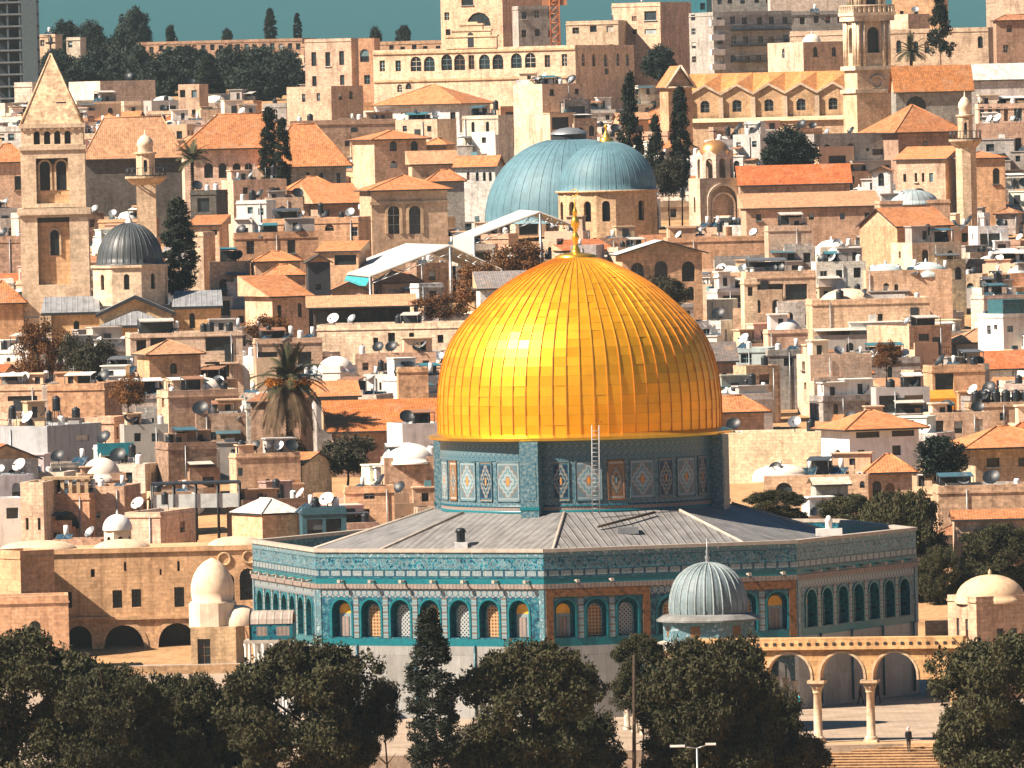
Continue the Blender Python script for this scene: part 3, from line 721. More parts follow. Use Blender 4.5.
            r.face([(x0, y0, zb), (x0, y1, zr), (x0, y1, zb)], 2); r.face([(x1, y0, zb), (x1, y1, zb), (x1, y1, zr)], 2)
        ro = r.build('roof', [M['tiles'], M['dark'], M[mat]], root, color=tc)
        if roof in ('gx', 'gy', 'shed'): ro.data.materials[2] = M['gable'] ; ro['gc'] = 1
        h.rooft = ro
    add_windows(root, fo, (-W / 2, 0), (1, 0), dep, rg, wstyle)
    add_windows(root, so_, vis[0], vis[1], dep, rg, wstyle)
    R3 = Matrix.Rotation(rz, 3, 'Z')
    cs = [loc + R3 @ Vector(q) for q in ((-W / 2, 0, 0), (W / 2, 0, 0), (W / 2, Dp, 0), (-W / 2, Dp, 0))]
    h.fp = (min(c.x for c in cs), max(c.x for c in cs), min(c.y for c in cs), max(c.y for c in cs))
    FOOT.append(h.fp)
    if prot: PROT.append((xa, xb, yt - (rise or 0), yb - 9, d))
    h.n = sum(1 for _ in fo) + len(so_); h.arched = any(q[4] for q in fo + so_ if len(q) > 4); HOUSES.append(h)
    return h
M['gable'] = mk_plain('gable_plaster', (0.5, 0.34, 0.21), 0.9, 0, 0.15, 0.3)
def on_roof(h, u, v, z=None):
    """world point on house h's roof: u across (0..1), v back (0..1)"""
    q = Vector((-h.W / 2 + u * h.W, v * h.D, h.roofz if z is None else z)); q.rotate(Matrix.Rotation(h.rz, 3, 'Z'))
    return h.root.location + q
def roof_dome(h, u, v, r, hgt=None, col=(.6, .55, .47), mat='plaster', drum=.3, knob=True):
    q = Vector((-h.W / 2 + u * h.W, v * h.D, h.roofz)); hgt = hgt or r * .6
    mb = MB(); pr = [(r, -.2), (r, drum)] + [(r * .97 * math.cos(a), drum + hgt * math.sin(a)) for a in [math.pi / 2 * k / 8 for k in range(9)]]
    pr[-1] = (0, drum + hgt)
    mb.lathe(pr, 24)
    if knob: mb.lathe([(.12, drum + hgt - .05), (.15, drum + hgt + .2), (0, drum + hgt + .45)], 8)
    return mb.build('dome', [M[mat]], h.root, q, color=col)
def roof_box(h, u, v, sx, sy, hz, col=None, door=True):
    q = Vector((-h.W / 2 + u * h.W, v * h.D, h.roofz)); mb = MB(); mb.box(-sx / 2, sx / 2, -sy / 2, sy / 2, 0, hz); mb.box(-sx / 2 - .1, sx / 2 + .1, -sy / 2 - .1, sy / 2 + .1, hz + .003, hz + .13)
    o = mb.build('stair_head', [M['plaster']], h.root, q, color=col or h.wall.color[:3])
    if door:
        d_ = MB(); d_.box(-.42, .42, -sy / 2 - .05, -sy / 2 - .004, .02, min(1.9, hz - .2)); d_.build('door', [M['dark']], o)
    return o

# ---------------------------------------------------------------- roof clutter, each kind built once and copied
EXTRA = []                    # (object, kind key, words) waiting for their labels
def proto(name): return thing(name, None, None, (0, 0, -200))
def p_tank(mat, r=.55, hh=1.25, legs=.5):
    t = proto('water_tank'); mb = MB()
    pr = [(r, 0)]
    for k in range(5): pr += [(r, hh * (k + .35) / 5), (r * 1.035, hh * (k + .5) / 5), (r, hh * (k + .65) / 5)]
    pr += [(r, hh), (r * .7, hh + .16), (r * .3, hh + .22), (0, hh + .22)]
    mb.lathe([(0, 0)] + pr, 16, (0, 0, legs)); mb.build('tank', [M[mat]], t)
    l = MB(); l.lathe([(.22, hh + .2), (.22, hh + .32), (0, hh + .34)], 10, (0, 0, legs)); l.build('lid', [M['black'] if mat != 'black' else M['dark']], t)
    s = MB(); s.box(-r * .9, r * .9, -r * .9, r * .9, legs - .1, legs - .002)
    for x in (-1, 1):
        for y in (-1, 1): s.tube((x * r * .75, y * r * .75, 0), (x * r * .75, y * r * .75, legs - .08), .05)
    s.build('stand', [M['metal']], t); return t
def p_solar():
    t = proto('solar_heater'); mb = MB(); mb.face([(-.95, -1.0, .25), (.95, -1.0, .25), (.95, .55, 1.25), (-.95, .55, 1.25)], 0); mb.face([(-1, -1.0, .2), (-1, .55, 1.2), (1, .55, 1.2), (1, -1.0, .2)], 1)
    for x in (-.95, 0, .95): mb.tube((x, -1.0, .27), (x, .55, 1.27), .04, .04, 4, 1)
    mb.build('collector', [M['panel'], M['metal']], t)
    k = MB(); k.lathe([(0, 0), (.3, .03), (.3, 1.35), (0, 1.4)], 14, (0, .75, .9)); k.build('tank', [M['white']], t)
    f = MB(); [f.tube((x, y, 0), (x, y, z), .035) for x in (-.9, .9) for y, z in ((-.95, .25), (.6, 1.25))]; f.tube((-.3, .75, 0), (-.3, .75, 1), .04); f.tube((.3, .75, 0), (.3, .75, 1), .04); f.build('frame', [M['metal']], t); return t
def p_dish(mat, r=.6):
    t = proto('satellite_dish'); mb = MB(); a = math.radians(52)
    pr = [(r * k / 5, .28 * r * (k / 5) ** 2) for k in range(6)]
    for up in (0, -.03): mb.lathe([(q[0], q[1] + up) for q in pr], 18)
    o = mb.build('bowl', [M[mat]], t, (0, -.1, 1.15)); o.rotation_euler = (a, 0, 0)
    b = MB(); b.tube((0, .05, 0), (0, .05, 1.15), .05); b.build('mast', [M['dark']], t)
    c = MB(); c.tube((0, -.1, .75), (0, -.85, 1.25), .025); c.box(-.07, .07, -.95, -.8, 1.18, 1.32); c.build('arm', [M['dark']], t); return t
def p_ac():
    t = proto('air_conditioner'); mb = MB(); mb.box(-.45, .45, -.18, .18, .12, .78); mb.build('casing', [M['white']], t)
    f = MB(); f.lathe([(.25, -.01), (.25, .02), (0, .03)], 16); o = f.build('fan', [M['dark']], t, (-.12, -.19, .45)); o.rotation_euler = (math.pi / 2, 0, 0)
    b = MB(); b.box(-.4, -.3, -.18, .18, 0, .12); b.box(.3, .4, -.18, .18, 0, .12); b.build('bracket', [M['metal']], t); return t
def p_aerial():
    t = proto('roof_aerial'); mb = MB(); mb.tube((0, 0, 0), (0, 0, 3.4), .035); mb.build('mast', [M['metal']], t)
    c = MB(); c.tube((0, -.7, 3.1), (0, .7, 3.1), .02)
    for k in range(6): c.tube((-.35 + .02 * k, -.6 + .24 * k, 3.1), (.35 - .02 * k, -.6 + .24 * k, 3.1), .015)
    c.build('aerial', [M['metal']], t); return t
PRO = {'black tank': p_tank('black'), 'tall black tank': p_tank('black', .5, 1.5, 1.6), 'white tank': p_tank('white', .45, 1.2, .4), 'solar': p_solar(), 'black dish': p_dish('black', .75), 'grey dish': p_dish('metal', .6), 'white dish': p_dish('white', .65),
       'ac': p_ac(), 'aerial': p_aerial()}
EX_WORDS = {'black tank': ('black ribbed water tank', 'water tank', 'black water tanks on the roofs'), 'tall black tank': ('black water tank on tall legs', 'water tank', 'black water tanks on the roofs'), 'white tank': ('white upright water tank', 'water tank', 'white water tanks on the roofs'),
            'solar': ('solar water heater with tilted glass', 'solar heater', 'solar heaters on the roofs'), 'black dish': ('big black satellite dish', 'satellite dish', 'satellite dishes on the roofs'), 'grey dish': ('grey satellite dish', 'satellite dish', 'satellite dishes on the roofs'),
            'white dish': ('white satellite dish', 'satellite dish', 'satellite dishes on the roofs'), 'ac': ('white air conditioner box', 'air conditioner', 'air conditioners on the roofs'), 'aerial': ('thin television aerial', 'aerial', 'aerials on the roofs')}
_used = set()
def extra(kind, loc, rz, s=1.0):
    t = PRO[kind]
    if kind in _used: t = copy_tree(t)
    _used.add(kind); t.location = loc; t.rotation_euler = (0, 0, rz); t.scale = (s, s, s)
    EXTRA.append((t, kind)); return t
# ================================================================ ground and terrace
def grid_sheet(name, mat, xs, ys, zf, col, kind='structure'):
    mb = MB(); n = len(xs)
    for y in ys:
        for x in xs: mb.v.append((x, y, zf(x, y)))
    for j in range(len(ys) - 1):
        for i in range(n - 1):
            mb.f.append((j * n + i, j * n + i + 1, (j + 1) * n + i + 1, (j + 1) * n + i)); mb.m.append(0); mb.sm.append(True)
    o = mb.build(name, [mat], color=col); o['kind'] = kind; return o
g = N('earth'); c = g.mul(g.ocol(), g.ramp(g.noise(g.pos(), 0.25, 5, 0.7), [(0.3, 0.6), (0.5, 1.0), (0.7, 1.2)])); c = g.mul(c, g.ramp(g.noise(g.pos(), 2.5, 3, 0.7), [(0.3, 0.75), (0.7, 1.2)])); M['earth'] = g.done(c, 0.95, 0, 0.1)
g = N('paving'); br = g.n('TexBrick', {'Vector': g.pos(), 'Scale': 1.0, 'Brick Width': 1.1, 'Row Height': 0.8, 'Mortar Size': 0.02, 'Color1': (1, 1, 1, 1), 'Color2': (0.86, 0.84, 0.82, 1), 'Mortar': (0.6, 0.58, 0.55, 1)})
c = g.mul(g.mul(g.ocol(), br.outputs[0]), g.ramp(g.noise(g.pos(), 0.3, 5, 0.75), [(0.3, 0.66), (0.7, 1.15)])); M['paving'] = g.done(c, 0.8, 0, 0.2)
TERR_Y = 687.0
def hill(x, y):
    if y > 2110: return ground_z(2100) - 1 - (y - 2110) * .06
    if y < 838: return -5.0 if y < TERR_Y + 3 else -0.3
    return ground_z(min(y, 2100)) - 1.0 - max(0, y - 2100) * .06
grid_sheet('ground', M['earth'], [-1500, -700, -250, -120, -60, 0, 60, 120, 250, 700, 1500], [-1100, -300, 200, 500, 600, 660, TERR_Y + 2, TERR_Y + 4] + list(range(720, 840, 30)) + [838, 842] + list(range(860, 2120, 20)) + [2250, 2400], hill, (.40, .24, .12))
# the hills that ring the city: the ridge the picture is taken from, and its arms to either side
def ring_hills():  # out of view; added to hide low sky and warm the dome's reflections
    mb = MB(); n = 60; prof = [(0, -6.5), (120, 12), (300, 75), (480, 165), (640, 215), (700, 205)]; a0, a1 = math.radians(-205), math.radians(28); rg = random.Random(6); ph = [rg.uniform(0, 6) for _ in range(4)]
    for r, z in prof:
        for k in range(n + 1):
            a = a0 + (a1 - a0) * k / n; R = 860 + r; m_ = 1 + .22 * math.sin(3 * a + ph[0]) + .12 * math.sin(7 * a + ph[1]); m_ *= .45 + .55 * min(1, max(0, (a - a0) * 1.1)) if a < math.radians(-90) else 1
            mb.v.append((R * 1.0 * math.cos(a) , 750 + R * math.sin(a), z * (m_ if z > 0 else 1)))
    for j in range(len(prof) - 1):
        for k in range(n): mb.f.append((j * (n + 1) + k, j * (n + 1) + k + 1, (j + 1) * (n + 1) + k + 1, (j + 1) * (n + 1) + k)); mb.m.append(0); mb.sm.append(True)
    for k in range(len(mb.f)): mb.f[k] = tuple(reversed(mb.f[k]))
    o = mb.build('hills', [M['earth']], color=(.34, .19, .09)); o['kind'] = 'structure'
ring_hills()
mb = MB(); mb.box(-420, 420, TERR_Y, 840, -5.2, 0.0, 1, 0, skip='d')
tp = mb.build('terrace_paving', [M['paving'], M['ashlar']], color=(.42, .325, .24)); tp['kind'] = 'structure'

# ---------------------------------------------------------------- arcade at the head of the stairs
def arcade():
    d = 689.0; px = d / FPX; A = P(870, 743, d); rz = math.radians(-13)
    t = thing('stone_arcade', 'free standing sandstone arcade on round columns at the top of the stairs', 'arcade', (A.x, A.y, 0), rz)
    bay = 3.86; H = 7.55; TH = 1.1; n0, n1 = -3, 1
    x0, x1 = (n0 - .5) * bay - .2 + bay / 2 - 1.0, (n1 + .5) * bay + .2 + bay / 2 - 1.0
    W = x1 - x0; mb = MB(); spring = 4.5; aw = 3.16
    ops = []
    for k in range(n0, n1 + 1):
        c = (k - .5) * bay - x0
        ops.append((c, spring, aw, 1.95, 1.25, TH))
    mb.facade((x0, 0), (1, 0), W, spring, 6.72, ops, 0, 1, TH, 14); mb.facade((x1, TH), (-1, 0), W, spring, 6.72, [(W - q[0],) + q[1:5] + (0.0,) for q in ops], 0, 1, 0, 14)
    # underside between the arches
    xs = [0.0] + [v for q in ops for v in (q[0] - aw / 2, q[0] + aw / 2)] + [W]
    for a, b in zip(xs[::2], xs[1::2]): mb.face([(x0 + a, TH, spring), (x0 + b, TH, spring), (x0 + b, 0, spring), (x0 + a, 0, spring)], 1)
    mb.box(x0 - .12, x1 + .12, -.28, TH + .28, 6.72, 6.95, 1); mb.box(x0, x1, -.04, TH + .04, 6.953, 7.55, 0)
    for s_, x in ((1, x0), (-1, x1)):
        mb.face([(x, 0, spring), (x, TH, spring), (x, TH, 6.72), (x, 0, 6.72)][::-s_ or 1] if s_ < 0 else [(x, TH, spring), (x, 0, spring), (x, 0, 6.72), (x, TH, 6.72)], 0)
    mb.build('arch_wall', [M['stone'], M['ashlar']], t, color=(.66, .40, .19))
    k = MB()
    for i in range(int(W / .62)): k.box(x0 + .3 + .62 * i, x0 + .52 + .62 * i, -.1, -.042, 7.0, 7.22, 0)
    k.build('dentils', [M['dark']], t)
    for q in ops: 
        r = MB(); ring(r, x0 + q[0], spring, aw, 1.95, 1.25, .16, -.07, 0.0, 0, 14); r.build('arch_trim', [M['ashlar']], t, color=(.62, .46, .3))
    cm = MB(); cm.box(-.5, .5, -.5, .5, 0, .2); cm.lathe([(.47, .2), (.5, .3), (.40, .42), (.32, .5), (.31, 2.2), (.28, 3.55), (.34, 3.6), (.34, 3.68), (.3, 3.7)], 16); cme = cm.mesh('column', [M['ashlar']])
    ca = MB(); ca.lathe([(.33, 3.7), (.36, 3.85), (.5, 4.1), (.46, 4.12), (.56, 4.3)], 12); ca.box(-.62, .62, -.62, .62, 4.28, 4.5); cae = ca.mesh('capital', [M['ashlar']])
    for i in range(n0, n1 + 1):
        if i == n0: continue
        o = bpy.data.objects.new('column', cme); COL.objects.link(o); o.parent = t; o.location = ((i - 1) * bay + (0 if True else 0), TH / 2, 0); o.color = (.66, .5, .34, 1)
        c = bpy.data.objects.new('capital', cae); COL.objects.link(c); c.parent = o; c.color = (.6, .44, .28, 1)
    for x in (x0 + .45, x1 - .45):
        p_ = MB(); p_.box(x - .6, x + .6, 0.02, TH - .02, 0, spring); p_.build('pier', [M['ashlar']], t, color=(.58, .38, .2))
    return A, rz
AA, ARZ = arcade()
# stairs
R3 = Matrix.Rotation(ARZ, 3, 'Z'); mb = MB()
for k in range(24): mb.box(-9.5, 9.5, -1.0 - .42 * (k + 1) - .03, -1.0 - .42 * k, -.17 * (k + 1) - .05, -.002 - .17 * (k + 1), 0); mb.box(-9.5, 9.5, -1.0 - .42 * (k + 1) + .02, -1.0 - .42 * k, -5.2, -.17 * (k + 1) - .052, 1)  # darker risers: the shadow lines of the steps put into the colour
mb.box(-9.5, 9.5, -1.0, 2.5, -5.2, .006, 0)
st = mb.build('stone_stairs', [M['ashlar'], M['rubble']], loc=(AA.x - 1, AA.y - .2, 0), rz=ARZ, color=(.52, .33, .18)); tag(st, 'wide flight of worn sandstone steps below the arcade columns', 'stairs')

# ---------------------------------------------------------------- small ribbed-dome pavilion in front of the shrine
def pavilion():
    d = 708.0; A = P(708.5, 612, d); t = thing('domed_pavilion', 'small open pavilion with grey ribbed lead dome before the shrine', 'pavilion', (A.x, d, 0))
    M['pav_lead'] = mk_ribbed('pavilion_lead', (0.16, 0.215, 0.23), 0.5, 0.2, 0.55, 0.35, 0, (.55, .5, .45))
    M['pav_rib'] = mk_plain('pavilion_rib', (0.24, 0.29, 0.29), 0.6)
    mb = MB(); R = 2.82; ns = 26
    pr = [(R, 8.55), (R * 1.02, 9.1), (R * .985, 9.9), (R * .9, 10.7), (R * .76, 11.35), (R * .56, 11.85), (R * .3, 12.18), (.12, 12.3), (0, 12.3)]; pr = resample(pr, 12)
    pr[-1] = (0, 12.3)
    mb.lathe(pr, 64)
    for k in range(ns):
        a = 2 * math.pi * k / ns
        for (r0, z0), (r1, z1) in zip(pr[:-1], pr[1:]): mb.tube((r0 * math.cos(a), r0 * math.sin(a), z0), (r1 * math.cos(a), r1 * math.sin(a), z1), .075, .07, 5, 1, False)
    dm = mb.build('dome', [M['pav_lead'], M['pav_rib']], t)
    f = MB(); f.lathe([(.2, 12.25), (.12, 12.5), (.2, 12.7), (.08, 12.9), (.14, 13.1), (.04, 13.3), (.03, 14.1), (0, 14.1)], 10); f.build('finial', [M['metal']], dm)
    hexp = lambda r, o=0: [(r * math.cos(math.radians(30 + 60 * k + o)), r * math.sin(math.radians(30 + 60 * k + o))) for k in range(6)]
    e = MB(); e.lathe([(2.7, 8.62), (3.4, 8.5), (3.85, 8.2), (3.85, 8.08), (3.2, 8.15)], 24, smooth=False); e.build('eave', [M['flat']], t, color=(.19, .19, .18))
    w_ = MB(); h = hexp(3.55, 10)
    w_.prism(h, 6.5, 8.12, 0)
    for k in range(6):
        p, q = Vector((*h[k], 0)), Vector((*h[(k + 1) % 6], 0)); m_ = (p + q) / 2; u = (q - p).normalized(); n = Vector((u.y, -u.x, 0))
        a, b = m_ - u * .38 + n * .01, m_ + u * .38 + n * .01
        w_.face([(a.x, a.y, 6.95), (b.x, b.y, 6.95), (b.x, b.y, 7.75), (a.x, a.y, 7.75)], 1)
    w_.build('drum', [M['t_pale'], M['t_brown']], t)
    r = MB(); ho, hi = hexp(6.9, 10), hexp(3.5, 10)
    for k in range(6):
        a, b, c, e_ = ho[k], ho[(k + 1) % 6], hi[(k + 1) % 6], hi[k]; r.face([(*a, 5.75), (*b, 5.75), (*c, 6.6), (*e_, 6.6)], 0); r.face([(*a, 5.5), (*b, 5.5), (*b, 5.75), (*a, 5.75)], 0); r.face([(*e_, 5.5), (*c, 5.5), (*b, 5.5), (*a, 5.5)], 0)
    r.build('lower_roof', [M['coping']], t)
    w2 = MB()
    for k in range(6):
        a, b = Vector((*hexp(6.6, 10)[k], 0)), Vector((*hexp(6.6, 10)[(k + 1) % 6], 0)); L = (b - a).length
        w2.facade(a, b - a, L, 3.6, 5.5, [(L * .27, 3.6, L * .4, 1.5, 1.1, .01), (L * .73, 3.6, L * .4, 1.5, 1.1, .01)], 0, 0, .01)
        w2.facade(b - (b - a) * 0 , a - b, L, 3.6, 5.5, [(L * .27, 3.6, L * .4, 1.5, 1.1, .01), (L * .73, 3.6, L * .4, 1.5, 1.1, .01)], 0, 0, .01)
    w2.build('arch_ring', [M['t_pale']], t)
    cm = MB(); cm.lathe([(.3, 0), (.3, .25), (.22, .3), (.2, 3.2), (.3, 3.6)], 12); cme = cm.mesh('column', [M['ashlar']])
    for k in range(6):
        for o_ in (0, .5):
            a, b = Vector((*hexp(6.55, 10)[k], 0)), Vector((*hexp(6.55, 10)[(k + 1) % 6], 0)); o = bpy.data.objects.new('column', cme); COL.objects.link(o); o.parent = t; o.location = a.lerp(b, o_); o.color = (.6, .5, .38, 1)
pavilion()

# ---------------------------------------------------------------- arcaded court building on the far edge of the terrace
def court_building():
    d = 821.0; px = d / FPX
    A = P(52, 662, d); B = P(262, 660, d); W = B.x - A.x
    zt = P(150, 548, d).z; t = thing('court_building', 'long sandstone court building with dark pointed arches at terrace level', 'building', (A.x, d, 0))
    X = lambda q: (q - 52) * px
    Z = lambda x, y: P(x, y, d).z
    ops = [(X(cx), 0.05, w_ * px, Z(cx, yt) - .05, 1.15, 2.6) for cx, w_, yt in ((80, 25, 626), (124.5, 40, 625), (178, 38, 623), (226, 36, 622))]
    ops += [(X(cx), Z(cx, yb), w_ * px, h * px, False, .4) for cx, yb, w_, h in ((69, 608, 9, 16), (119, 608, 9.5, 18), (138, 607, 9.5, 18), (181, 607, 10, 20))]
    ops += [(X(cx), Z(cx, yb), w_ * px, h * px, False, .4) for cx, yb, w_, h in ((127.5, 571, 2.4, 9), (163, 575, 2, 6), (181, 571, 2.4, 10), (95, 577, 4, 8))]
    ops += [(X(229), Z(229, 607), 15 * px, 34 * px, 1.1, .5), (X(250), Z(250, 600), 17 * px, 32 * px, 1.1, .5)]
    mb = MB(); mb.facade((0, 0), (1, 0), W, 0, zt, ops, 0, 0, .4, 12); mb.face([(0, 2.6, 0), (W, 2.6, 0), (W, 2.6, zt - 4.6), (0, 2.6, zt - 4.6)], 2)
    mb.face([(0, 0, zt), (W, 0, zt), (W, 9, zt), (0, 9, zt)], 1); mb.box(-.1, W, -.16, -.003, zt - .35, zt + .05, 1)
    zb = Z(150, 617); mb.box(0.2, W - 5.5, -.22, -.003, zb - .18, zb + .12, 1)
    mb.face([(0, 9, 0), (0, 0, 0), (0, 0, zt), (0, 9, zt)], 0)
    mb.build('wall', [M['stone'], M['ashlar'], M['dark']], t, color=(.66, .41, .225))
    for q in ops[4:]:
        o = bpy.data.objects.new('window', window_mesh(q[2], q[3], bool(q[4]), 'bars')); COL.objects.link(o); o.parent = t; o.location = (q[0], .38, q[1]); o.color = (.03, .03, .03, 1)
    for q in ops[:4]:
        r = MB(); ring(r, q[0], .05, q[2], q[3], 1.15, .4, -.06, 0, 0, 12); r.build('arch_trim', [M['ashlar']], t, color=(.6, .38, .22))
    for cx, cy in ((227, 559), (252, 557)):
        r = MB(); r.lathe([(.62, 0), (.62, .12), (.42, .12), (.38, -.1), (0, -.1)], 20); o = r.build('roundel', [M['ashlar']], t, (X(cx), -.01, Z(cx, cy)), color=(.55, .36, .2)); o.rotation_euler = (math.pi / 2, 0, 0)
    FOOT.append((A.x, B.x, d, d + 10)); PROT.append((52, 262, 548, 662, d))
    return d, X, Z
court_building()
def dome_mesh(r, h, n=28, drum=0.0, pw=1.0, knob=.3, mi=0, bulge=0.0):
    mb = MB(); pr = [(r, 0)] + ([(r, drum)] if drum else [])
    for k in range(1, 10):
        a = math.pi / 2 * k / 9; pr.append((r * (math.cos(a) ** pw) * (1 + bulge * math.sin(2 * a)), drum + h * math.sin(a)))
    pr[-1] = (0, drum + h); mb.lathe(pr, n, mi=mi)
    if knob: mb.lathe([(knob * .5, drum + h - .1), (knob * .55, drum + h + knob), (knob * .2, drum + h + knob * 1.4), (0, drum + h + knob * 2.4)], 8, mi=mi)
    return mb
for cx, cy, r, h, lb in ((38, 548, 3.4, .9, 'shallow tan masonry dome over the lit pier of the court building'), (122, 549, 2.6, 1.1, 'shallow cream masonry dome on the court building roof under the white lantern'), (237, 545, 2.6, 1.0, 'shallow pale dome on the court building roof beside the blue shrine')):
    p = P(cx, cy, 824.5); tag(dome_mesh(r, h, 28, .1, .8, 0).build('roof_dome', [M['plaster']], None, (p.x, p.y, p.z - .35), color=(.58, .44, .3)), lb, 'dome', 'shallow domes on the court building')
house(-12, 20, 53, 551, 600, 'ochre', 'flat', wins=[], psi=30, d=815, deep=5, name='stone_pier', cat='building', label='sandstone corner block with bright buttressed flank beside the court building', mat='ashlar')
h = house(-40, -40, 68, 598, 662, 'ochre', 'flat', wins=[(34, 645, 12, 24, True)], d=806, deep=5, psi=-3, name='court_annex', cat='building', label='low sandstone block with a blocked arch in front of the court building')
def tomb():
    d = 801.0; px = d / FPX; A = P(214, 668, d); t = thing('bulbous_dome_shrine', 'white shrine with tall bulbous dome beside the blue octagon', 'shrine', (A.x, d, 0), math.radians(-8))
    Z = lambda y: P(214, y, d).z
    mb = MB(); W = 46 * px; mb.facade((-W / 2, 0), (1, 0), W, 0, Z(627), [(1.1, Z(664), 1.1, 2.1)], 0, 0, .3); mb.facade((-W / 2, 4.5), (0, -1), 4.5, 0, Z(627)); mb.facade((W / 2, 0), (0, 1), 4.5, 0, Z(627)); mb.face([(-W / 2, 0, Z(627)), (W / 2, 0, Z(627)), (W / 2, 4.5, Z(627)), (-W / 2, 4.5, Z(627))])
    mb.build('wall', [M['stone']], t, color=(.62, .43, .25))
    o = bpy.data.objects.new('door', window_mesh(1.1, 2.1, False, 'bars')); COL.objects.link(o); o.parent = t; o.location = (-W / 2 + 1.1, .28, Z(664)); o.color = (.1, .06, .03, 1)
    dz = Z(604) - Z(626); m_ = MB(); oc = [(2.05 * math.cos(math.radians(22.5 + 45 * k)), 2.2 + 2.05 * math.sin(math.radians(22.5 + 45 * k))) for k in range(8)]
    m_.prism(oc, Z(628), Z(604), 0); dr = m_.build('drum', [M['plaster']], t, (-.35, 0, 0), color=(.7, .56, .42))
    k = MB(); R = 1.78; k.lathe([(R + .1, 0), (R + .1, .12), (R * .95, .15), (R * 1.02, .9), (R * 1.0, 1.6), (R * .88, 2.3), (R * .66, 2.95), (R * .4, 3.4), (.2, 3.68), (0, 3.75)], 28); k.build('dome', [M['plaster']], t, (-.35, 2.2, Z(604)), color=(.70, .53, .37))
    k = dome_mesh(1.75, 1.55, 24, .15, .9, 0); k.build('dome', [M['plaster']], t, (1.75, 2.4, Z(627)), color=(.72, .56, .4))
tomb()
def ornate():
    d = 726.0; px = d / FPX; A = P(247, 670, d); t = thing('vaulted_fountain_house', 'little blue tiled vault on slim columns beside the octagonal shrine', 'fountain house', (A.x + .3, d, 0), math.radians(-6))
    Z = lambda y: P(262, y, d).z
    W = 43 * px; D_ = 2.2; zb, zr = Z(640), Z(611)
    mb = MB(); n = 8
    for k in range(n):
        a, b = math.pi * k / n, math.pi * (k + 1) / n; r = D_ / 2; H_ = (zr - zb) * .45; z0 = zb + (zr - zb) * .55
        mb.face([(0, r - r * math.cos(a), z0 + H_ * math.sin(a)), (W, r - r * math.cos(a), z0 + H_ * math.sin(a)), (W, r - r * math.cos(b), z0 + H_ * math.sin(b)), (0, r - r * math.cos(b), z0 + H_ * math.sin(b))], 0, True)
    mb.build('vault', [M['lead']], t, color=(.36, .3, .25))
    w_ = MB(); z0 = zb + (zr - zb) * .55; w_.box(.02, W - .02, .05, D_ - .05, zb, z0, 0); w_.face([(.1 + W * .12, .045, zb + .3), (W * .4, .045, zb + .3), (W * .4, .045, z0 - .2), (.1 + W * .12, .045, z0 - .2)], 1); w_.face([(W * .62, .045, zb + .3), (W * .92, .045, zb + .3), (W * .92, .045, z0 - .2), (W * .62, .045, z0 - .2)], 1)
    w_.build('tiled_wall', [M['t_niche'], M['t_cornice']], t)
    f = MB(); pts = arch_pts(D_ + .1, zr - zb + .15, True, 12); f.face([(-.06, D_ / 2 + .0 - p[0], zb + p[1]) for p in pts][::1], 0); ip = arch_pts(D_ - .5, zr - zb - .25, True, 12); f.face([(-.08, D_ / 2 - p[0], zb + p[1]) for p in ip], 1); f.build('end_arch', [M['t_pale'], M['t_niche']], t)
    b = MB(); b.box(-.5, W * .8, -.1, D_ + .2, zb - .25, zb - .004); b.build('slab', [M['coping']], t)
    cm = MB(); cm.lathe([(.16, 0), (.12, .2), (.11, zb - .6), (.2, zb - .25)], 10); cme = cm.mesh('column', [M['white']])
    for x in (-.35, .35, 1.0, 1.7, 2.4):
        for y in (0, D_): o = bpy.data.objects.new('column', cme); COL.objects.link(o); o.parent = t; o.location = (x, y, 0)
ornate()
mb = MB(); a, b = P(50, 668, 797), P(240, 668, 797); mb.box(a.x, b.x, 797, 798, 0, .75, 0, 1); o = mb.build('terrace_wall', [M['stone'], M['coping']], color=(.56, .36, .2)); tag(o, 'low sunlit parapet wall along the terrace before the dark arches', 'wall')
# domed building on the other side
h = house(950, 976, 1046, 597, 648, 'tan', 'flat', wins=[(1000, 642, 7, 13), (1014, 642, 7, 13)], swins=[(959, 640, 2.5, 20), (967, 640, 2.5, 20)], psi=24, d=735, deep=7, name='domed_building', cat='building', label='square sandstone building with low tan dome behind the big pine', cornice=True)
roof_dome(h, .42, .5, 2.75, 1.85, (.6, .42, .26), 'plaster', .1)
mb = MB(); a, b = P(926, 640, 742), P(952, 640, 742); mb.box(a.x, b.x, 742, 743, 0, P(940, 621, 742).z, 0); tag(mb.build('garden_wall', [M['stone']], color=(.5, .33, .2)), 'short plain sandstone wall between the shrine and the low-domed building', 'wall')
# ================================================================ landmarks of the city
def local(t, x, py, d, px_col):      # helper: height of row py above thing t's base
    return P(px_col, py, d).z - t.location.z
def rect_ops(lst): return lst

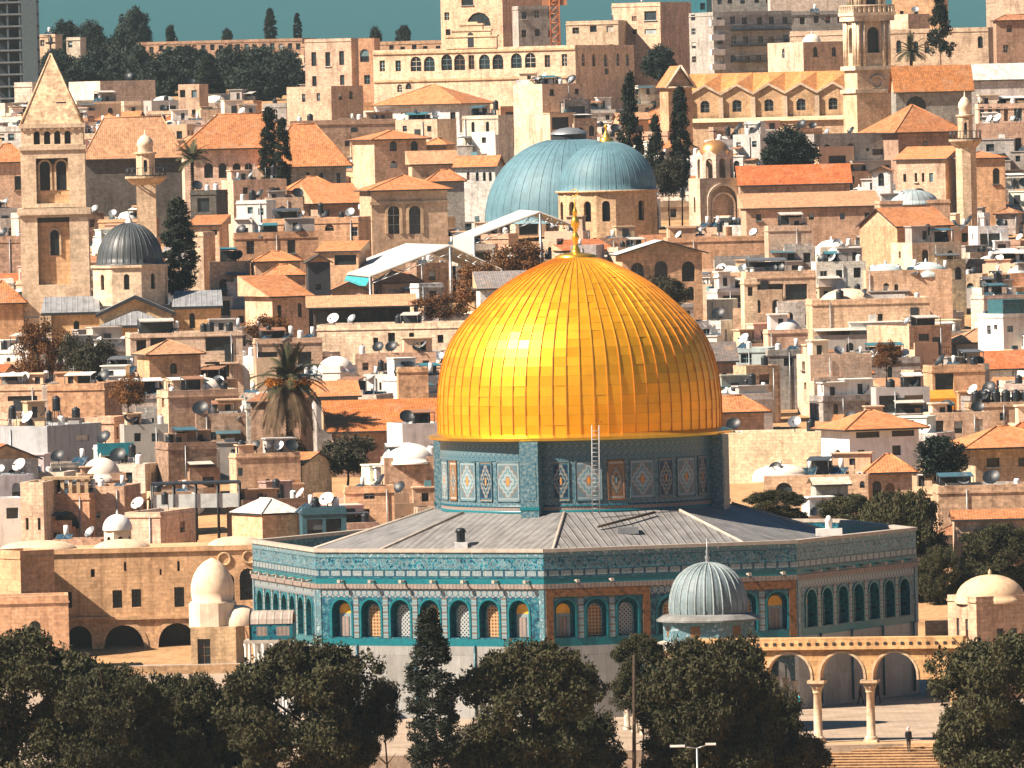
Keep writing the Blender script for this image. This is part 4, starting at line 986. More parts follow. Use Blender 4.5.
# ---- tall bell tower with a stone pyramid roof
def bell_tower():
    d = 1095.0; px = d / FPX; cx = 57.5; base = P(58, 345, d); t = thing('bell_tower', 'tall square bell tower with stone pyramid spire and cross', 'tower', (base.x, d, base.z), math.radians(1.5))
    Z = lambda y: P(57, y, d).z - base.z
    def stage(w_px, y0, y1, ops=(), recess=None, mat='ashlar', col=(.80, .62, .43), nm='shaft'):
        W = w_px * px; mb = MB(); mb.facade((-W / 2, -W / 2), (1, 0), W, Z(y0), Z(y1), ops(W) if callable(ops) else ops, 0, 0, .7, 10)
        for o, u in (((-W / 2, W / 2), (0, -1)), ((W / 2, -W / 2), (0, 1))): mb.facade(o, u, W, Z(y0), Z(y1), ops(W) if callable(ops) else ops, 0, 0, .7, 10)
        mb.facade((W / 2, W / 2), (-1, 0), W, Z(y0), Z(y1)); 
        inn = MB(); inn.box(-W / 2 + .72, W / 2 - .72, -W / 2 + .72, W / 2 - .72, Z(y0), Z(y1), 0)
        o = mb.build(nm, [M[mat]], t, color=col)
        return o, W, inn
    m_ = px
    # lower shaft with a tall recessed panel
    R = lambda W: [(W / 2 - .2, Z(284), 4.6, Z(219) - Z(284), False)]
    for (wp, y0, y1, ops) in ((70, 345, 321, []), (68, 319, 214, lambda W: [(W / 2 - .1, Z(284), W * .47, Z(217) - Z(284), False)]), (64, 207, 149, lambda W: [(W / 2 - .1, Z(203), W * .5, Z(158) - Z(203), False)]), (62, 145, 126, lambda W: [(W / 2 + (k - 1.5) * W * .165, Z(144), W * .1, Z(131) - Z(144), True) for k in range(4)])):
        o, W, inn = stage(wp, y0, y1, ops)
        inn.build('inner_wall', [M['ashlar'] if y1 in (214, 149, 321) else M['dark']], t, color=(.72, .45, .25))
    # cornices
    for y, wp, hgt in ((320, 73, .7), (211, 73, .75), (147.5, 67, .5), (125.5, 66, .5)):
        W = wp * px; c = MB(); c.box(-W / 2, W / 2, -W / 2, W / 2, Z(y) - hgt / 2, Z(y) + hgt / 2); c.build('cornice', [M['ashlar']], t, color=(.74, .58, .41))
    # panel windows and corbel arches, on the recessed wall
    for wp, ys, wn, ht, n, cy, cw in ((68, 282, 1.0, 2.9, 1, 220, .5), (64, 190, 1.15, 3.3, 2, 162, .5)):
        W = wp * px; yf = -W / 2 + .7
        for k in range(n):
            x = (k - (n - 1) / 2) * 1.85; b = Z(255 if n == 1 else 190)
            w_ = MB(); arch_panel(w_, wn, ht, True, -.03, 0); ring(w_, 0, 0, wn, ht, True, .22, -.16, 0, 1); o = w_.build('window', [M['black'], M['ashlar']], t, (x, yf, b), color=(.7, .52, .34))
            o2 = link_copy(o, t, (-W / 2 + .7, -x, b), -math.pi / 2)
        wv = W * .47
        for k in range(6): c = MB(); arch_panel(c, .62, .75, True, 0, 0, 0, 0, 6); c.build('corbel_arch', [M['dark']], t, (-.1 - wv / 2 + wv * (k + .5) / 6, yf - .02, Z(cy + 2)))
    for i in range(9): k = MB(); k.box(-3.3 + .78 * i, -2.95 + .78 * i, -3.72, -3.55, Z(130), Z(127.5)); k.build('bracket', [M['ashlar']], t, color=(.5, .36, .25))
    W = 62 * px / 2; s = MB(); zb, zt = Z(124), Z(53); c4 = [(-W, -W), (W, -W), (W, W), (-W, W)]
    for i in range(4): s.face([(*c4[i], zb), (*c4[(i + 1) % 4], zb), (0, 0, zt)])
    for q in c4: s.tube((*q, zb), (0, 0, zt), .16, .1, 5)
    sp = s.build('spire', [M['rubble']], t, color=(.72, .52, .33))
    b = MB(); b.face([(.2, -W * .62, zb + 2.7), (1.35, -W * .72, zb + 1.9), (1.7, -W * .52, zb + 2.55)]); b.box(.55, 1.6, -2.5, -1.6, zb + 1.7, zb + 2.5); b.build('dormer', [M['dark']], sp)
    c = MB(); c.tube((0, 0, zt - .2), (0, 0, zt + 1.9), .1); c.box(-.55, .55, -.09, .09, zt + 1.05, zt + 1.27); c.lathe([(.0, 0), (.32, .25), (0, .5)], 8, (0, 0, zt)); c.build('cross', [M['dark']], sp)
    FOOT.append((base.x - 5, base.x + 5, d - 5, d + 5)); PROT.append((22, 94, 40, 330, d))
bell_tower()

# ---- church with the black ribbed dome
def black_dome_church():
    d = 1072.0; px = d / FPX; base = P(132, 352, d); t = thing('black_domed_church', 'cream church with black ribbed dome on an octagonal drum', 'church', (base.x, d, base.z), math.radians(2))
    Z = lambda y: P(132, y, d).z - base.z; X = lambda x: (x - 132) * px
    oc = lambda r: [(r * math.cos(math.radians(22.5 + 45 * k - 6)), 7 + r * math.sin(math.radians(22.5 + 45 * k - 6))) for k in range(8)]
    dr = MB(); P8 = oc(4.35)
    for k in range(8):
        a, b = P8[k], P8[(k + 1) % 8]; L = math.dist(a, b); dr.facade(a, (b[0] - a[0], b[1] - a[1]), L, Z(306), Z(268), [(L / 2, Z(290), .62, 1.75, True)], 0, 0, .3, 8)
    dr.prism(oc(4.6), Z(268), Z(265.5), 0); drum = dr.build('drum', [M['ashlar']], t, color=(.72, .55, .38))
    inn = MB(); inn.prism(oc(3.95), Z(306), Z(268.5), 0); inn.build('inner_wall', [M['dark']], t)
    M['black_lead'] = mk_ribbed('black_lead', (0.06, 0.07, 0.075), 0.5, 0.3, 0.45, 0.25)
    R = 33.5 * px; b = MB(); pr = [(R + .2, 0), (R + .2, .15), (R, .18)] + [(R * math.cos(math.pi / 2 * k / 10), .18 + (Z(224) - Z(264.5)) * math.sin(math.pi / 2 * k / 10)) for k in range(1, 11)]; pr[-1] = (0, pr[-1][1])
    b.lathe(pr, 48, (0, 7, Z(265.4)))
    for k in range(32):
        a = 2 * math.pi * k / 32
        for (r0, z0), (r1, z1) in zip(pr[2:], pr[3:]): b.tube((r0 * math.cos(a), 7 + r0 * math.sin(a), Z(265.4) + z0), (r1 * math.cos(a), 7 + r1 * math.sin(a), Z(265.4) + z1), .06, .05, 4, 0, False)
    dm = b.build('dome', [M['black_lead']], t)
    f = MB(); f.lathe([(.5, 0), (.3, .5), (.12, .8), (.1, 1.1), (0, 1.15)], 10, (0, 7, Z(224.5))); f.build('finial', [M['white']], dm)
    # body: gabled front, side wings, apse roof
    w_ = MB(); Wf = 73 * px; x0 = X(100); zt = Z(312)
    w_.facade((x0, 0), (1, 0), Wf, 0, zt, [], 0); w_.face([(x0, 0, zt), (x0 + Wf, 0, zt), (x0 + Wf / 2, 0, Z(297))]); w_.facade((x0, 12), (0, -1), 12, 0, zt); w_.facade((x0 + Wf, 0), (0, 1), 12, 0, zt)
    for xa, xb, yt, yw, wx in ((44, 100, 312, 335, 77), (174, 222, 309, 330, 193)):
        w_.facade((X(xa), 1.5), (1, 0), (xb - xa) * px, 0, Z(yt), [((wx - xa) * px, Z(yw), .62, 1.7, True)], 0, 0, .3, 8)
        w_.facade((X(xa), 8), (0, -1), 6.5, 0, Z(yt)); w_.facade((X(xb), 1.5), (0, 1), 6.5, 0, Z(yt))
    w_.facade((X(102), -1.4), (1, 0), 70 * px, 0, Z(325), [], 0); w_.facade((X(102), 0), (0, -1), 1.4, 0, Z(325)); w_.facade((X(172), -1.4), (0, 1), 1.4, 0, Z(325))
    w_.build('wall', [M['ashlar']], t, color=(.70, .47, .25))
    for xa, xb, wx, yw in ((44, 100, 77, 335), (174, 222, 193, 330)):
        q = bpy.data.objects.new('window', window_mesh(.6, 1.7, True, 'plain')); COL.objects.link(q); q.parent = t; q.location = (X(wx), 1.5 + .28, Z(yw))
    r = MB(); zr = Z(296)
    for s_ in (0, 1):
        xe = x0 - .4 if s_ == 0 else x0 + Wf + .4; xm_ = x0 + Wf / 2
        q = [(xe, -.5, zt - .15), (xm_, -.5, zr + .1), (xm_, 12, zr + .1), (xe, 12, zt - .15)]; r.face(q if s_ else q[::-1])
        q = [(xe, -.5, zt - .15), (xm_, -.5, zr + .1), (xm_, -.5, zr - .35), (xe, -.5, zt - .55)]; r.face(q if not s_ else q[::-1], 1)
    for xa, xb, ya, yb in ((42, 101, 296, 311), (173, 224, 293, 308)):
        z0, z1 = Z(yb), Z(ya); r.face([(X(xa), 1.1, z0), (X(xb), 1.1, z0), (X(xb) - .1, 6.5, z1), (X(xa) + .3, 6.5, z1)]); r.box(X(xa), X(xb), 1.1, 1.5, z0 - .3, z0 - .003, 1)
        r.face([(X(xa), 1.1, z0), (X(xa) + .3, 6.5, z1), (X(xa), 8, z0)][::-1], 0)
    za, zb = Z(325) + .02, Z(310); c = [(X(100), -1.8, za), (X(174), -1.8, za), (X(174), 0, za), (X(100), 0, za)]; ap = (X(137), -.05, zb)
    r.face([c[0], c[1], ap]); r.face([c[1], c[2], ap]); r.face([c[3], c[0], ap]); r.box(X(100), X(174), -1.8, -1.45, za - .3, za - .004, 1)
    r.build('roof', [M['lead'], M['dark']], t, color=(.24, .25, .26))
    bt = MB(); bt.prism([(X(44) - .4, .2), (X(52), .2), (X(52), 1.6), (X(44) - .4, 1.6)], 0, Z(314)); bt.build('buttress', [M['ashlar']], t, color=(.72, .56, .38))
    FOOT.append((X(40) + base.x, X(226) + base.x, d - 3, d + 14)); PROT.append((42, 224, 222, 345, d))
black_dome_church()

# ---- the two blue-grey domes of the big church, drum, canopies and tower front
def twin_domes():
    d = 1225.0; px = d / FPX; base = P(570, 256, d); t = thing('twin_domed_church', 'big old church with two blue grey lead domes one behind the other', 'church', (base.x, d, base.z))
    M['blue_lead'] = mk_ribbed('blue_lead', (0.095, 0.195, 0.235), 0.75, 0.2, 0.6, 0.22, 0, (.7, .72, .72))
    Zd = lambda y, dd: P(570, y, dd).z - base.z
    d2 = 1248.0; R = 86 * d2 / FPX; zb, zt = Zd(222, d2), Zd(137.5, d2); xc = (573 - 570) * px
    b = MB(); pr = [(R * 1.02, 0), (R, .3)] + [(R * math.cos(a) ** .92, .3 + (zt - zb - .3) * math.sin(a)) for a in [math.pi / 2 * k / 14 for k in range(1, 14)]]
    pr = [q for q in pr if q[0] > 2.1]; b.lathe(pr, 72, (0, 0, 0)); dm = b.build('rotunda_dome', [M['blue_lead']], t, (xc, d2 - d, zb))
    zc = pr[-1][1]; f = MB(); f.lathe([(2.25, zc - .3), (2.25, zc + .7)], 24, mi=0, smooth=False); f.lathe([(2.5, zc + .7), (2.4, zc + .9), (1.2, zc + 1.45), (0, zc + 1.6)], 24, mi=1); f.build('lantern', [M['dark'], M['metal']], dm)
    rb = MB()
    for k in range(48):
        a = 2 * math.pi * k / 48
        for (r0, z0), (r1, z1) in zip(pr[1:], pr[2:]): rb.tube((r0 * math.cos(a), r0 * math.sin(a), z0), (r1 * math.cos(a), r1 * math.sin(a), z1),   .045, .04, 4, 0, False)
    rb.build('seams', [M['blue_lead']], dm)
    d1 = 1225.0; R = 49 * d1 / FPX; zb, zt = Zd(191, d1), Zd(142, d1); xc = (609 - 570) * px
    b = MB(); pr = [(R * 1.03, 0), (R, .2)] + [(R * math.cos(a), .2 + (zt - zb - .2) * math.sin(a)) for a in [math.pi / 2 * k / 12 for k in range(1, 13)]]; pr[-1] = (0, pr[-1][1]); b.lathe(pr, 60)
    for k in range(40):
        a = 2 * math.pi * k / 40
        for (r0, z0), (r1, z1) in zip(pr[1:], pr[2:]): b.tube((r0 * math.cos(a), r0 * math.sin(a), z0), (r1 * math.cos(a), r1 * math.sin(a), z1),   .035, .03, 4, 0, False)
    d3 = b.build('choir_dome', [M['blue_lead']], t, (xc, 0, zb))
    f = MB(); zz = zt - zb; f.lathe([(.9, zz - .2), (.9, zz + .35), (.4, zz + .5), (.45, zz + .8), (.2, zz + 1.1), (.14, zz + 1.6), (.3, zz + 1.9), (0, zz + 2.2)], 12); f.build('orb', [M['gold_plain']], d3)
    w_ = MB(); R2 = 50 * d1 / FPX; z0, z1 = 0, zb; n = 16
    for k in range(n):
        a0, a1 = math.radians(-90 - 14 + 22.5 * k), math.radians(-90 - 14 + 22.5 * (k + 1)); p0, p1 = (xc + R2 * math.cos(a0), R2 * math.sin(a0)), (xc + R2 * math.cos(a1), R2 * math.sin(a1)); L = math.dist(p0, p1)
        w_.facade(p0, (p1[0] - p0[0], p1[1] - p0[1]), L, z0, z1, [(L / 2, zb - 3.9, 1.0, 2.6, True)] if k % 2 == 0 or k > 10 else [], 0, 1, .5, 8)
    w_.lathe([(R2, zb - .25), (R2 + .3, zb - .2), (R2 + .3, zb), (R2 - .4, zb + .05)], 32, (xc, 0, 0))
    w_.build('drum', [M['stone'], M['stone'], M['dark']], t, color=(.64, .44, .26))
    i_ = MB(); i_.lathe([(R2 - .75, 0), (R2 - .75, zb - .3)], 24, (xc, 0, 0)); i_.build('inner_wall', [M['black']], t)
    # lower apse roofs and walls in front of the drum
    r = MB(); r.lathe([(88 * px, -2), (88 * px, 1.8)], 40, (3 * px, 23, 0)); r.build('rotunda_wall', [M['stone']], t, color=(.45, .30, .18))
    FOOT.append((base.x - 10, base.x + 14, d - 7, d2 + 12)); PROT.append((487, 662, 125, 228, d))
twin_domes()
def tower_front():
    h = house(358, 371, 447, 190, 262, 'tan', 'hip', rise=14, wins=[(393, 234, 12, 28, True), (414, 234, 12, 28, True), (382, 194, 8, 7), (414, 194, 10, 5)], swins=[(364, 232, 4, 12, True)], psi=9, d=1160, name='church_tower', cat='tower',
              label='square church tower with paired arched windows under an orange hipped roof', mat='ashlar', cornice=True, wstyle='bars', over=.6)
    for q in ((393 - 371), (414 - 371)):
        r = MB(); W = 12 * h.d / FPX; hh = 28 * h.d / FPX; zz = P(393, 234, h.d).z - h.root.location.z; ring(r, -h.W / 2 + q * h.d / FPX / math.cos(h.rz), zz, W, hh, True, .32, -.14, 0, 0, 10); r.build('arch_trim', [M['ashlar']], h.root, color=(.66, .46, .28))
    c = MB(); zz = P(393, 203, h.d).z - h.root.location.z; c.box(-h.W / 2 - .2, h.W / 2 + .15, -.22, -.003, zz - .2, zz + .2); c.build('cornice', [M['ashlar']], h.root, color=(.62, .44, .28))
    return h
tower_front()
def canopy(name, label, sheets, posts, d0, col=(.56, .53, .48), side=None):
    """white sheets, each a loop of (column, row, depth); posts: points the poles rise to"""
    q0 = sheets[0][0]; t = thing(name, label, 'canopy', (P(q0[0], q0[1], d0).x, d0, ground_z(d0))); L = t.location
    mb = MB()
    for s in sheets:
        p = [P(*q) - L for q in s]; up = Vector((0, 0, .15)); mb.face([q + up for q in p], 0); mb.face([q for q in reversed(p)], 0)
        for a, b in zip(p, p[1:] + p[:1]): mb.face([a, b, b + up, a + up], 0)
    mb.build('sheet_roof', [M['paint']], t, color=col)
    f = MB()
    for a, b in zip(posts, posts[1:]):
        a, b = P(*a) - L, P(*b) - L
        for k in range(7):
            p, q = a.lerp(b, k / 7), a.lerp(b, (k + 1) / 7); dz = Vector((0, 0, -.8)); dy = Vector((0, .15, -.02)); p += dy; q += dy; f.tube(p, q, .07, .07, 4); f.tube(p + dz, q + dz, .07, .07, 4); f.tube(p + dz if k % 2 else p, q if k % 2 else q + dz, .06, .06, 4)
    for a in posts: a = P(*a) - L; f.tube((a.x, a.y + .15, -3), (a.x, a.y + .15, a.z), .15, .15, 6)
    f.build('truss', [M['metal']], t)
    if side:
        b = MB(); p = [P(*q) - L for q in side]; b.face(p); b.face([q + Vector((0, .1, 0)) for q in reversed(p)]); b.build('side_sheet', [M['paint']], t, color=(.03, .32, .36))
    xs = [P(*q).x for s in sheets for q in s]; ys = [q[2] for s in sheets for q in s]; FOOT.append((min(xs), max(xs), min(ys), max(ys))); pp = [q for s in sheets for q in s]
    PROT.append((min(p[0] for p in pp), max(p[0] for p in pp), min(p[1] for p in pp), max(p[1] for p in pp) + 8, d0))
canopy('sheet_canopy', 'large white sheet roof on trusses with turquoise end above the dusty excavation', [[(331, 273, 1122), (370, 277, 1098), (450, 246, 1098), (406, 244.5, 1122)], [(450, 246.3, 1098), (502, 270, 1098), (470, 268, 1122), (407, 244.8, 1122)]], [(370, 277, 1098), (450, 246, 1098), (502, 270, 1098)], 1098,
       side=[(331, 284, 1121), (366, 286, 1099), (370, 278, 1099), (331, 274, 1121)])
canopy('sheet_canopy', 'white folded sheet roof with open gable before the blue grey domes', [[(453, 238, 1160), (474, 237, 1138), (540, 212.5, 1138), (520, 211, 1160)], [(453, 248, 1160), (474, 255, 1138), (474, 237.2, 1138), (453, 238.2, 1160)], [(540, 212.7, 1138), (575, 226, 1138), (556, 225, 1160), (521, 211.3, 1160)]], [(474, 237, 1138), (540, 212.5, 1138), (575, 226, 1138)], 1138, col=(.58, .55, .5))

# ---- white arched bell cupola with a small gold dome
def cupola():
    d = 1238.0; px = d / FPX; base = P(717, 250, d); t = thing('gold_domed_cupola', 'small white arched bell cupola with tiny golden dome and cross', 'bell tower', (base.x, d, base.z), math.radians(20))
    Z = lambda y: P(717, y, d).z - base.z; W = 46 * px
    mb = MB(); mb.facade((-W / 2 + .8, 0), (1, 0), W, 0, Z(178), [(W / 2 + .2, Z(222), W * .62, Z(186) - Z(222), True, .8)], 0, 0, .8, 16); mb.facade((-W / 2 + .8, 4), (0, -1), 4, 0, Z(178), [(2, Z(212), .5, 2.0, True)], 0, 0); mb.facade((W / 2 + .8, 0), (0, 1), 4, 0, Z(178)); mb.face([(-W / 2 + .8, 0, Z(178)), (W / 2 + .8, 0, Z(178)), (W / 2 + .8, 4, Z(178)), (-W / 2 + .8, 4, Z(178))]); mb.face([(-W / 2 + 1, .8, 0), (W / 2, .8, 0), (W / 2, .8, Z(184)), (-W / 2 + 1, .8, Z(184))])
    mb.build('wall', [M['ashlar']], t, color=(.66, .5, .36))
    for s_, th in ((.62, .35), (.48, .22)):
        r = MB(); ring(r, .2 + .8, Z(222), W * s_, (Z(186) - Z(222)) * (s_ / .62), True, th, -.18, 0, 0, 14); r.build('arch_trim', [M['ashlar']], t, color=(.74, .6, .46))
    # eight-sided lantern of slim arches
    n = 8; R = 19 * px; z0, z1 = Z(178), Z(155); c = (.8, 2.2); L2 = 2 * R * math.sin(math.pi / n); l = MB()
    for k in range(n):
        a0, a1 = 2 * math.pi * k / n - .3, 2 * math.pi * (k + 1) / n - .3; p0 = (c[0] + R * math.cos(a0), c[1] + R * math.sin(a0)); p1 = (c[0] + R * math.cos(a1), c[1] + R * math.sin(a1))
        l.facade(p0, (p1[0] - p0[0], p1[1] - p0[1]), L2, z0, z1, [(L2 / 2, z0, L2 * .5, (z1 - z0) * .85, True, .35)], 0, 0, .35, 8)
        m0 = ((p0[0] + p1[0]) / 2, (p0[1] + p1[1]) / 2); u = Vector((p1[0] - p0[0], p1[1] - p0[1], 0)).normalized()
        l.face([(p0[0], p0[1], z1), (p1[0], p1[1], z1), (m0[0], m0[1], z1 + .7)]); l.face([(p1[0], p1[1], z1), (p0[0], p0[1], z1), (m0[0] - u.y * -.01, m0[1] + u.x * .01, z1 + .7)])
    ln = l.build('lantern', [M['ashlar']], t, color=(.76, .62, .48))
    core = MB(); core.lathe([(R * .55, z0), (R * .55, z1)], 10, (*c, 0)); core.build('core', [M['ashlar']], ln, color=(.3, .22, .16))
    dm = dome_mesh(15.5 * px, 1.75, 20, .1, .9, .12); o = dm.build('dome', [M['gold_old']], ln, (*c, z1 + .1)); 
    x = MB(); x.tube((*c, z1 + 1.8), (*c, z1 + 3.6), .06); x.box(c[0] - .4, c[0] + .4, c[1] - .05, c[1] + .05, z1 + 3.0, z1 + 3.12); x.build('cross', [M['dark']], ln)
    FOOT.append((base.x - 4, base.x + 5, d - 2, d + 6)); PROT.append((687, 742, 132, 222, d))
M['gold_old'] = mk_plain('old_gilding', (0.75, 0.38, 0.14), 0.35, 0.7, 0.5, 0.2)
cupola()

# ---- the long gabled church and its big bell tower
def gabled_church():
    d = 1435.0; px = d / FPX; A = P(690, 152, d); t = thing('gabled_church', 'long church with zigzag wall gables below an orange tiled roof', 'church', (A.x, d, A.z), math.radians(-3))
    Z = lambda x, y: P(x, y, d).z - A.z; W = (850 - 690) * px; n = 5; pitch = W / n; X = lambda x: (x - 690) * px
    mb = MB(); zv, zp = Z(770, 95), Z(770, 86)
    ops = [((k + .5) * pitch, Z(770, 111), 1.35, 1.75, .35) for k in range(n)]
    mb.facade((0, 0), (1, 0), W, 0, zv, ops, 0, 0, .35, 6)
    for k in range(n): mb.face([(k * pitch, 0, zv), ((k + 1) * pitch, 0, zv), ((k + .5) * pitch, 0, zp)])
    mb.facade((0, 12), (0, -1), 12, 0, zv); mb.build('wall', [M['stone']], t, color=(.66, .44, .25))
    tr = MB()
    for k in range(n):
        for a, b in (((k * pitch, zv), ((k + .5) * pitch, zp)), (((k + .5) * pitch, zp), ((k + 1) * pitch, zv))):
            tr.face([(a[0], -.3, a[1] + .1), (b[0], -.3, b[1] + .1), (b[0], -.3, b[1] + .5), (a[0], -.3, a[1] + .5)]); tr.face([(a[0], -.3, a[1] + .5), (b[0], -.3, b[1] + .5), (b[0], .2, b[1] + .5), (a[0], .2, a[1] + .5)]); tr.face([(b[0], -.3, b[1] + .1), (a[0], -.3, a[1] + .1), (a[0], 0, a[1] + .1), (b[0], 0, b[1] + .1)])
        tr.box(k * pitch - .35, k * pitch + .35, -.4, -.003, 0, zv - .2)
    tr.build('gable_trim', [M['ashlar']], t, color=(.72, .56, .4))
    for q in ops: o = bpy.data.objects.new('window', window_mesh(q[2], q[3], True, 'bars')); COL.objects.link(o); o.parent = t; o.location = (q[0], .33, q[1]); o.color = (.2, .22, .22, 1)
    r = MB(); zr = Z(770, 72)
    prev = None
    for k in range(n):
        a, m_, b = (k * pitch, 0, zv + .45), ((k + .5) * pitch, 0, zp + .45), ((k + 1) * pitch, 0, zv + .45)
        r.face([a, m_, ((k + .5) * pitch, 6, zr), (k * pitch, 6, zr)]); r.face([m_, b, ((k + 1) * pitch, 6, zr), ((k + .5) * pitch, 6, zr)])
    r.face([(W, 12, zv), (0, 12, zv), (0, 6, zr), (W, 6, zr)]); r.build('roof', [M['tiles']], t, color=(.56, .24, .08))
    lw = MB(); lw.box(0, W, -2.5, -.45, 0, Z(770, 121)); lw.face([(0, -2.9, Z(770, 121)), (W, -2.9, Z(770, 121)), (W, -.4, Z(770, 117)), (0, -.4, Z(770, 117))], 1); lw.build('lean_to', [M['stone'], M['ashlar']], t, color=(.7, .5, .32))
    FOOT.append((A.x, A.x + W, d - 3, d + 13)); PROT.append((690, 850, 68, 124, d))
    h = house(660, 668, 692, 87, 128, 'ochre', 'gy', rise=21, d=1422, psi=18, name='church_porch', cat='church', label='small gabled bell front with orange roof beside the zigzag church', tile='orange', over=.5, deep=8)
    tr = MB(); W2 = h.W / 2 + .5; zr = h.H + 21 * h.d / FPX
    for s in (-1, 1):
        a, b = Vector((s * W2, -.55, h.H - .2)), Vector((0, -.55, zr)); tr.tube(a, b, .22, .22, 4)
    tr.tube((-W2, -.55, h.H - .1), (W2, -.55, h.H - .1), .2, .2, 4); tr.build('gable_trim', [M['ashlar']], h.root, color=(.75, .6, .45))
gabled_church()
def campanile():
    d = 1415.0; px = d / FPX; A = P(870, 152, d); t = thing('campanile', 'tall cream campanile with corner columns and a balustrade beside the zigzag church', 'tower', (A.x, d, A.z), math.radians(18))
    Z = lambda y: P(868, y, d).z - A.z
    def st(w_, y0, y1, op=None, col=(.72, .55, .37)):
        W = w_ * px; mb = MB(); ops = [(W / 2, Z(op[0]), op[2] * px, Z(op[1]) - Z(op[0]), True)] if op else []
        for o, u in (((-W / 2, -W / 2), (1, 0)), ((-W / 2, W / 2), (0, -1)), ((W / 2, -W / 2), (0, 1)), ((W / 2, W / 2), (-1, 0))): mb.facade(o, u, W, Z(y0), Z(y1), ops, 0, 0, .6, 10)
        o = mb.build('shaft', [M['ashlar']], t, color=col)
        if op:
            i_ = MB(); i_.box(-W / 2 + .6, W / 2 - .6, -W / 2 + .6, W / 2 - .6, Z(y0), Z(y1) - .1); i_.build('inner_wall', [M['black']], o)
            for s, (ux, uy) in ((0, (1, 0)), (1, (0, -1))):
                for f in (-.46, -.3, .3, .46):
                    x, y = (f * W, -W / 2 - .12) if s == 0 else (-W / 2 - .12, f * W); pl = MB(); pl.tube((x, y, Z(y0)), (x, y, Z(y1)), .27, .24, 8); pl.build('pilaster', [M['ashlar']], o, color=(.76, .6, .42))
        return o
    st(40, 152, 92, None, (.68, .48, .3)); st(37, 90, 70, None, (.7, .5, .33)); st(35, 66, 20, (53, 27, 13)); st(28, 12, -30, (7, -20, 11))
    for y, w_, hh in ((91, 44, .55), (68, 43, .6), (18, 43, .9), (14, 45, .5)):
        W = w_ * px; c = MB(); c.box(-W / 2, W / 2, -W / 2, W / 2, Z(y) - hh / 2, Z(y) + hh / 2); c.build('cornice', [M['ashlar']], t, color=(.76, .62, .45))
    b = MB(); W = 42 * px / 2
    for k in range(9):
        f = -W + 2 * W * k / 8
        for x, y in ((f, -W), (-W, f), (W, f)): b.lathe([(.14, 0), (.2, .3), (.1, .8), (.16, .95)], 6, (x, y, Z(12.5)))
    for a, c in (((-W, -W), (W, -W)), ((-W, -W), (-W, W)), ((W, -W), (W, W))): b.tube((*a, Z(12.5) + 1), (*c, Z(12.5) + 1), .14, .14, 4)
    b.build('balustrade', [M['ashlar']], t, color=(.76, .6, .44))
    k = MB(); k.lathe([(1.1, 0), (1.1, .2), (.75, .2), (.75, -.1), (0, -.1)], 20); W = 37 * px; o = k.build('round_window', [M['ashlar']], t, (.3, -W / 2 - .02, Z(82)), color=(.6, .45, .32)); o.rotation_euler = (math.pi / 2, 0, 0)
    s = MB(); W = 30 * px / 2; zb, zt = Z(-30), Z(-70); c4 = [(-W, -W), (W, -W), (W, W), (-W, W)]
    for i in range(4): s.face([(*c4[i], zb), (*c4[(i + 1) % 4], zb), (0, 0, zt)])
    s.build('spire', [M['rubble']], t, color=(.6, .45, .3))
    FOOT.append((A.x - 4, A.x + 4, d - 4, d + 4)); PROT.append((845, 893, -5, 130, d))
campanile()
def minaret(px0, ytop, ybase, d, w_px, ybal, name, label, rail=True, col=(.68, .51, .34)):
    px = d / FPX; A = P(px0, ybase, d); t = thing(name, label, 'minaret', (A.x, d, A.z)); Z = lambda y: P(px0, y, d).z - A.z; R = w_px * px / 2
    oc = lambda r, n=8: [(r * math.cos(2 * math.pi * (k + .5) / n), r * math.sin(2 * math.pi * (k + .5) / n)) for k in range(n)]
    zb = Z(ybal); H = Z(ytop) - zb
    mb = MB(); mb.prism(oc(R * 1.35, 4 if not rail else 8), 0, zb - 1.1); mb.lathe([(R * 1.35, zb - 1.1), (R * 2.1, zb - .25), (R * 2.1, zb)], 16, smooth=False); mb.build('shaft', [M['stone']], t, color=col)
    g = MB(); g.lathe([(R * 2.0, zb), (R * 2.0, zb + .12), (R * 1.9, zb + .12), (R * 1.9, zb)], 16, smooth=False)
    for k in range(16): a = 2 * math.pi * k / 16; g.tube((R * 1.95 * math.cos(a), R * 1.95 * math.sin(a), zb), (R * 1.95 * math.cos(a), R * 1.95 * math.sin(a), zb + 1.0), .05)
    g.lathe([(R * 2.02, zb + 1), (R * 1.88, zb + 1.08)], 16, smooth=False); g.build('gallery', [M['dark']], t)
    u = MB(); n = 8; P8 = oc(R * 1.0)
    for k in range(n):
        a, b = P8[k], P8[(k + 1) % n]; L = math.dist(a, b); u.facade(a, (b[0] - a[0], b[1] - a[1]), L, zb, zb + H * .5, [(L / 2, zb + H * .1, L * .45, H * .28, True, .15)] if k % 2 else [], 0, 1, .15, 6)
    u.lathe([(R * 1.02, zb + H * .5), (R * 1.15, zb + H * .52), (R * 1.15, zb + H * .55), (R * .8, zb + H * .56)], 16, smooth=False); us = u.build('upper_shaft', [M['stone'], M['dark']], t, color=tuple(min(.8, c * 1.12) for c in col))
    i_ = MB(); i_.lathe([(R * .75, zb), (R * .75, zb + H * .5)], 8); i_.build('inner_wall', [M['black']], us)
    c = MB(); c.lathe([(R * .75, zb + H * .55), (R * .72, zb + H * .68), (R * .85, zb + H * .72), (R * .78, zb + H * .82), (R * .4, zb + H * .93), (.1, zb + H * .97), (.05, zb + H * 1.08), (0, zb + H * 1.08)], 16); c.build('cap', [M['plaster']], t, color=(.7, .55, .4))
    FOOT.append((A.x - R * 2, A.x + R * 2, d - R * 2, d + R * 2)); PROT.append((px0 - w_px, px0 + w_px, ytop, ybal + 20, d))
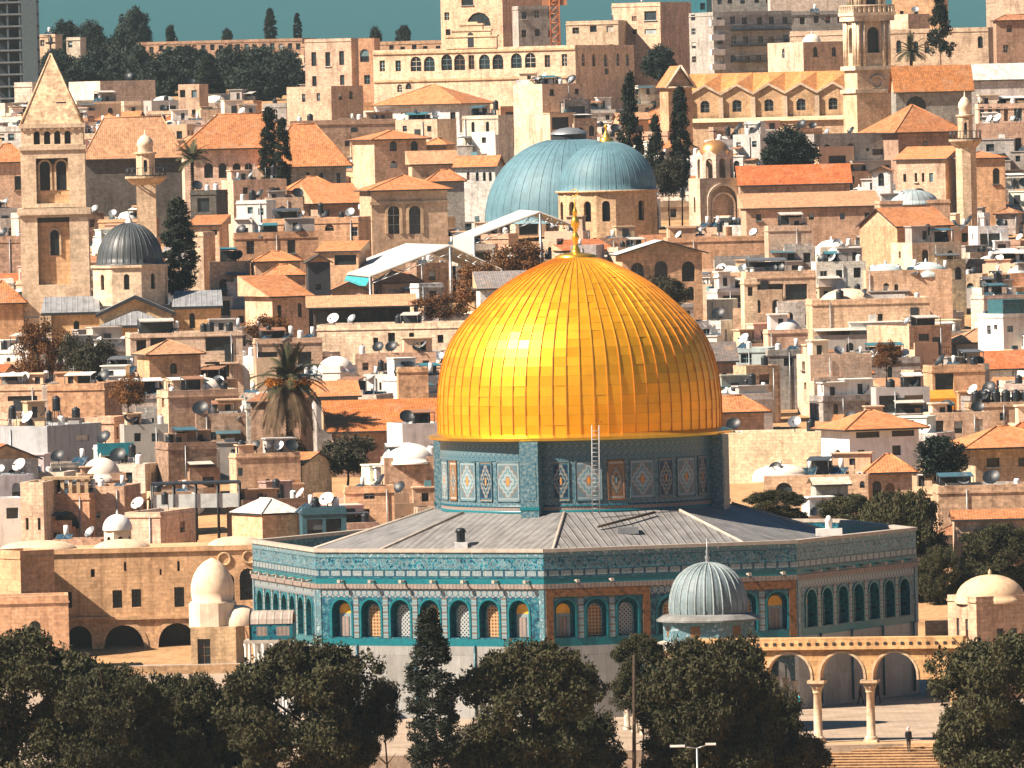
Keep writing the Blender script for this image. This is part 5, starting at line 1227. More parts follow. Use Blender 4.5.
minaret(148, 133, 258, 1220, 20, 176, 'minaret', 'stubby tan minaret with a gallery between bell tower and tall cypress', False)
minaret(968, 95, 250, 1235, 16, 139, 'minaret', 'slim minaret with round cap and dark gallery beside the white gabled house', True, (.66, .49, .33))

# ---- unfinished tower block, crane
def tower_block():
    d = 1640.0; px = d / FPX; A = P(-3, 118, d); t = thing('concrete_tower_block', 'dark unfinished concrete tower block on the hill crest', 'tower block', (A.x, d, A.z - 4))
    W = 42 * px; H = 46.0
    for k in range(15): mb = MB(); z = 1 + k * 2.04; mb.box(0, W, 0, 9, z, z + .3); mb.build('floor_slab', [M['paint']], t, color=(.13, .155, .165))
    for i in range(3): c = MB(); c.box(i * 2.04, i * 2.04 + .3, .15, .5, 0, 31); c.build('column', [M['paint']], t, color=(.07, .10, .115))
    c = MB(); c.box(W - 2.6, W, -.05, 9, 0, 31); c.build('stair_wall', [M['paint']], t, color=(.07, .10, .115))
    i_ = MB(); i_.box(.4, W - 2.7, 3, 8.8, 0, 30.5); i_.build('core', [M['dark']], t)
    FOOT.append((A.x, A.x + W, d, d + 12)); PROT.append((-5, 40, -5, 100, d))
tower_block()
def crane():
    d = 1560.0; A = P(556, 60, d); t = thing('tower_crane', 'rusty orange lattice crane mast above the convent roof', 'crane', (A.x, d, A.z)); mb = MB(); s = .75; H = 16
    for x in (-s, s):
        for y in (-s, s): mb.tube((x, y, 0), (x, y, H), .12, .12, 4)
    for k in range(int(H / 1.5)):
        z = k * 1.5
        for a, b in (((-s, -s), (s, -s)), ((s, -s), (s, s)), ((s, s), (-s, s)), ((-s, s), (-s, -s))): mb.tube((*a, z), (*b, z + 1.5), .08, .08, 4); mb.tube((*a, z), (*b, z), .08, .08, 4)
    mb.build('mast', [M['paint']], t, color=(.5, .16, .05))
    j = MB(); j.box(-2, 2, -.6, .6, H * .55, H * .55 + 1.6); j.build('cab', [M['paint']], t, color=(.45, .2, .1))
crane()
# ================================================================ hand-placed buildings (columns and rows of the photograph)
H_ = house
def hx(label, *a, **k): return house(*a, label=label, **k)
# far crest
hx('long brown apartment row on the crest beyond the pines', 78, 78, 302, 38, 76, 'brown', front='r26/r26', d=1860, deep=14, name='apartment_row', cat='apartment block')
hx('pale stair tower standing before the brown apartment row', 66, 66, 80, 37, 74, 'pale', front='r2/r2', d=1800, deep=5, name='stair_tower', cat='tower')
hx('cream block half hidden behind the stone spire tip', 38, 38, 55, 34, 60, 'cream', front='r2', d=1790, deep=6)
hx('plain cream box with brown shaded flank behind the pyramid spire', 66, 100, 154, 81, 108, 'pale', 'flat', d=1560, psi=-30, deep=14)
hx('small pale box by the dark tower block', 14, 14, 32, 82, 104, 'pale', 'flat', d=1580, deep=6)
hx('cream block with broken parapet below the tall dark pine', 178, 178, 199, 84, 116, 'cream', 'flat', front='r2/s2', d=1500, deep=7)
hx('cream school block with three tall windows and brown flank', 304, 351, 372, 38, 92, 'cream', 'flat', wins=[(313, 66, 5, 14), (327, 66, 5, 14), (341, 65, 5, 14), (313, 86, 4.5, 10), (341, 85, 4.5, 10)], d=1525, psi=-24, deep=14, name='school_block', cat='school', cornice=True)
h = hx('long cream convent with paired arched windows and scrolled gable', 372, 575, 636, 45, 98, 'cream', 'flat', wins=[(381, 71, 5.5, 11), (397, 71, 5.5, 11), (415, 71, 11, 15, True), (428.5, 71, 11, 15, True), (446, 70, 11, 16, True), (459, 70, 11, 16, True), (471, 69, 5.5, 14), (484, 69, 11, 15, True), (497.5, 69, 11, 15, True), (516, 68, 11, 15, True), (530, 67.5, 11, 15, True), (547, 67, 5.5, 12), (564, 66, 5.5, 12), (398, 92, 5, 8, True), (407, 89, 6, 6, True)],
       swins=[(583, 66, 3.5, 13, True), (594, 66, 3.5, 13, True), (606, 66, 4, 13, True), (619, 65, 3.5, 13, True), (629, 65, 3.5, 13, True), (607, 74, 4, 6)], d=1490, psi=-20, deep=30, name='convent', cat='convent', cornice=True, wstyle='bars')
px = h.d / FPX; X = lambda x: -h.W / 2 + (x - 372) * px / math.cos(h.rz); zz = lambda y: P(470, y, h.d).z - h.root.location.z
mb = MB()
for x0, x1, y0, y1 in ((446, 497, 48, 36), (452, 491, 36, 30), (460, 483, 30, 24.5), (465, 478, 24.5, 21.5)): mb.box(X(x0), X(x1), -.12, .5, zz(y0), zz(y1))
for y in (36, 30, 24): w_ = {36: 53, 30: 41, 24: 25}[y] / 2; mb.box(X(471.5 - w_), X(471.5 + w_), -.25, .6, zz(y) - .12, zz(y) + .12)
mb.build('gable', [M['ashlar']], h.root, color=(.74, .55, .36))
n_ = MB(); arch_panel(n_, 1.0, 2.3, True, 0, 0); n_.build('niche', [M['dark']], h.root, (X(471), -.14, zz(47)))
for y in (51, 79):
    c = MB(); c.box(-h.W / 2, h.W / 2, -.2, -.003, zz(y) - .16, zz(y) + .16); c.build('string_course', [M['ashlar']], h.root, color=(.66, .46, .27))
hx('recessed cream wing with one arched window between school and convent', 358, 358, 374, 38, 96, 'ochre', 'flat', wins=[(364, 62, 9, 13, True), (366, 84, 6, 9)], d=1520, deep=5)
hx('small cream block with brown flank below the school', 286, 331, 362, 86, 120, 'cream', 'flat', wins=[(303, 102, 3.5, 8), (318, 101, 3.5, 8)], swins=[(340, 100, 4, 8), (350, 99, 4, 8)], d=1440, psi=-28, deep=12)
hx('white house with broad orange hipped roof below the convent', 378, 459, 490, 103, 122, 'white', 'hip', rise=19, tile='orange', front='r5', d=1400, psi=-22, over=.8, deep=12, top=1.2)
hx('long grey brown wall-like block with two small windows', 286, 290, 396, 121, 152, 'brown', 'flat', wins=[(330, 147, 5, 10), (347, 146, 5, 7)], d=1355, psi=17, deep=6, mat='stone')
hx('brown house with orange hipped roof and three arched windows', 351, 374, 426, 139, 172, 'tan', 'hip', rise=8, wins=[(377, 151, 7, 10, True), (393, 151, 7, 10, True), (414, 151, 7, 10, True), (377, 168, 8, 8, True), (393, 168, 7, 7, True), (415, 164, 15, 5)], d=1300, psi=16, over=.6)
hx('little open house with orange roof beside the brown one', 425, 425, 446, 144, 172, 'ochre', 'hip', rise=6, front='P1', d=1310, deep=6)
hx('cream stepped block above the sloping tiled roofs', 395, 437, 456, 119, 150, 'cream', 'flat', front='s2', d=1340, psi=-20)
hx('cream block with water tank below the convent corner', 462, 498, 513, 115, 152, 'pale', 'flat', front='n2', d=1335, psi=-20)
hx('white house with four narrow windows and orange roof', 455, 495, 503, 166, 196, 'white', 'gx', rise=11, wins=[(468, 180, 3, 8, True), (477, 181, 3, 9, True), (484, 181, 3, 9, True), (490, 181, 3, 9, True)], d=1262, psi=-15)
hx('long sloping orange tile roof running up to the white house', 408, 412, 458, 164, 190, 'tan', 'shed', rise=13, tile='faded', d=1275, psi=10, deep=7)
hx('small grey house with orange pyramid roof near the church tower', 425, 428, 464, 181, 200, 'grey', 'hip', rise=11, d=1235, psi=8)
hx('brown house with wide orange hipped roof behind the terrace wall', 286, 292, 336, 190, 215, 'brown', 'hip', rise=13, wins=[(315, 213, 9, 9)], d=1215, psi=10, over=.8)
hx('low house with slanting orange roof beside the church tower', 308, 318, 358, 203, 236, 'brown', 'shed', rise=19, front='s2', d=1190, psi=18, deep=8, over=.8)
# redeemer nave and neighbours
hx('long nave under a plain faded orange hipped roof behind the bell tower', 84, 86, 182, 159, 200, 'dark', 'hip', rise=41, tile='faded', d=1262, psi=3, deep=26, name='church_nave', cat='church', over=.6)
h = hx('great hall with orange hipped roof and a row of arched windows', 179, 184, 300, 149, 192, 'cream', 'hip', rise=34, tile='orange', wins=[(208, 178, 9, 15, True), (222, 178, 8, 15, True), (236, 178, 8, 15, True), (248, 178, 8, 15, True)], d=1245, psi=4, deep=24, name='church_hall', cat='hall', over=.7)
hx('dark eaved wing under a long orange roof beside two cypresses', 262, 266, 346, 167, 196, 'grey', 'hip', rise=42, tile='orange', front='n5', d=1240, psi=4, deep=22, name='church_wing', cat='hall', over=.9)
hx('tan house with orange hipped roof at the picture edge by the bell tower', -12, -10, 26, 162, 205, 'tan', 'hip', rise=18, wins=[(18, 190, 8, 14)], d=1265, psi=4, over=.5)
hx('white glazed porch house above the orange roof by the bell tower', -12, -12, 24, 126, 150, 'white', 'flat', front='P4', d=1330, deep=6)
hx('orange roofed yellow house at the foot of the bell tower', -20, -16, 23, 303, 345, 'ochre', 'hip', rise=22, d=1090, psi=6, over=.5)
hx('brown rubble wall house beside the tower shaft', -6, -6, 22, 236, 280, 'brown', 'flat', d=1160, deep=7, mat='rubble')
# top right
hx('sandstone apartment block with arched entrance on the skyline', 440, 502, 560, -10, 40, 'tan', 'flat', wins=[(446, 20, 5, 8), (467, 5, 12, 8), (478, 26, 24, 14, True), (447, 35, 5, 6)], d=1600, psi=-24, deep=24, name='apartment_block', cat='apartment block')
hx('grey concrete block with big dark windows behind the crane', 512, 518, 556, 6, 50, 'grey', 'flat', front='r3/r3/r3', d=1585, psi=24, deep=16, name='concrete_block', cat='apartment block')
hx('cream terrace house with dark arched loggia left of the brown block'.replace(' left of', ' beside'), 566, 566, 618, 20, 56, 'cream', 'flat', front='P3/r4', d=1555, deep=10)
hx('tall brown apartment block with stacked balconies on the crest', 612, 660, 692, 2, 62, 'tan', 'flat', wins=[(634, 21, 5, 5), (650, 20, 12, 9), (634, 34, 5, 5), (650, 34, 12, 5)], front='', d=1560, psi=-28, deep=16, name='apartment_block', cat='apartment block')
h = hx('white balcony tower attached to a grey apartment block', 690, 713, 792, 12, 78, 'grey', 'flat', swins=[(694, 20, 4, 6), (694, 34, 4, 6), (694, 48, 4, 6), (694, 62, 4, 6)], front='r6/r6/r6/r6', d=1540, psi=20, deep=14, name='apartment_block', cat='apartment block')
for k in range(5): bl = MB(); z = h.H - 2.2 - 2.35 * k; bl.box(-h.W / 2 - .7, -h.W / 2 + 1.6, -.9, -.005, z, z + .95); bl.build('balcony', [M['plaster']], h.root, color=(.74, .7, .64))
for k in range(4): bl = MB(); z = h.H - 3.1 - 2.5 * k; bl.box(-h.W / 2 + 3, h.W / 2 - .5, -1.2, -.005, z, z + .22); bl.tube((-h.W / 2 + 3, -1.15, z + 1), (h.W / 2 - .5, -1.15, z + 1), .05); bl.build('gallery', [M['dark']], h.root)
hx('narrow teal glass tower rising behind the balcony block', 692, 692, 706, -20, 40, (.03, .16, .2), 'flat', front='r2/r2/r2/r2', d=1640, deep=6, mat='paint', name='glass_tower', cat='tower')
hx('pale blue grey block on the crest above the balcony tower', 710, 712, 775, -8, 24, 'grey', 'flat', front='r5/r5', d=1650, psi=6, deep=10, name='apartment_block', cat='apartment block')
hx('grey flat block behind the campanile top', 768, 772, 846, 12, 44, 'grey', 'flat', front='r6/r6', d=1580, psi=12, deep=12, name='apartment_block', cat='apartment block')
hx('cream upper storey peeping over the grey block by the campanile', 768, 770, 846, -12, 20, 'pale', 'flat', front='r5', d=1640, psi=6, deep=10, name='apartment_block', cat='apartment block')
h = hx('cream chapel with small white dome beside the campanile', 769, 803, 846, 42, 78, 'cream', 'flat', front='a2', side='a1', d=1500, psi=-25, deep=10, name='chapel', cat='chapel')
roof_dome(h, .55, .4, 1.5, 1.3, (.72, .64, .52))
hx('long cream hall behind the palm at the campanile', 790, 790, 848, 30, 62, 'cream', 'flat', front='-', d=1530, deep=10)
hx('brown flat block with round windows beside the campanile', 892, 892, 940, -14, 28, 'ochre', 'flat', front='s3/s3', d=1620, deep=10)
hx('cream hospice wall with blue arched windows behind the palm', 890, 890, 988, 27, 72, 'cream', 'flat', wins=[(899, 53, 5, 13, True), (916, 53, 5, 12, True), (927, 53, 5, 12, True), (941, 51, 5, 12, True), (984, 48, 5, 12, True)], d=1500, deep=12, name='hospice', cat='building', cornice=True, fcol=None) if False else hx('cream hospice wall with arched windows behind the palm', 890, 890, 988, 27, 72, 'cream', 'flat', wins=[(899, 53, 5, 13, True), (916, 53, 5, 12, True), (927, 53, 5, 12, True), (941, 51, 5, 12, True), (980, 48, 5, 12, True)], d=1500, deep=12, name='hospice', cat='building', cornice=True)
hx('small cream storey with grey flank above the hospice', 890, 908, 930, 14, 34, 'cream', 'flat', d=1540, psi=-30, deep=8)
hx('cream block with deep orange eaves at the skyline edge', 986, 986, 1040, -20, 22, 'cream', 'flat', front='r2', d=1560, deep=8)
hx('dark brown house under a red eave at the picture edge', 994, 996, 1040, 20, 70, 'brown', 'hip', rise=5, tile='rust', front='r2/r2', d=1490, psi=8, deep=10)
h = hx('dark shaded church nave with arched window beside the campanile', 892, 896, 972, 92, 128, 'grey', 'gx', rise=26, tile=(.42, .17, .06), wins=[(916, 109, 20, 13, True)], d=1385, psi=22, deep=12, name='church_nave', cat='church', over=.4)
hx('white sheet metal roof house at the picture edge', 966, 968, 1040, 80, 100, 'white', 'shed', rise=16, tile=(.62, .62, .58), d=1400, psi=4, deep=9)
hx('cream glazed hall above the brown brick block', 976, 978, 1040, 104, 122, 'cream', 'flat', wins=[(982, 121, 4.5, 14), (990, 121, 4.5, 14), (998, 121, 4.5, 14), (1006, 121, 4.5, 14), (1018, 121, 8, 14)], d=1345, psi=5, cornice=True, deep=9)
hx('brown brick block with dark openings at the picture edge', 976, 976, 1040, 122, 160, 'brown', 'flat', wins=[(1003, 152, 10, 14), (1017, 152, 8, 14)], d=1325, deep=8)
hx('brown house with big orange pyramid roof beside the slim minaret', 868, 898, 960, 132, 162, 'brown', 'hip', rise=27, d=1300, psi=24, over=.9, wins=[(926, 147, 5, 6)])
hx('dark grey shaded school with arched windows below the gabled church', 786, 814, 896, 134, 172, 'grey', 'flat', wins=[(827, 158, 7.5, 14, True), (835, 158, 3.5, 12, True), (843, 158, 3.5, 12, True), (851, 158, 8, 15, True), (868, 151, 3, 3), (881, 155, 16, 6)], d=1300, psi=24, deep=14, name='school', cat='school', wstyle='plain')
hx('cream gabled house with three slim windows below the pyramid roof', 897, 945, 975, 158, 196, 'cream', 'gx', rise=12, wins=[(905, 182, 3, 8), (916, 182, 2.5, 9), (923, 182, 2.5, 9), (931, 182, 4, 9)], d=1255, psi=-24, deep=10, tile='orange')
hx('tan house with arched door beside the slim minaret', 960, 960, 1005, 158, 190, 'ochre', 'hip', rise=6, wins=[(996, 184, 7, 16, True)], d=1250, psi=3, deep=7)
hx('long hall under a bright red orange roof below the grey school', 738, 740, 850, 185, 206, 'tan', 'gx', rise=19, tile=(.46, .13, .045), d=1235, psi=2, deep=12, name='red_roofed_hall', cat='hall')
hx('small white arched belfry gable in front of the grey school', 872, 872, 890, 171, 196, 'white', 'gy', rise=5, wins=[(881, 186, 6, 13, True)], d=1235, deep=3, name='belfry', cat='belfry')
hx('white cube house stepped up beside the round tree', 733, 760, 770, 134, 170, 'white', 'flat', front='s2', d=1275, psi=-18)
hx('narrow white upper storey above the white cube', 744, 744, 760, 121, 150, 'white', 'flat', front='s1/s1', d=1290, deep=5)
hx('cream house with brown flank behind the cypresses', 513, 542, 586, 84, 128, 'cream', 'flat', front='s2/a2', d=1350, psi=-26, deep=12, swins=[(550, 116, 6, 7), (576, 114, 4, 7)])
hx('white low storey on top of the cream house by the convent', 516, 556, 562, 79, 100, 'white', 'flat', front='s1', d=1370, psi=-12)
# middle
hx('tan block with cream flank above the terrace houses', 220, 233, 286, 180, 216, 'tan', 'flat', front='s2/-', d=1190, psi=16)
hx('white rendered annex beside the tan block', 236, 236, 266, 200, 228, 'white', 'flat', front='s3', d=1150, deep=6, mat='plaster')
hx('tan house with one barred arched window in the terrace row', 264, 266, 303, 198, 232, 'tan', 'flat', wins=[(282, 217, 8, 11, True)], d=1158, psi=6)
hx('long terrace house with white rimmed half-round windows', 262, 262, 358, 217, 246, 'ochre', 'flat', wins=[(286, 231, 6, 6, True), (329, 231, 9, 7, True), (354, 236, 7, 9)], d=1135, deep=8, cornice=True)
hx('long ochre house with blind arches and two square windows', 232, 234, 318, 233, 268, 'ochre', 'flat', wins=[(250, 254, 8, 13), (291, 253, 8, 13)], d=1120, psi=4, deep=8, cornice=True)
hx('ochre house with a lean-to orange roof over a dark porch', 318, 318, 358, 250, 276, 'ochre', 'shed', rise=9, wins=[(345, 265, 22, 10)], d=1112, deep=5, tile='orange')
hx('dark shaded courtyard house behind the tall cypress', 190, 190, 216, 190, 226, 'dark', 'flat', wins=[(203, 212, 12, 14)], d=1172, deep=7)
hx('small brown house with bright orange lean-to roof by the cypress', 190, 190, 219, 224, 246, 'tan', 'shed', rise=9, wins=[(214, 235, 6, 5)], d=1140, deep=5)
hx('cream blank gable wall beside the black domed church', 186, 203, 214, 232, 286, 'cream', 'flat', d=1120, psi=-28)
hx('tan block with patterned balustrade above the slate wing', 208, 210, 250, 262, 296, 'tan', 'flat', wins=[(223, 288, 9, 9, True)], d=1102, psi=4, deep=7)
hx('house with low orange hipped roof in the middle terrace', 250, 255, 300, 261, 290, 'tan', 'hip', rise=9, front='s2', d=1100, psi=8)
hx('lower orange hipped roof house next to the dark stair tower', 262, 264, 305, 275, 296, 'ochre', 'hip', rise=10, d=1086, psi=5)
hx('house with steep orange shed roof and white chimney post', 243, 272, 308, 296, 335, 'tan', 'shed', rise=20, front='n2', d=1066, psi=20, deep=8, over=.6)
h = hx('dark wooden stair tower with tiny window below the white canopy', 305, 308, 330, 262, 312, (.035, .04, .045), 'gy', rise=7, wins=[(318, 290, 5.5, 6)], d=1072, psi=8, deep=4, mat='paint', name='stair_tower', cat='tower', tile=(.05, .045, .04))
hx('cream gabled house half hidden behind the dark stair tower', 330, 332, 366, 290, 318, 'cream', 'gy', rise=8, d=1078, psi=6, deep=6, tile='rust')
h = hx('long low porch house with worn brown tile roof', 312, 314, 410, 307, 330, (.07, .06, .05), 'shed', rise=10, wins=[(322, 323, 12, 11), (345, 323, 16, 11), (366, 323, 10, 11), (387, 321, 6, 12, True), (401, 321, 6, 12, True)], d=1045, psi=2, deep=7, tile='faded', over=.8, wstyle='plain')
hx('long cream terrace house below the brown porch roof', 316, 316, 470, 322, 356, 'cream', 'flat', wins=[(391, 342, 7, 9), (375, 346, 5, 8), (411, 342, 5, 9), (440, 343, 6, 8)], d=1030, deep=9, cornice=True)
hx('grey roofed white hut beside the golden dome', 476, 480, 530, 288, 320, 'white', 'shed', rise=16, tile=(.22, .2, .19), d=1060, psi=6, deep=8, front='s2')
hx('tan chapel with white gabled roof beside the golden dome top', 616, 622, 702, 254, 300, 'ochre', 'gy', rise=13, tile=(.70, .66, .6), front='A3/a3', d=1095, psi=8, deep=12, name='chapel', cat='chapel', over=.7)
hx('broad ochre block with flat terrace below the gold cupola', 664, 668, 790, 238, 278, 'ochre', 'flat', front='-/a5', d=1165, psi=4, deep=9)
hx('cream wall block with two tall buttresses above the dark loggia', 765, 768, 812, 226, 270, 'cream', 'flat', front='-/n3', d=1150, psi=5, deep=8)
h = hx('dark open loggia terrace house on the slope', 742, 746, 816, 272, 312, 'tan', 'flat', wins=[(768, 300, 30, 16), (796, 300, 22, 16)], d=1070, psi=6, deep=8, wstyle='plain')
hx('cream stair turret beside the dark loggia', 741, 744, 757, 279, 318, 'cream', 'flat', wins=[(750, 296, 5, 9)], d=1062, psi=12)
h = hx('wide low house under a tan barrel dome', 808, 812, 930, 300, 330, 'tan', 'flat', wins=[(880, 300 + 22, 5, 8)], d=1045, psi=3, deep=10); roof_dome(h, .33, .5, 3.2, 1.6, (.66, .5, .35), 'plaster', .05, False)
h = hx('tan house with two pale blue shallow domes', 864, 866, 952, 271, 306, 'tan', 'flat', wins=[(886, 296, 6, 13, True), (896, 294, 4, 10, True)], d=1080, psi=3, deep=9); roof_dome(h, .25, .5, 2.1, 1.1, (.42, .5, .5)); roof_dome(h, .72, .5, 2.3, 1.2, (.45, .52, .52))
h = hx('ochre house with a round eyed gable and orange roof', 862, 897, 952, 226, 262, 'ochre', 'gx', rise=18, psi=24, d=1150, deep=9, tile='orange')
h = hx('brown house under a blue grey shallow dome near the white facade', 876, 880, 950, 201, 232, 'tan', 'flat', d=1185, psi=5, deep=9); roof_dome(h, .5, .5, 3.3, 1.6, (.36, .44, .45), 'lead', .1, False)
h = hx('white tower house with grey shaded flank and blue roof shed', 980, 1003, 1040, 314, 358, 'white', 'flat', swins=[(990, 335, 3.5, 9), (996, 330, 3, 5)], wins=[(1010, 332, 6, 6)], d=1030, psi=24, deep=10, mat='plaster')
mb = MB(); mb.box(-h.W / 2 + .2, h.W / 2 - .8, .4, 4, h.H - .3, h.H + 1.5); mb.build('roof_shed', [M['paint']], h.root, color=(.03, .11, .13))
hx('tan house with wide window below the barrel dome', 870, 909, 952, 326, 362, 'tan', 'flat', wins=[(924, 341, 11, 7), (927, 354, 9, 9, True)], d=1022, psi=16)
hx('cream lit block with bare walls and narrow white flank', 798, 810, 872, 355, 402, 'cream', 'flat', swins=[(804, 371, 3.5, 9), (805, 390, 3, 7)], d=985, psi=13, deep=10)
hx('pale blue cube house under a thick white slab roof', 734, 734, 768, 348, 376, (.42, .47, .47), 'flat', wins=[(746, 363, 11, 9)], d=1000, deep=7, mat='plaster', cornice=True)
hx('shaded house with white slab roof beside the blue cube', 766, 768, 800, 350, 384, 'grey', 'flat', wins=[(788, 366, 9, 8)], d=996, psi=10, cornice=True)
hx('dark sheet roofed house with arched window right behind the golden dome'.replace('right behind', 'behind'), 700, 702, 736, 361, 396, 'ochre', 'shed', rise=18, tile=(.16, .14, .13), wins=[(724, 382, 7, 9, True)], d=985, psi=4)
hx('low tan yard house with rubble front below the blue cube', 734, 746, 780, 366, 398, 'tan', 'flat', front='P1', d=978, psi=16, mat='rubble')
hx('house with orange hipped roof close behind the golden dome', 700, 704, 764, 412, 440, 'tan', 'hip', rise=15, d=935, psi=6, over=.7)
hx('tall blank sunlit stone wall building with crumbling top course', 716, 842, 842, 431, 520, (.80, .61, .42), 'flat', psi=14, d=905, deep=7, name='wall_building', cat='building', mat='stone')
hx('brown wall house behind the white hipped house', 842, 846, 888, 424, 460, 'tan', 'flat', d=918, psi=14)
hx('white house with orange hipped roof and shaded balcony side', 823, 849, 920, 429, 478, 'white', 'hip', rise=17, wins=[(868, 438, 24, 6), (904, 437, 23, 6), (861, 462, 7, 12), (897, 456, 9, 10)], swins=[(838, 470, 8, 20, True)], d=893, psi=22, over=.8, mat='plaster', wstyle='plain')
hx('cream house with broad orange hipped roof at the picture edge', 959, 975, 1052, 447, 492, 'cream', 'hip', rise=19, wins=[(993, 467, 13, 9), (1023, 467, 9, 9)], swins=[(967, 470, 5, 9)], d=890, psi=14, over=1.6)
hx('small gate house with orange pyramid roof before the white house', 866, 868, 912, 472, 500, 'tan', 'hip', rise=17, front='a3', d=872, psi=4, over=.5)
h = hx('long low tan house with half-round window behind the shrine', 764, 764, 868, 474, 515, 'tan', 'flat', wins=[(784, 492, 17, 9, True), (862, 488, 5, 7, True)], d=870, deep=7); roof_dome(h, .12, .4, 2.6, 1.0, (.66, .58, .48))
hx('white glazed garden kiosk with cream gabled roof', 812, 816, 848, 484, 508, (.5, .5, .46), 'gx', rise=6, tile=(.62, .52, .4), front='D2', d=858, psi=8, deep=5, name='garden_kiosk', cat='kiosk')
hx('tan garden wall house with orange roof strip at the picture edge', 955, 955, 1040, 519, 570, 'tan', 'gx', rise=8, front='-/s3', d=838, deep=5)
hx('tan terrace wall below the cream hipped house', 935, 938, 1040, 486, 530, 'tan', 'flat', d=862, psi=3, deep=7, mat='rubble')
# lower left
hx('square tan house with pyramid roof and arched window below the black dome', 135, 149, 200, 354, 396, 'ochre', 'hip', rise=13, wins=[(173, 374, 7, 11, True), (166, 390, 12, 10, True)], d=985, psi=16, tile='faded', over=.5)
h = hx('cream flat house with white roof beams and dark verandas', 122, 130, 242, 334, 378, 'cream', 'flat', wins=[(141, 352, 10, 12), (158, 346, 16, 8), (218, 351, 26, 14), (214, 376, 20, 14), (225, 377, 6, 12)], d=1012, psi=4, deep=9, wstyle='plain', cornice=True)
hx('tan ruled wall house with dark slot window by the picture edge', -8, -8, 42, 384, 420, 'tan', 'flat', wins=[(22, 401, 30, 5)], d=958, deep=8, cornice=True, wstyle='plain')
hx('brown ochre wall house with dark corner beside a white chimney', 46, 46, 104, 383, 424, 'ochre', 'flat', d=950, deep=8, mat='rubble', cornice=True)
hx('cream square chimney stack between the two ruled walls', 40, 42, 47, 386, 416, 'pale', 'flat', d=944, deep=1.2, name='chimney_stack', cat='chimney')
hx('tall house with cream flank and one shuttered square window', 155, 168, 238, 391, 440, 'tan', 'flat', wins=[(216, 408, 14, 8)], swins=[(162, 408, 3, 9)], d=940, psi=16, deep=9, wstyle='shut')
hx('pale blue rendered house with dark square window', -10, 47, 98, 426, 450, (.36, .40, .40), 'flat', wins=[(37, 436, 20, 7)], swins=[(80, 443, 12, 6)], d=920, psi=-10, mat='plaster', deep=9)
h = hx('white round-roofed house with a teal awning', 92, 97, 133, 446, 470, 'white', 'flat', front='s2', d=912, psi=8, mat='plaster')
mb = MB(); mb.box(-h.W / 2, h.W / 2, -.5, -.004, h.H - .9, h.H + .25); mb.build('awning', [M['paint']], h.root, color=(.02, .2, .25))
hx('dark grey rendered house behind the teal awning', 118, 124, 168, 425, 462, 'grey', 'flat', front='s2', d=928, psi=12, mat='plaster')
hx('rubble stone house with two black openings', 194, 196, 246, 414, 456, 'brown', 'flat', wins=[(213, 440, 6, 8), (223, 439, 6, 8)], d=928, psi=5, mat='rubble')
hx('dark rubble stone block with a cream corner strip', 153, 168, 216, 443, 486, 'brown', 'flat', d=905, psi=14, mat='rubble')
h = hx('low tan house carrying a white mottled dome', 74, 78, 126, 474, 500, 'tan', 'flat', front='s4', d=890, psi=6); roof_dome(h, .5, .45, 1.85, 1.75, (.68, .6, .5))
hx('cream corner tower of the great-arched house', 20, 20, 43, 482, 545, 'cream', 'flat', wins=[(26, 530, 3, 12), (38, 530, 3, 12)], d=862, deep=6, name='corner_tower', cat='tower')
h = hx('ochre house with one great dark arch and pillared loggia on top', 43, 43, 89, 493, 545, 'ochre', 'flat', wins=[(65.5, 529, 25, 18, 1.0)], d=866, deep=8, wstyle='plain')
pl = MB()
for k in range(6): pl.box(-h.W / 2 + .1 + k * (h.W - .5) / 5, -h.W / 2 + .42 + k * (h.W - .5) / 5, .05, .35, h.H + .002, h.H + 1.25)
pl.box(-h.W / 2 - .1, h.W / 2 + .1, -.1, 1.6, h.H + 1.25, h.H + 1.5); pl.build('loggia', [M['ashlar']], h.root, color=(.5, .36, .22))
hx('tan house with tiny square window beside the great arch', 88, 88, 124, 486, 545, 'tan', 'flat', wins=[(97, 518, 4, 5)], d=868, deep=7)
h = hx('cream block under the black pergola terrace', 124, 160, 192, 512, 548, 'cream', 'flat', swins=[(180, 535, 5, 11)], d=850, psi=-18, deep=9)
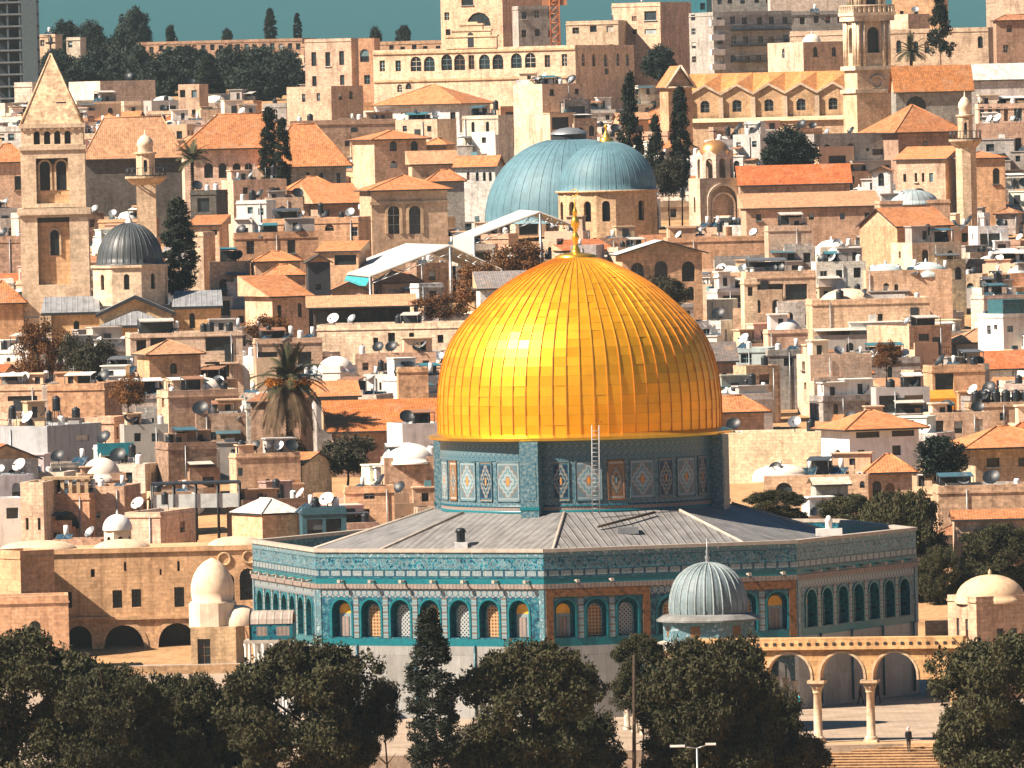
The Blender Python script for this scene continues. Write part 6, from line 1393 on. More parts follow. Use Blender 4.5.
# small things with a look of their own
def pergola():
    d = 868.0; px = d / FPX; A = P(196, 520, d); t = thing('metal_pergola', 'black metal roof terrace pergola with white side sheets', 'pergola', (A.x, d, A.z)); Z = lambda y: P(196, y, d).z - A.z; W = 88 * px
    f = MB(); f.box(-W / 2, W / 2, 0, 4, Z(484.5), Z(482.5)); f.build('roof_sheet', [M['dark']], t)
    for k in range(10): p = MB(); p.tube((-W / 2 + W * (k // 2) / 4, (.1, 3.9)[k % 2], -2), (-W / 2 + W * (k // 2) / 4, (.1, 3.9)[k % 2], Z(484)), .07); p.build('post', [M['dark']], t)
    s = MB(); s.box(-W / 2 + .1, W / 2 - .1, .2, .25, Z(508), Z(494)); s.build('side_sheet', [M['paint']], t, color=(.55, .58, .56)); FOOT.append((A.x - W / 2, A.x + W / 2, d, d + 4))
pergola()
def lantern():
    d = 838.0; px = d / FPX; A = P(118, 547, d); t = thing('white_lantern_dome', 'white domed roof lantern standing on the court building roof', 'lantern', (A.x, d, A.z - .3), math.radians(15)); Z = lambda y: P(118, y, d).z - A.z + .3
    oc = [(1.22 * math.cos(math.radians(60 * k)), 1.22 * math.sin(math.radians(60 * k))) for k in range(6)]; mb = MB()
    for k in range(6): a, b = oc[k], oc[(k + 1) % 6]; mb.facade(a, (b[0] - a[0], b[1] - a[1]), math.dist(a, b), 0, Z(530), [(math.dist(a, b) / 2, .5, .45, .75, True)], 0, 1, .2, 6)
    mb.build('drum', [M['plaster'], M['dark']], t, color=(.7, .56, .4)); dome_mesh(1.3, 1.3, 20, .08, .95, .2).build('dome', [M['plaster']], t, (0, 0, Z(530)), color=(.66, .66, .62)); c = MB(); c.lathe([(.75, 0), (.75, Z(531))], 12); c.build('core', [M['black']], t)
    k = MB(); k.lathe([(3.2, -.4), (1.3, .35)], 24); k.build('base', [M['plaster']], t, color=(.62, .47, .32))
lantern()
# lower middle (below the palm, beside the shrine)
hx('cream house with two satellite dishes and arched window', 228, 236, 300, 454, 506, 'tan', 'flat', wins=[(267, 492, 6, 13, True), (240, 476, 5, 8)], d=888, psi=14, deep=9)
hx('tan house with gabled orange roof and white shutters', 272, 302, 330, 463, 500, 'tan', 'gx', rise=10, wins=[(316, 482, 7, 8)], d=892, psi=-22, deep=9, wstyle='shut')
h = hx('tan cottage under a white pyramid roof below the dishes', 230, 262, 300, 513, 540, 'ochre', 'hip', rise=13, tile=(.72, .66, .58), d=850, psi=28, deep=8, over=.2)
hx('ochre flat house with one square window near the shrine parapet', 343, 345, 394, 487, 530, 'ochre', 'flat', wins=[(369, 499, 11, 7), (366, 515, 6, 6)], d=862, psi=3, deep=8, cornice=True)
h = hx('tan rubble house carrying a bright white dome', 380, 384, 440, 458, 500, 'tan', 'flat', d=885, psi=5, deep=8, mat='rubble'); roof_dome(h, .46, .45, 2.55, 1.65, (.80, .76, .68), 'plaster', .05, False)
hx('white house with shutters of grey sheet beside the golden dome edge', 386, 402, 444, 424, 462, 'white', 'flat', wins=[(410, 434, 7, 13), (420, 434, 7, 13), (432, 432, 7, 10)], d=912, psi=16, mat='plaster', wstyle='shut')
hx('house under a big slanting orange roof beside the palm', 330, 336, 440, 431, 462, 'brown', 'shed', rise=28, tile=(.5, .17, .05), d=925, psi=4, deep=10, over=.9)
hx('grey shaded house with two black windows beside the palm trunk', 312, 316, 358, 396, 440, 'grey', 'shed', rise=14, tile='orange', wins=[(338, 420, 6, 11), (348, 417, 5, 8)], d=948, psi=20, deep=7)
h = hx('small white domed house behind the palm', 322, 340, 356, 366, 396, 'white', 'flat', d=980, psi=-18, mat='plaster'); roof_dome(h, .4, .4, 1.9, 1.5, (.72, .66, .58), 'plaster', .1, False)
hx('tan porch house with deep dark opening behind the palm crown', 252, 255, 322, 339, 374, 'tan', 'flat', wins=[(267, 366, 20, 14), (303, 364, 16, 12)], d=1000, psi=6, deep=7, wstyle='plain')
hx('brown house with rusty lean-to eave below the palm', 250, 250, 300, 400, 440, 'brown', 'shed', rise=6, tile='rust', front='-/s2', d=935, deep=6)
hx('round tan rubble turret below the cream terrace', 396, 398, 428, 368, 392, 'ochre', 'flat', d=975, psi=6, mat='rubble')
hx('teal tarpaulin shack with brown base beside the black tanks', 298, 302, 346, 508, 540, (.04, .11, .14), 'flat', front='D2', d=848, psi=6, mat='paint', deep=4, name='tarpaulin_shack', cat='shack')

hx('tan hall with a long faded tile roof below the red roof', 742, 746, 880, 208, 230, 'tan', 'shed', rise=14, tile='faded', d=1208, psi=3, deep=8, front='s5')
hx('tan parapet house with tiny windows below the long cream terrace', 352, 355, 436, 354, 380, 'tan', 'flat', front='s4/r3', d=1005, deep=6)
hx('cream stepped house in front of the ochre gabled house', 893, 912, 962, 243, 268, 'cream', 'flat', front='a2/s2', side='s1', d=1120, deep=7)
hx('pale house with white parapet before the two blue shallow domes', 812, 816, 866, 262, 296, 'pale', 'flat', front='r3/a2', d=1098, deep=7)
hx('grey rendered house with dark openings above the blank lit wall', 872, 876, 930, 388, 424, 'grey', 'flat', front='D2/r3', d=952, deep=6, mat='plaster')
hx('ochre house with wide dark veranda below the white tower house', 925, 932, 985, 366, 400, 'ochre', 'flat', front='D2/s3', d=985, deep=7)
hx('cream house with white water heaters above the edge hipped house', 925, 930, 990, 413, 436, 'cream', 'flat', front='r3/s2', d=940, deep=7)

hx('long low brown building on the skyline behind the school block', 300, 300, 444, 40, 64, 'brown', front='r12', d=1780, deep=10, name='apartment_row', cat='apartment block')

h = hx('tan house carrying a row of black tanks near the picture edge', 966, 969, 1036, 403, 430, 'tan', 'flat', front='s3', d=962, psi=5, deep=7)
for _k in range(6): extra('black tank', on_roof(h, .12 + .15 * _k, .2), 0, .8)
h = hx('cream house with a bright yellow orange cloth awning', 902, 908, 956, 406, 424, 'cream', 'flat', front='D1', d=972, psi=8, deep=6)
mb = MB(); mb.face([(-h.W / 2, -.5, h.H + .7), (h.W / 2, -.5, h.H + .7), (h.W / 2, 1.2, h.H + 1.5), (-h.W / 2, 1.2, h.H + 1.5)]); mb.face([(-h.W / 2, -.5, h.H - .5), (h.W / 2, -.5, h.H - .5), (h.W / 2, -.5, h.H + .7), (-h.W / 2, -.5, h.H + .7)])
for _k in range(6): mb.tube((-h.W / 2 + .1 + (h.W - .2) * _k / 5, -.45, h.H - 1.6), (-h.W / 2 + .1 + (h.W - .2) * _k / 5, -.45, h.H + .7), .05, .05, 4)
mb.build('awning', [M['paint']], h.root, color=(.62, .24, .03))
h = hx('cream house under a white six-sided dome above the dark loggia', 816, 820, 848, 247, 264, 'pale', 'flat', d=1128, psi=8, deep=6); roof_dome(h, .5, .5, 1.9, 1.2, (.78, .74, .68), 'plaster', .3)
h = hx('tan house with a round grey white dome beside the golden dome edge', 764, 768, 808, 330, 350, 'tan', 'flat', d=1015, psi=8, deep=7); roof_dome(h, .5, .5, 1.7, 1.3, (.66, .63, .57), 'plaster', .2)
# ================================================================ the rest of the town: houses between the landmarks
def in_shrine(x0, x1, y0):
    """hidden well behind the shrine?"""
    x0, x1, y0 = x0 - IN, x1 + IN, y0 - IN
    if y0 > 545 and x0 > 250 and x1 < 920: return True
    if y0 > 440 and x0 > 436 and x1 < 722: return True
    for xx in (x0, x1):
        r2 = ((xx - 578) / 140.0)
        if abs(r2) >= 1 or y0 < 440 - 178 * math.sqrt(1 - r2 * r2): return False
    return True
IN = 34
HIDDEN, HIDDEN_X = set([5,12,15,26,31,33,55,69,88,105,107,123,136,137,141,144,145,153,163,167,168,175,178,179,180,181,183,186,199,205,206,218,223,228,236,242,252,255,256,257,266,267,276,280,286,289,291,292,294,295,296,297,302,306,309,310,311,312,313,315,316,317,322,323,325,333,336,337,341,342,346,356,357,358,361,369,372,373,379,380,381,383,388,392,394,396,400,402,404,405,406,413,414,419,424,425,436,437,439,445,450,454,455,460,461,462,470,476,479,489,493,497,499,500,503,505,506,507,518,522,526,527,528,530,539,541,544,549,555,567,568,573,577,578,579,581,589,591,592,593,597,598,599,600,601,602,603,604,605,606,607,610,611,612,613,614,616,618,621,624,625,626,627,628,629,630,631,633,636,637,638,639,640,644,645,646,647,649,651,652,653,655,656,657,658,662,663,664,666,667,669,670,677,678,679,680,681,682,683,684,687,688,690,691,692,693,695,696,697,698,699,701,703,704,705,706,707,709,710,711,721,722,723,724,725,726,727,731,733,734,740,741,745,747,748,749,751,752,753,754,755,756,757,758,759,760,761,762,763,764,765,766,767,771,772,773,776,777,778,779,780,782,783,784,785,787,788,790,791,792,793,794,795,796,798,799,801,805,806,807,808,811,816,818,819,821,822,827,828,833,838,839,841,842,844,853,854,855,856,857,858,863,867,868,869,870,871,872,881,883,884,885,887,891,892,893,894,895,896,897,898,899,901,909,919,920,923,928,929,931,932,936,940,941,942,943,944,945,946,948,950,955,957,958,959,970,971,972,973,975,976,977,983,984,985,986,987,988,989,990,992,1003,1004,1005,1006,1007,1009,1011,1012,1013,1014,1015,1016,1017,1018,1019,1020,1021,1033,1034,1035,1037,1038,1039,1040,1041,1042,1043,1044,1046,1048,1051,1052,1053,1054,1055,1056,1057,1058,1069,1071,1072,1073,1074,1075,1076,1077,1078,1080,1081,1082,1084,1085,1086,1087,1089,1090,1091,1092,1093,1104,1105,1106,1107,1108,1109,1110,1111,1112,1113,1114,1115,1116,1117,1118,1119,1121,1122,1123,1124,1125,1126,1145,1146,1147,1148,1149,1151,1152,1153,1154,1155,1156,1157,1158,1159,1160,1161,1162]), set('-12937:2 -12937:3 -15070:0 -15352:0 -15352:1 -15434:0 -15902:1 -16153:3 -16153:4 -16550:1 -16811:1 -17274:0 -17274:2 -17297:0 -18052:2 -18575:0 -19786:4 -20270:0 -20270:1 -21930:0 -22339:0 -23912:0 -24174:2 -26874:0 -29630:1 -29630:6 -31644:1 -32557:1 -32626:4 -33049:0 -33670:0 -33976:0 -34294:0 -34294:1 -34495:0 -34523:1 -34523:3 -34626:1 -35573:0 -35573:3 -35773:3 -35773:4 -35773:5 -36391:3 -36814:3 -37330:3 -37512:0 -38310:0 -39864:0 -39864:1 -40718:0 -40718:1 -6770:1 1103:0 11:0 11:1 11:2 11:3 128:0 128:1 132:0 132:1 132:2 132:3 132:4 135:0 135:1 135:2 139:0 13:1 13:2 149:0 149:1 149:2 160:0 160:1 162:0 165:0 166:1 172:0 172:1 172:2 173:1 177:0 182:1 190:0 190:1 192:0 192:2 194:1 194:2 194:3 194:5 202:0 202:2 202:3 207:2 208:0 208:1 208:2 225:0 225:1 227:1 24:0 24:3 251:1 251:2 251:4 259:0 259:1 260:2 263:1 264:0 265:2 265:4 268:2 278:1 278:2 278:4 27:0 27:1 27:2 27:3 283:0 283:1 284:0 284:1 324:0 324:1 324:3 324:5 334:0 335:0 335:2 338:0 338:1 349:1 349:2 349:3 363:2 363:3 365:0 365:1 365:2 366:1 367:0 367:1 368:0 368:1 368:2 368:3 370:0 370:1 382:1 390:0 390:1 391:0 391:1 391:2 391:3 393:0 393:1 393:2 403:0 403:1 403:2 408:1 408:2 409:0 409:2 409:3 415:0 415:1 415:2 42:0 42:5 432:1 432:4 448:3 44:0 44:3 453:0 453:3 456:2 456:3 457:0 457:2 457:3 465:1 467:0 472:0 472:1 475:0 477:0 477:1 477:2 477:3 478:0 478:1 478:2 485:1 494:1 502:0 502:1 502:2 508:0 508:1 508:3 508:4 508:5 509:0 509:2 514:1 519:1 523:0 523:1 523:2 531:0 531:1 542:0 542:1 542:3 547:0 557:0 569:1 57:1 580:0 580:2 584:0 584:1 584:2 584:3 584:4 584:5 587:1 587:2 596:1 596:2 596:3 596:4 615:1 620:0 622:0 622:1 622:2 622:3 622:4 643:0 643:1 643:3 643:5 64:0 64:1 64:2 64:3 650:0 650:1 650:3 650:4 676:0 676:1 676:2 685:0 685:1 685:2 686:0 686:1 686:2 708:0 708:1 712:0 712:2 719:0 719:1 719:3 719:4 72:0 732:0 732:1 768:0 768:1 775:3 786:0 786:3 786:4 78:1 800:2 804:0 804:1 804:2 804:3 812:1 813:0 813:1 81:0 81:1 81:2 81:3 81:4 81:5 820:1 829:1 829:2 830:0 834:0 834:1 86:0 86:1 874:0 878:0 889:0 907:0 910:0 918:0 969:0'.split())   #HID
FILL = []
def fill(seed=11):
    rg = random.Random(seed); idx = 0
    yb = 566.0
    while yb > 62:
        d0 = D(yb); x = -30 + rg.uniform(0, 40)
        while x < 1040:
            idx += 1; r = random.Random(idx * 977 + seed)
            d = d0 + r.uniform(-7, 7); sc = 900 / d
            w = r.choice([34, 42, 50, 58, 68, 80]) * sc * r.uniform(.9, 1.15); hgt = r.uniform(26, 50) * sc
            xa, xb = x, x + w; x = xb + r.uniform(-3, 9) * sc
            yt = yb - hgt
            if in_shrine(xa, xb, yt): continue
            if yb < 106 and xa < 300: continue
            ok = True
            for (p0, p1, q0, q1, dl) in PROT:
                if d < dl and xa < p1 and xb > p0:
                    ov = min(xb, p1) - max(xa, p0)
                    if q0 - 2 < yt < q1 and ov > .08 * (p1 - p0): yt = q1 + 3
                    elif yt <= q0 and yb > q0 and ov > .04 * (p1 - p0): yt = max(yt, q1 + 3)
            if yt > yb - 12 * sc: continue
            wm = w * d / FPX; cx = P((xa + xb) / 2, yb, d).x; dep = min(7.5, max(4.5, wm * .8))
            fp = (cx - wm / 2, cx + wm / 2, d - .5, d + dep)
            if any(fp[0] < f[1] - .2 and fp[1] > f[0] + .2 and fp[2] < f[3] and fp[3] > f[2] for f in FOOT): continue
            if any(xa < t[1] and xb > t[0] and yt < t[3] and t[2] < yb and abs(d - t[4]) < 16 for t in TREESPOT): continue
            if idx in HIDDEN: FOOT.append(fp); continue
            k = r.random(); stone = r.choice(['cream', 'cream', 'cream', 'tan', 'tan', 'ochre', 'pale', 'pale', 'pale', 'brown', 'grey', 'grey', 'white', 'white', 'white'])
            roof = 'flat' if k < .80 else r.choice(['hip', 'gx', 'gy', 'shed', 'hip'])
            ris = w * r.uniform(.16, .26)
            if roof != 'flat':
                if yt + ris < yb - 9 * sc: yt += ris
                else: roof = 'flat'
            side = r.random(); nar = w * r.uniform(.12, .3)
            if side < .34: xm = xa + nar
            elif side < .80: xm = xb - nar
            else: xm = xa
            nw = max(1, int(wm / 2.7)); fr = '/'.join(r.choice(['a', 'r', 'r', 's', 'n', 'P', 'D', '-']) + str(max(1, nw - r.randint(0, 1))) for _ in range(3)).replace('-1', '-').replace('-2', '-').replace('-3', '-')
            h = house(xa, xm, xb, yt, yb, stone, roof, front=fr, side=r.choice(['', 's1', 'r2', 'a1', '']), rise=(ris if roof != 'flat' else None), psi=r.uniform(6, 22), d=d,
                      deep=dep, mat=r.choice(['stone', 'stone', 'rubble', 'plaster', 'ashlar']), tile=r.choice(['orange', 'orange', 'red', 'faded', 'rust']), seed=idx, prot=False)
            h.idx = idx; h.extra = ''; h.keep = d < 1010 and in_shrine(xa + IN, xb - IN, yt + IN)
            if roof == 'flat' and h.W > 5:
                q = r.random()
                if q < .32:
                    rd = min(h.W, h.D) * r.uniform(.22, .36); roof_dome(h, r.uniform(.35, .65), .5, rd, rd * r.uniform(.4, .8), r.choice([(.7, .62, .52), (.64, .52, .38), (.5, .54, .52), (.74, .7, .62)]), 'plaster', .15, r.random() < .4); h.extra = 'dome'
                elif q < .62:
                    roof_box(h, r.uniform(.25, .75), r.uniform(.45, .7), r.uniform(2, 3.6), r.uniform(2, 3), r.uniform(1.9, 2.7), tuple(min(.8, c * r.uniform(.9, 1.15)) for c in h.wall.color[:3])); h.extra = 'hut'
            FILL.append(h)
        yb -= max(8.0, 13.5 * 900 / d0 * rg.uniform(.85, 1.15))
TREESPOT = [(158, 198, 205, 300, 1090), (252, 322, 330, 440, 926), (255, 294, 105, 185, 1285), (612, 695, 75, 190, 1290), (760, 815, 128, 170, 1262), (15, 110, 322, 385, 1015), (240, 284, 318, 348, 1025), (326, 364, 430, 475, 902)]
PROT.append((84, 300, 46, 100, 1640))
fill()

def dress(h, rg, hand):
    """lived-in additions: rooms on the roof, awnings, pipes, balconies, lean-to rooms"""
    W, D_, H, z = h.W, h.D, h.H, h.roofz; wc = h.wall.color[:3]
    
    def tone():
        v = rg.uniform(.78, 1.2); return tuple(min(.8, c * v) for c in rg.choice([wc, wc, (.74, .69, .62), (.66, .46, .3), (.38, .35, .32)]))
    if h.roof == 'flat' and W > 4:
        for _rr in range(rg.choice([0, 1, 1, 2])):
            sx, sy, hz = rg.uniform(1.4, min(4, W * .5)), rg.uniform(1.2, 2.2), rg.uniform(1.0, 2.3); u = rg.choice([-1, 1]) * (W / 2 - sx / 2 - .35); y0 = rg.uniform(.32, max(.4, D_ - sy - .4))
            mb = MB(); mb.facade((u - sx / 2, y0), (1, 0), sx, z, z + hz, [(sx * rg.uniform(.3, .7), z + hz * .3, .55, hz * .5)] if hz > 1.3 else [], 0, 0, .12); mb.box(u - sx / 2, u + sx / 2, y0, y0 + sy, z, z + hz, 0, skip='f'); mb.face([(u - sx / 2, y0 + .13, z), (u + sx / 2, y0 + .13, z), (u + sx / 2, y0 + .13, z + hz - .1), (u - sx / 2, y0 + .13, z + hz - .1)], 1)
            mb.box(u - sx / 2 - .15, u + sx / 2 + .15, y0 - .2, y0 + sy + .1, z + hz + .003, z + hz + .12, 2); mb.build('roof_room', [M['plaster'], M['dark'], M['flat']], h.root, color=tone())
        if rg.random() < .6:
            sx, sy = rg.uniform(1.8, min(4.5, W * .6)), rg.uniform(1.4, 2.6); u = rg.uniform(-1, 1) * max(0, W / 2 - sx / 2 - .2); y0 = rg.uniform(.2, 1.2); hz = rg.uniform(1.5, 2.2)
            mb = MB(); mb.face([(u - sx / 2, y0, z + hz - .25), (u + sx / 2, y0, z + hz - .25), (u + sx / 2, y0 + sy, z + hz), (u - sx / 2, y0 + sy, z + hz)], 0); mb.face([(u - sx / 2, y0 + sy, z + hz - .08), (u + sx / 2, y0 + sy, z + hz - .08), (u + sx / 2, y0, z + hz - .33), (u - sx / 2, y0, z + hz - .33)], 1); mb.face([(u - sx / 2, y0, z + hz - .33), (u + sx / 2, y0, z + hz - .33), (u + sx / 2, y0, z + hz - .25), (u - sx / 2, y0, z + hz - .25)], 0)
            for px_ in (u - sx / 2 + .06, u + sx / 2 - .06): mb.tube((px_, y0 + .05, z), (px_, y0 + .05, z + hz - .3), .05, .05, 4, 1); mb.tube((px_, y0 + sy - .05, z), (px_, y0 + sy - .05, z + hz - .1), .05, .05, 4, 1)
            mb.face([(u - sx / 2 + .1, y0 + sy - .1, z), (u + sx / 2 - .1, y0 + sy - .1, z), (u + sx / 2 - .1, y0 + sy - .1, z + hz * .8), (u - sx / 2 + .1, y0 + sy - .1, z + hz * .8)], 1)
            mb.build('awning', [M['paint'], M['dark']], h.root, color=rg.choice([(.62, .6, .57), (.05, .12, .15), (.3, .15, .08), (.1, .11, .12), (.5, .46, .4), (.05, .06, .07), (.66, .62, .55), (.04, .17, .2)]))
        if rg.random() < .5:
            mb = MB(); y0 = rg.uniform(.5, max(.6, D_ * .7)); hz = rg.uniform(.5, 1.1); a = rg.uniform(-W / 2 + .4, 0); b = rg.uniform(a + 1, W / 2 - .3) if W / 2 - .3 > a + 1 else a + .8
            mb.box(a, b, y0, y0 + .22, z, z + hz); mb.build('roof_wall', [M['stone']], h.root, color=tone())
        for _ in range(rg.choice([1, 2, 3, 5])):
            mb = MB(); u = rg.uniform(-W / 2 + .5, W / 2 - .5); y0 = rg.uniform(.4, max(.5, D_ - .6)); s_ = rg.uniform(.25, .6)
            mb.box(u - s_, u + s_ * rg.uniform(.6, 1.6), y0, y0 + s_, z, z + s_ * rg.uniform(.5, 1.4)); mb.build('roof_crate', [M['paint']], h.root, color=rg.choice([(.6, .58, .54), (.05, .1, .13), (.4, .22, .1), (.2, .2, .2), (.1, .28, .33)]))
    if rg.random() < .6:
        mb = MB(); u = rg.uniform(-W / 2 + .2, W / 2 - .2); mb.tube((u, -.09, 0), (u, -.09, H - .3), .055, .055, 5); mb.build('drain_pipe', [M['metal']], h.root)
    if rg.random() < .3 and W > 5:
        sx = rg.uniform(1.6, 3); u = rg.uniform(-W / 2 + sx / 2 + .2, W / 2 - sx / 2 - .2); zb = H - rg.uniform(2.6, 3.4)
        if zb > 1:
            mb = MB(); mb.box(u - sx / 2, u + sx / 2, -1.0, -.004, zb - .15, zb, 0)
            for k in range(int(sx / .22)): mb.tube((u - sx / 2 + .08 + .22 * k, -.95, zb), (u - sx / 2 + .08 + .22 * k, -.95, zb + .85), .02, .02, 4, 1, False)
            mb.box(u - sx / 2, u + sx / 2, -.99, -.92, zb + .85, zb + .91, 1); mb.box(u - .45, u + .45, -.04, -.005, zb + .003, zb + 1.9, 1); mb.build('balcony', [M['plaster'], M['dark']], h.root, color=wc)
    # rooms built against the front where much of the wall shows
    vis = visible_h(h); px = h.d / FPX; sc = 900 / h.d
    first = (27 if hand else 19) * sc; drop = first * rg.uniform(.9, 1.2); side = rg.choice([-1, 1]); k = 0
    while vis > drop + 9 * sc and k < 3 and W > 3.5:
        hz = H - drop * px
        if hz < 1.5: break
        sx = W * rg.uniform(.42, .72); u = side * (W - sx) / 2; dp = rg.uniform(1.1, 1.7) + .9 * k
        mb = MB(); mb.facade((u - sx / 2, -dp), (1, 0), sx, 0, hz, rows_to_ops(rg.choice(['s1', 's2', 'P1', 'D1', 'a1', 'a2', 'r2']), sx, hz, rg, .45), 0, 0, .2, 6); mb.box(u - sx / 2, u + sx / 2, -dp, -.004, 0, hz, 0, 2, skip='frd')
        mb.face([(u + sx / 2, -dp, 0), (u + sx / 2, -.004, 0), (u + sx / 2, -.004, hz), (u + sx / 2, -dp, hz)], 0)
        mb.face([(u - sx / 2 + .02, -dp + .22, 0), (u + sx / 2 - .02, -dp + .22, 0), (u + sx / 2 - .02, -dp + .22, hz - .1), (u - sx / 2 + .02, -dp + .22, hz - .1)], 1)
        if rg.random() < .5: mb.box(u - sx / 2 - .1, u + sx / 2 + .1, -dp - .12, -.01, hz + .003, hz + .13, 2)
        else: mb.box(u - sx / 2, u + sx / 2, -dp - .002, -dp + .2, hz - .01, hz + rg.uniform(.3, .8), 0, skip='d')
        o = mb.build('annex', [M[rg.choice(['stone', 'plaster', 'rubble'])], M['dark'], M['flat']], h.root, color=tone())
        for _ in range(rg.choice([0, 1, 2])):
            c = MB(); cu = u + rg.uniform(-.4, .4) * sx; s_ = rg.uniform(.25, .5); c.box(cu - s_, cu + s_, -dp + .3, -dp + .3 + s_, hz, hz + s_ * rg.uniform(.8, 2.2)); c.build('roof_crate', [M['paint']], h.root, color=rg.choice([(.6, .58, .54), (.05, .1, .13), (.4, .22, .1), (.1, .11, .12), (.1, .24, .28)]))
        if rg.random() < .4:
            c = MB(); zz = hz + rg.uniform(.9, 1.5); c.face([(u - sx / 2, -dp - .3, zz - .25), (u + sx * .3, -dp - .3, zz - .25), (u + sx * .3, -.01, zz), (u - sx / 2, -.01, zz)]); c.face([(u - sx / 2, -.01, zz - .03), (u + sx * .3, -.01, zz - .03), (u + sx * .3, -dp - .3, zz - .29), (u - sx / 2, -dp - .3, zz - .29)]); c.build('awning', [M['paint']], h.root, color=rg.choice([(.62, .6, .57), (.05, .12, .15), (.3, .15, .08), (.1, .11, .12), (.5, .46, .4)]))
        drop += rg.uniform(13, 19) * sc; side = -side; k += 1
def visible_h(h):
    """how many rows of this house's front show below its roof line before a nearer house hides it"""
    xa, _, xb, yt, yb = h.px; out = []
    for f in (.25, .5, .75):
        x = xa + (xb - xa) * f; y = 999
        for g in HOUSES:
            if g.d < h.d - 1 and g.px[0] <= x <= g.px[2] and g.px[3] > yt: y = min(y, g.px[3])
        if in_shrine(x, x, min(y, 540)) : pass
        out.append(min(y, yb + 40) - yt)
    return sorted(out)[1]
for h_ in list(HOUSES):
    _rd = random.Random(getattr(h_, 'idx', 0) + int(h_.px[0] * 31 + h_.px[3] * 17))
    if h_ in FILL: dress(h_, _rd, False)
    elif h_.roof == 'flat' and 845 < h_.d < 1420 and h_.root['category'] in ('house', 'school'): dress(h_, _rd, True)

def clutter():
    rg = random.Random(3); n = 0
    cand = [h for h in HOUSES if h.roof == 'flat' and h.d > 842 and h.W > 3.2]
    for h in cand:
        hk = getattr(h, 'idx', None) or -int(h.px[0] * 31 + h.px[3] * 17 + 5000); rg = random.Random(hk)
        far = h.d > 1420
        m_ = rg.choice([0, 1, 1]) if far else rg.choice([3, 4, 5, 5, 6, 7] if h.W > 6 else [2, 2, 3, 4])
        us = [(k + .5) / max(1, m_) + rg.uniform(-.12, .12) for k in range(m_)]; rg.shuffle(us)
        for ku, u in enumerate(us):
            kind = rg.choice(['black tank', 'black tank', 'tall black tank', 'white tank', 'white tank', 'solar', 'solar', 'solar', 'black dish', 'black dish', 'black dish', 'grey dish', 'white dish', 'ac', 'aerial'])
            u = min(.9, max(.1, u)); v = rg.uniform(.1, .4)
            p = on_roof(h, u, v)
            x, y = PIX(p)
            if not (-8 < x < 1032 and -8 < y < 560): continue
            rz = {'solar': math.radians(rg.uniform(-70, -10)), 'black dish': math.radians(rg.uniform(-75, 20)), 'grey dish': math.radians(rg.uniform(-75, 20)), 'white dish': math.radians(rg.uniform(-70, -20))}.get(kind, h.rz)
            if kind in ('solar', 'black dish', 'grey dish') and y > 0: pass
            sc_ = rg.uniform(.55, .8) * (1.35 if 'dish' in kind else 1)
            if '%d:%d' % (hk, ku) in HIDDEN_X: continue
            extra(kind, p, rz, sc_)['_k'] = '%d:%d' % (hk, ku)
clutter()
EXTRA_ALL = list(EXTRA)
print('FILL', len(FILL), 'HAND', len(HOUSES) - len(FILL), 'EXTRA', len(EXTRA))
# ================================================================ trees and plants
def mk_leaf(name, col, var=.5):
    g = N(name)
    c = g.mul(col, g.ramp(g.noise(g.pos(), 1.1, 3, 0.7), [(0.3, 1 - var), (0.7, 1 + var)])); c = g.mul(c, g.ramp(g.rnd(), [(0.0, .8), (1.0, 1.25)]))
    return g.done(c, 0.8, 0, 0.15)
M['pine'] = mk_leaf('pine_needles', (0.048, 0.046, 0.021)); M['cypress'] = mk_leaf('cypress_leaves', (0.022, 0.028, 0.018)); M['dusty'] = mk_leaf('dusty_leaves', (0.05, 0.046, 0.03))
M['rusty'] = mk_leaf('autumn_leaves', (0.14, 0.062, 0.022)); M['far_leaf'] = mk_leaf('far_leaves', (0.025, 0.036, 0.028)); M['palm_leaf'] = mk_leaf('palm_leaves', (0.06, 0.06, 0.03)); M['dead_palm'] = mk_leaf('dead_palm_leaves', (0.11, 0.075, 0.045)); M['dates'] = mk_plain('date_fruit', (0.5, 0.19, 0.02), 0.6)
def leaves(mb, c, r, n, size, rg, flat=.85):
    cx, cy, cz = c
    for _ in range(n):
        a = rg.uniform(0, 2 * math.pi); u = rg.uniform(-1, 1); s = math.sqrt(1 - u * u); rr = r * (rg.random() ** .45)
        n_ = (s * math.cos(a), s * math.sin(a), u); p = Vector((cx + rr * n_[0], cy + rr * n_[1], cz + rr * n_[2] * flat))
        t = Vector((rg.gauss(0, 1), rg.gauss(0, 1), rg.gauss(.3, .7))).normalized(); q = t.cross(Vector((rg.gauss(0, 1), rg.gauss(0, 1), rg.gauss(0, 1)))).normalized()
        l = size * rg.uniform(.7, 1.5); w_ = l * .34
        mb.face([p - q * w_, p + t * l * .5 - q * w_ * .5, p + t * l, p + q * w_])
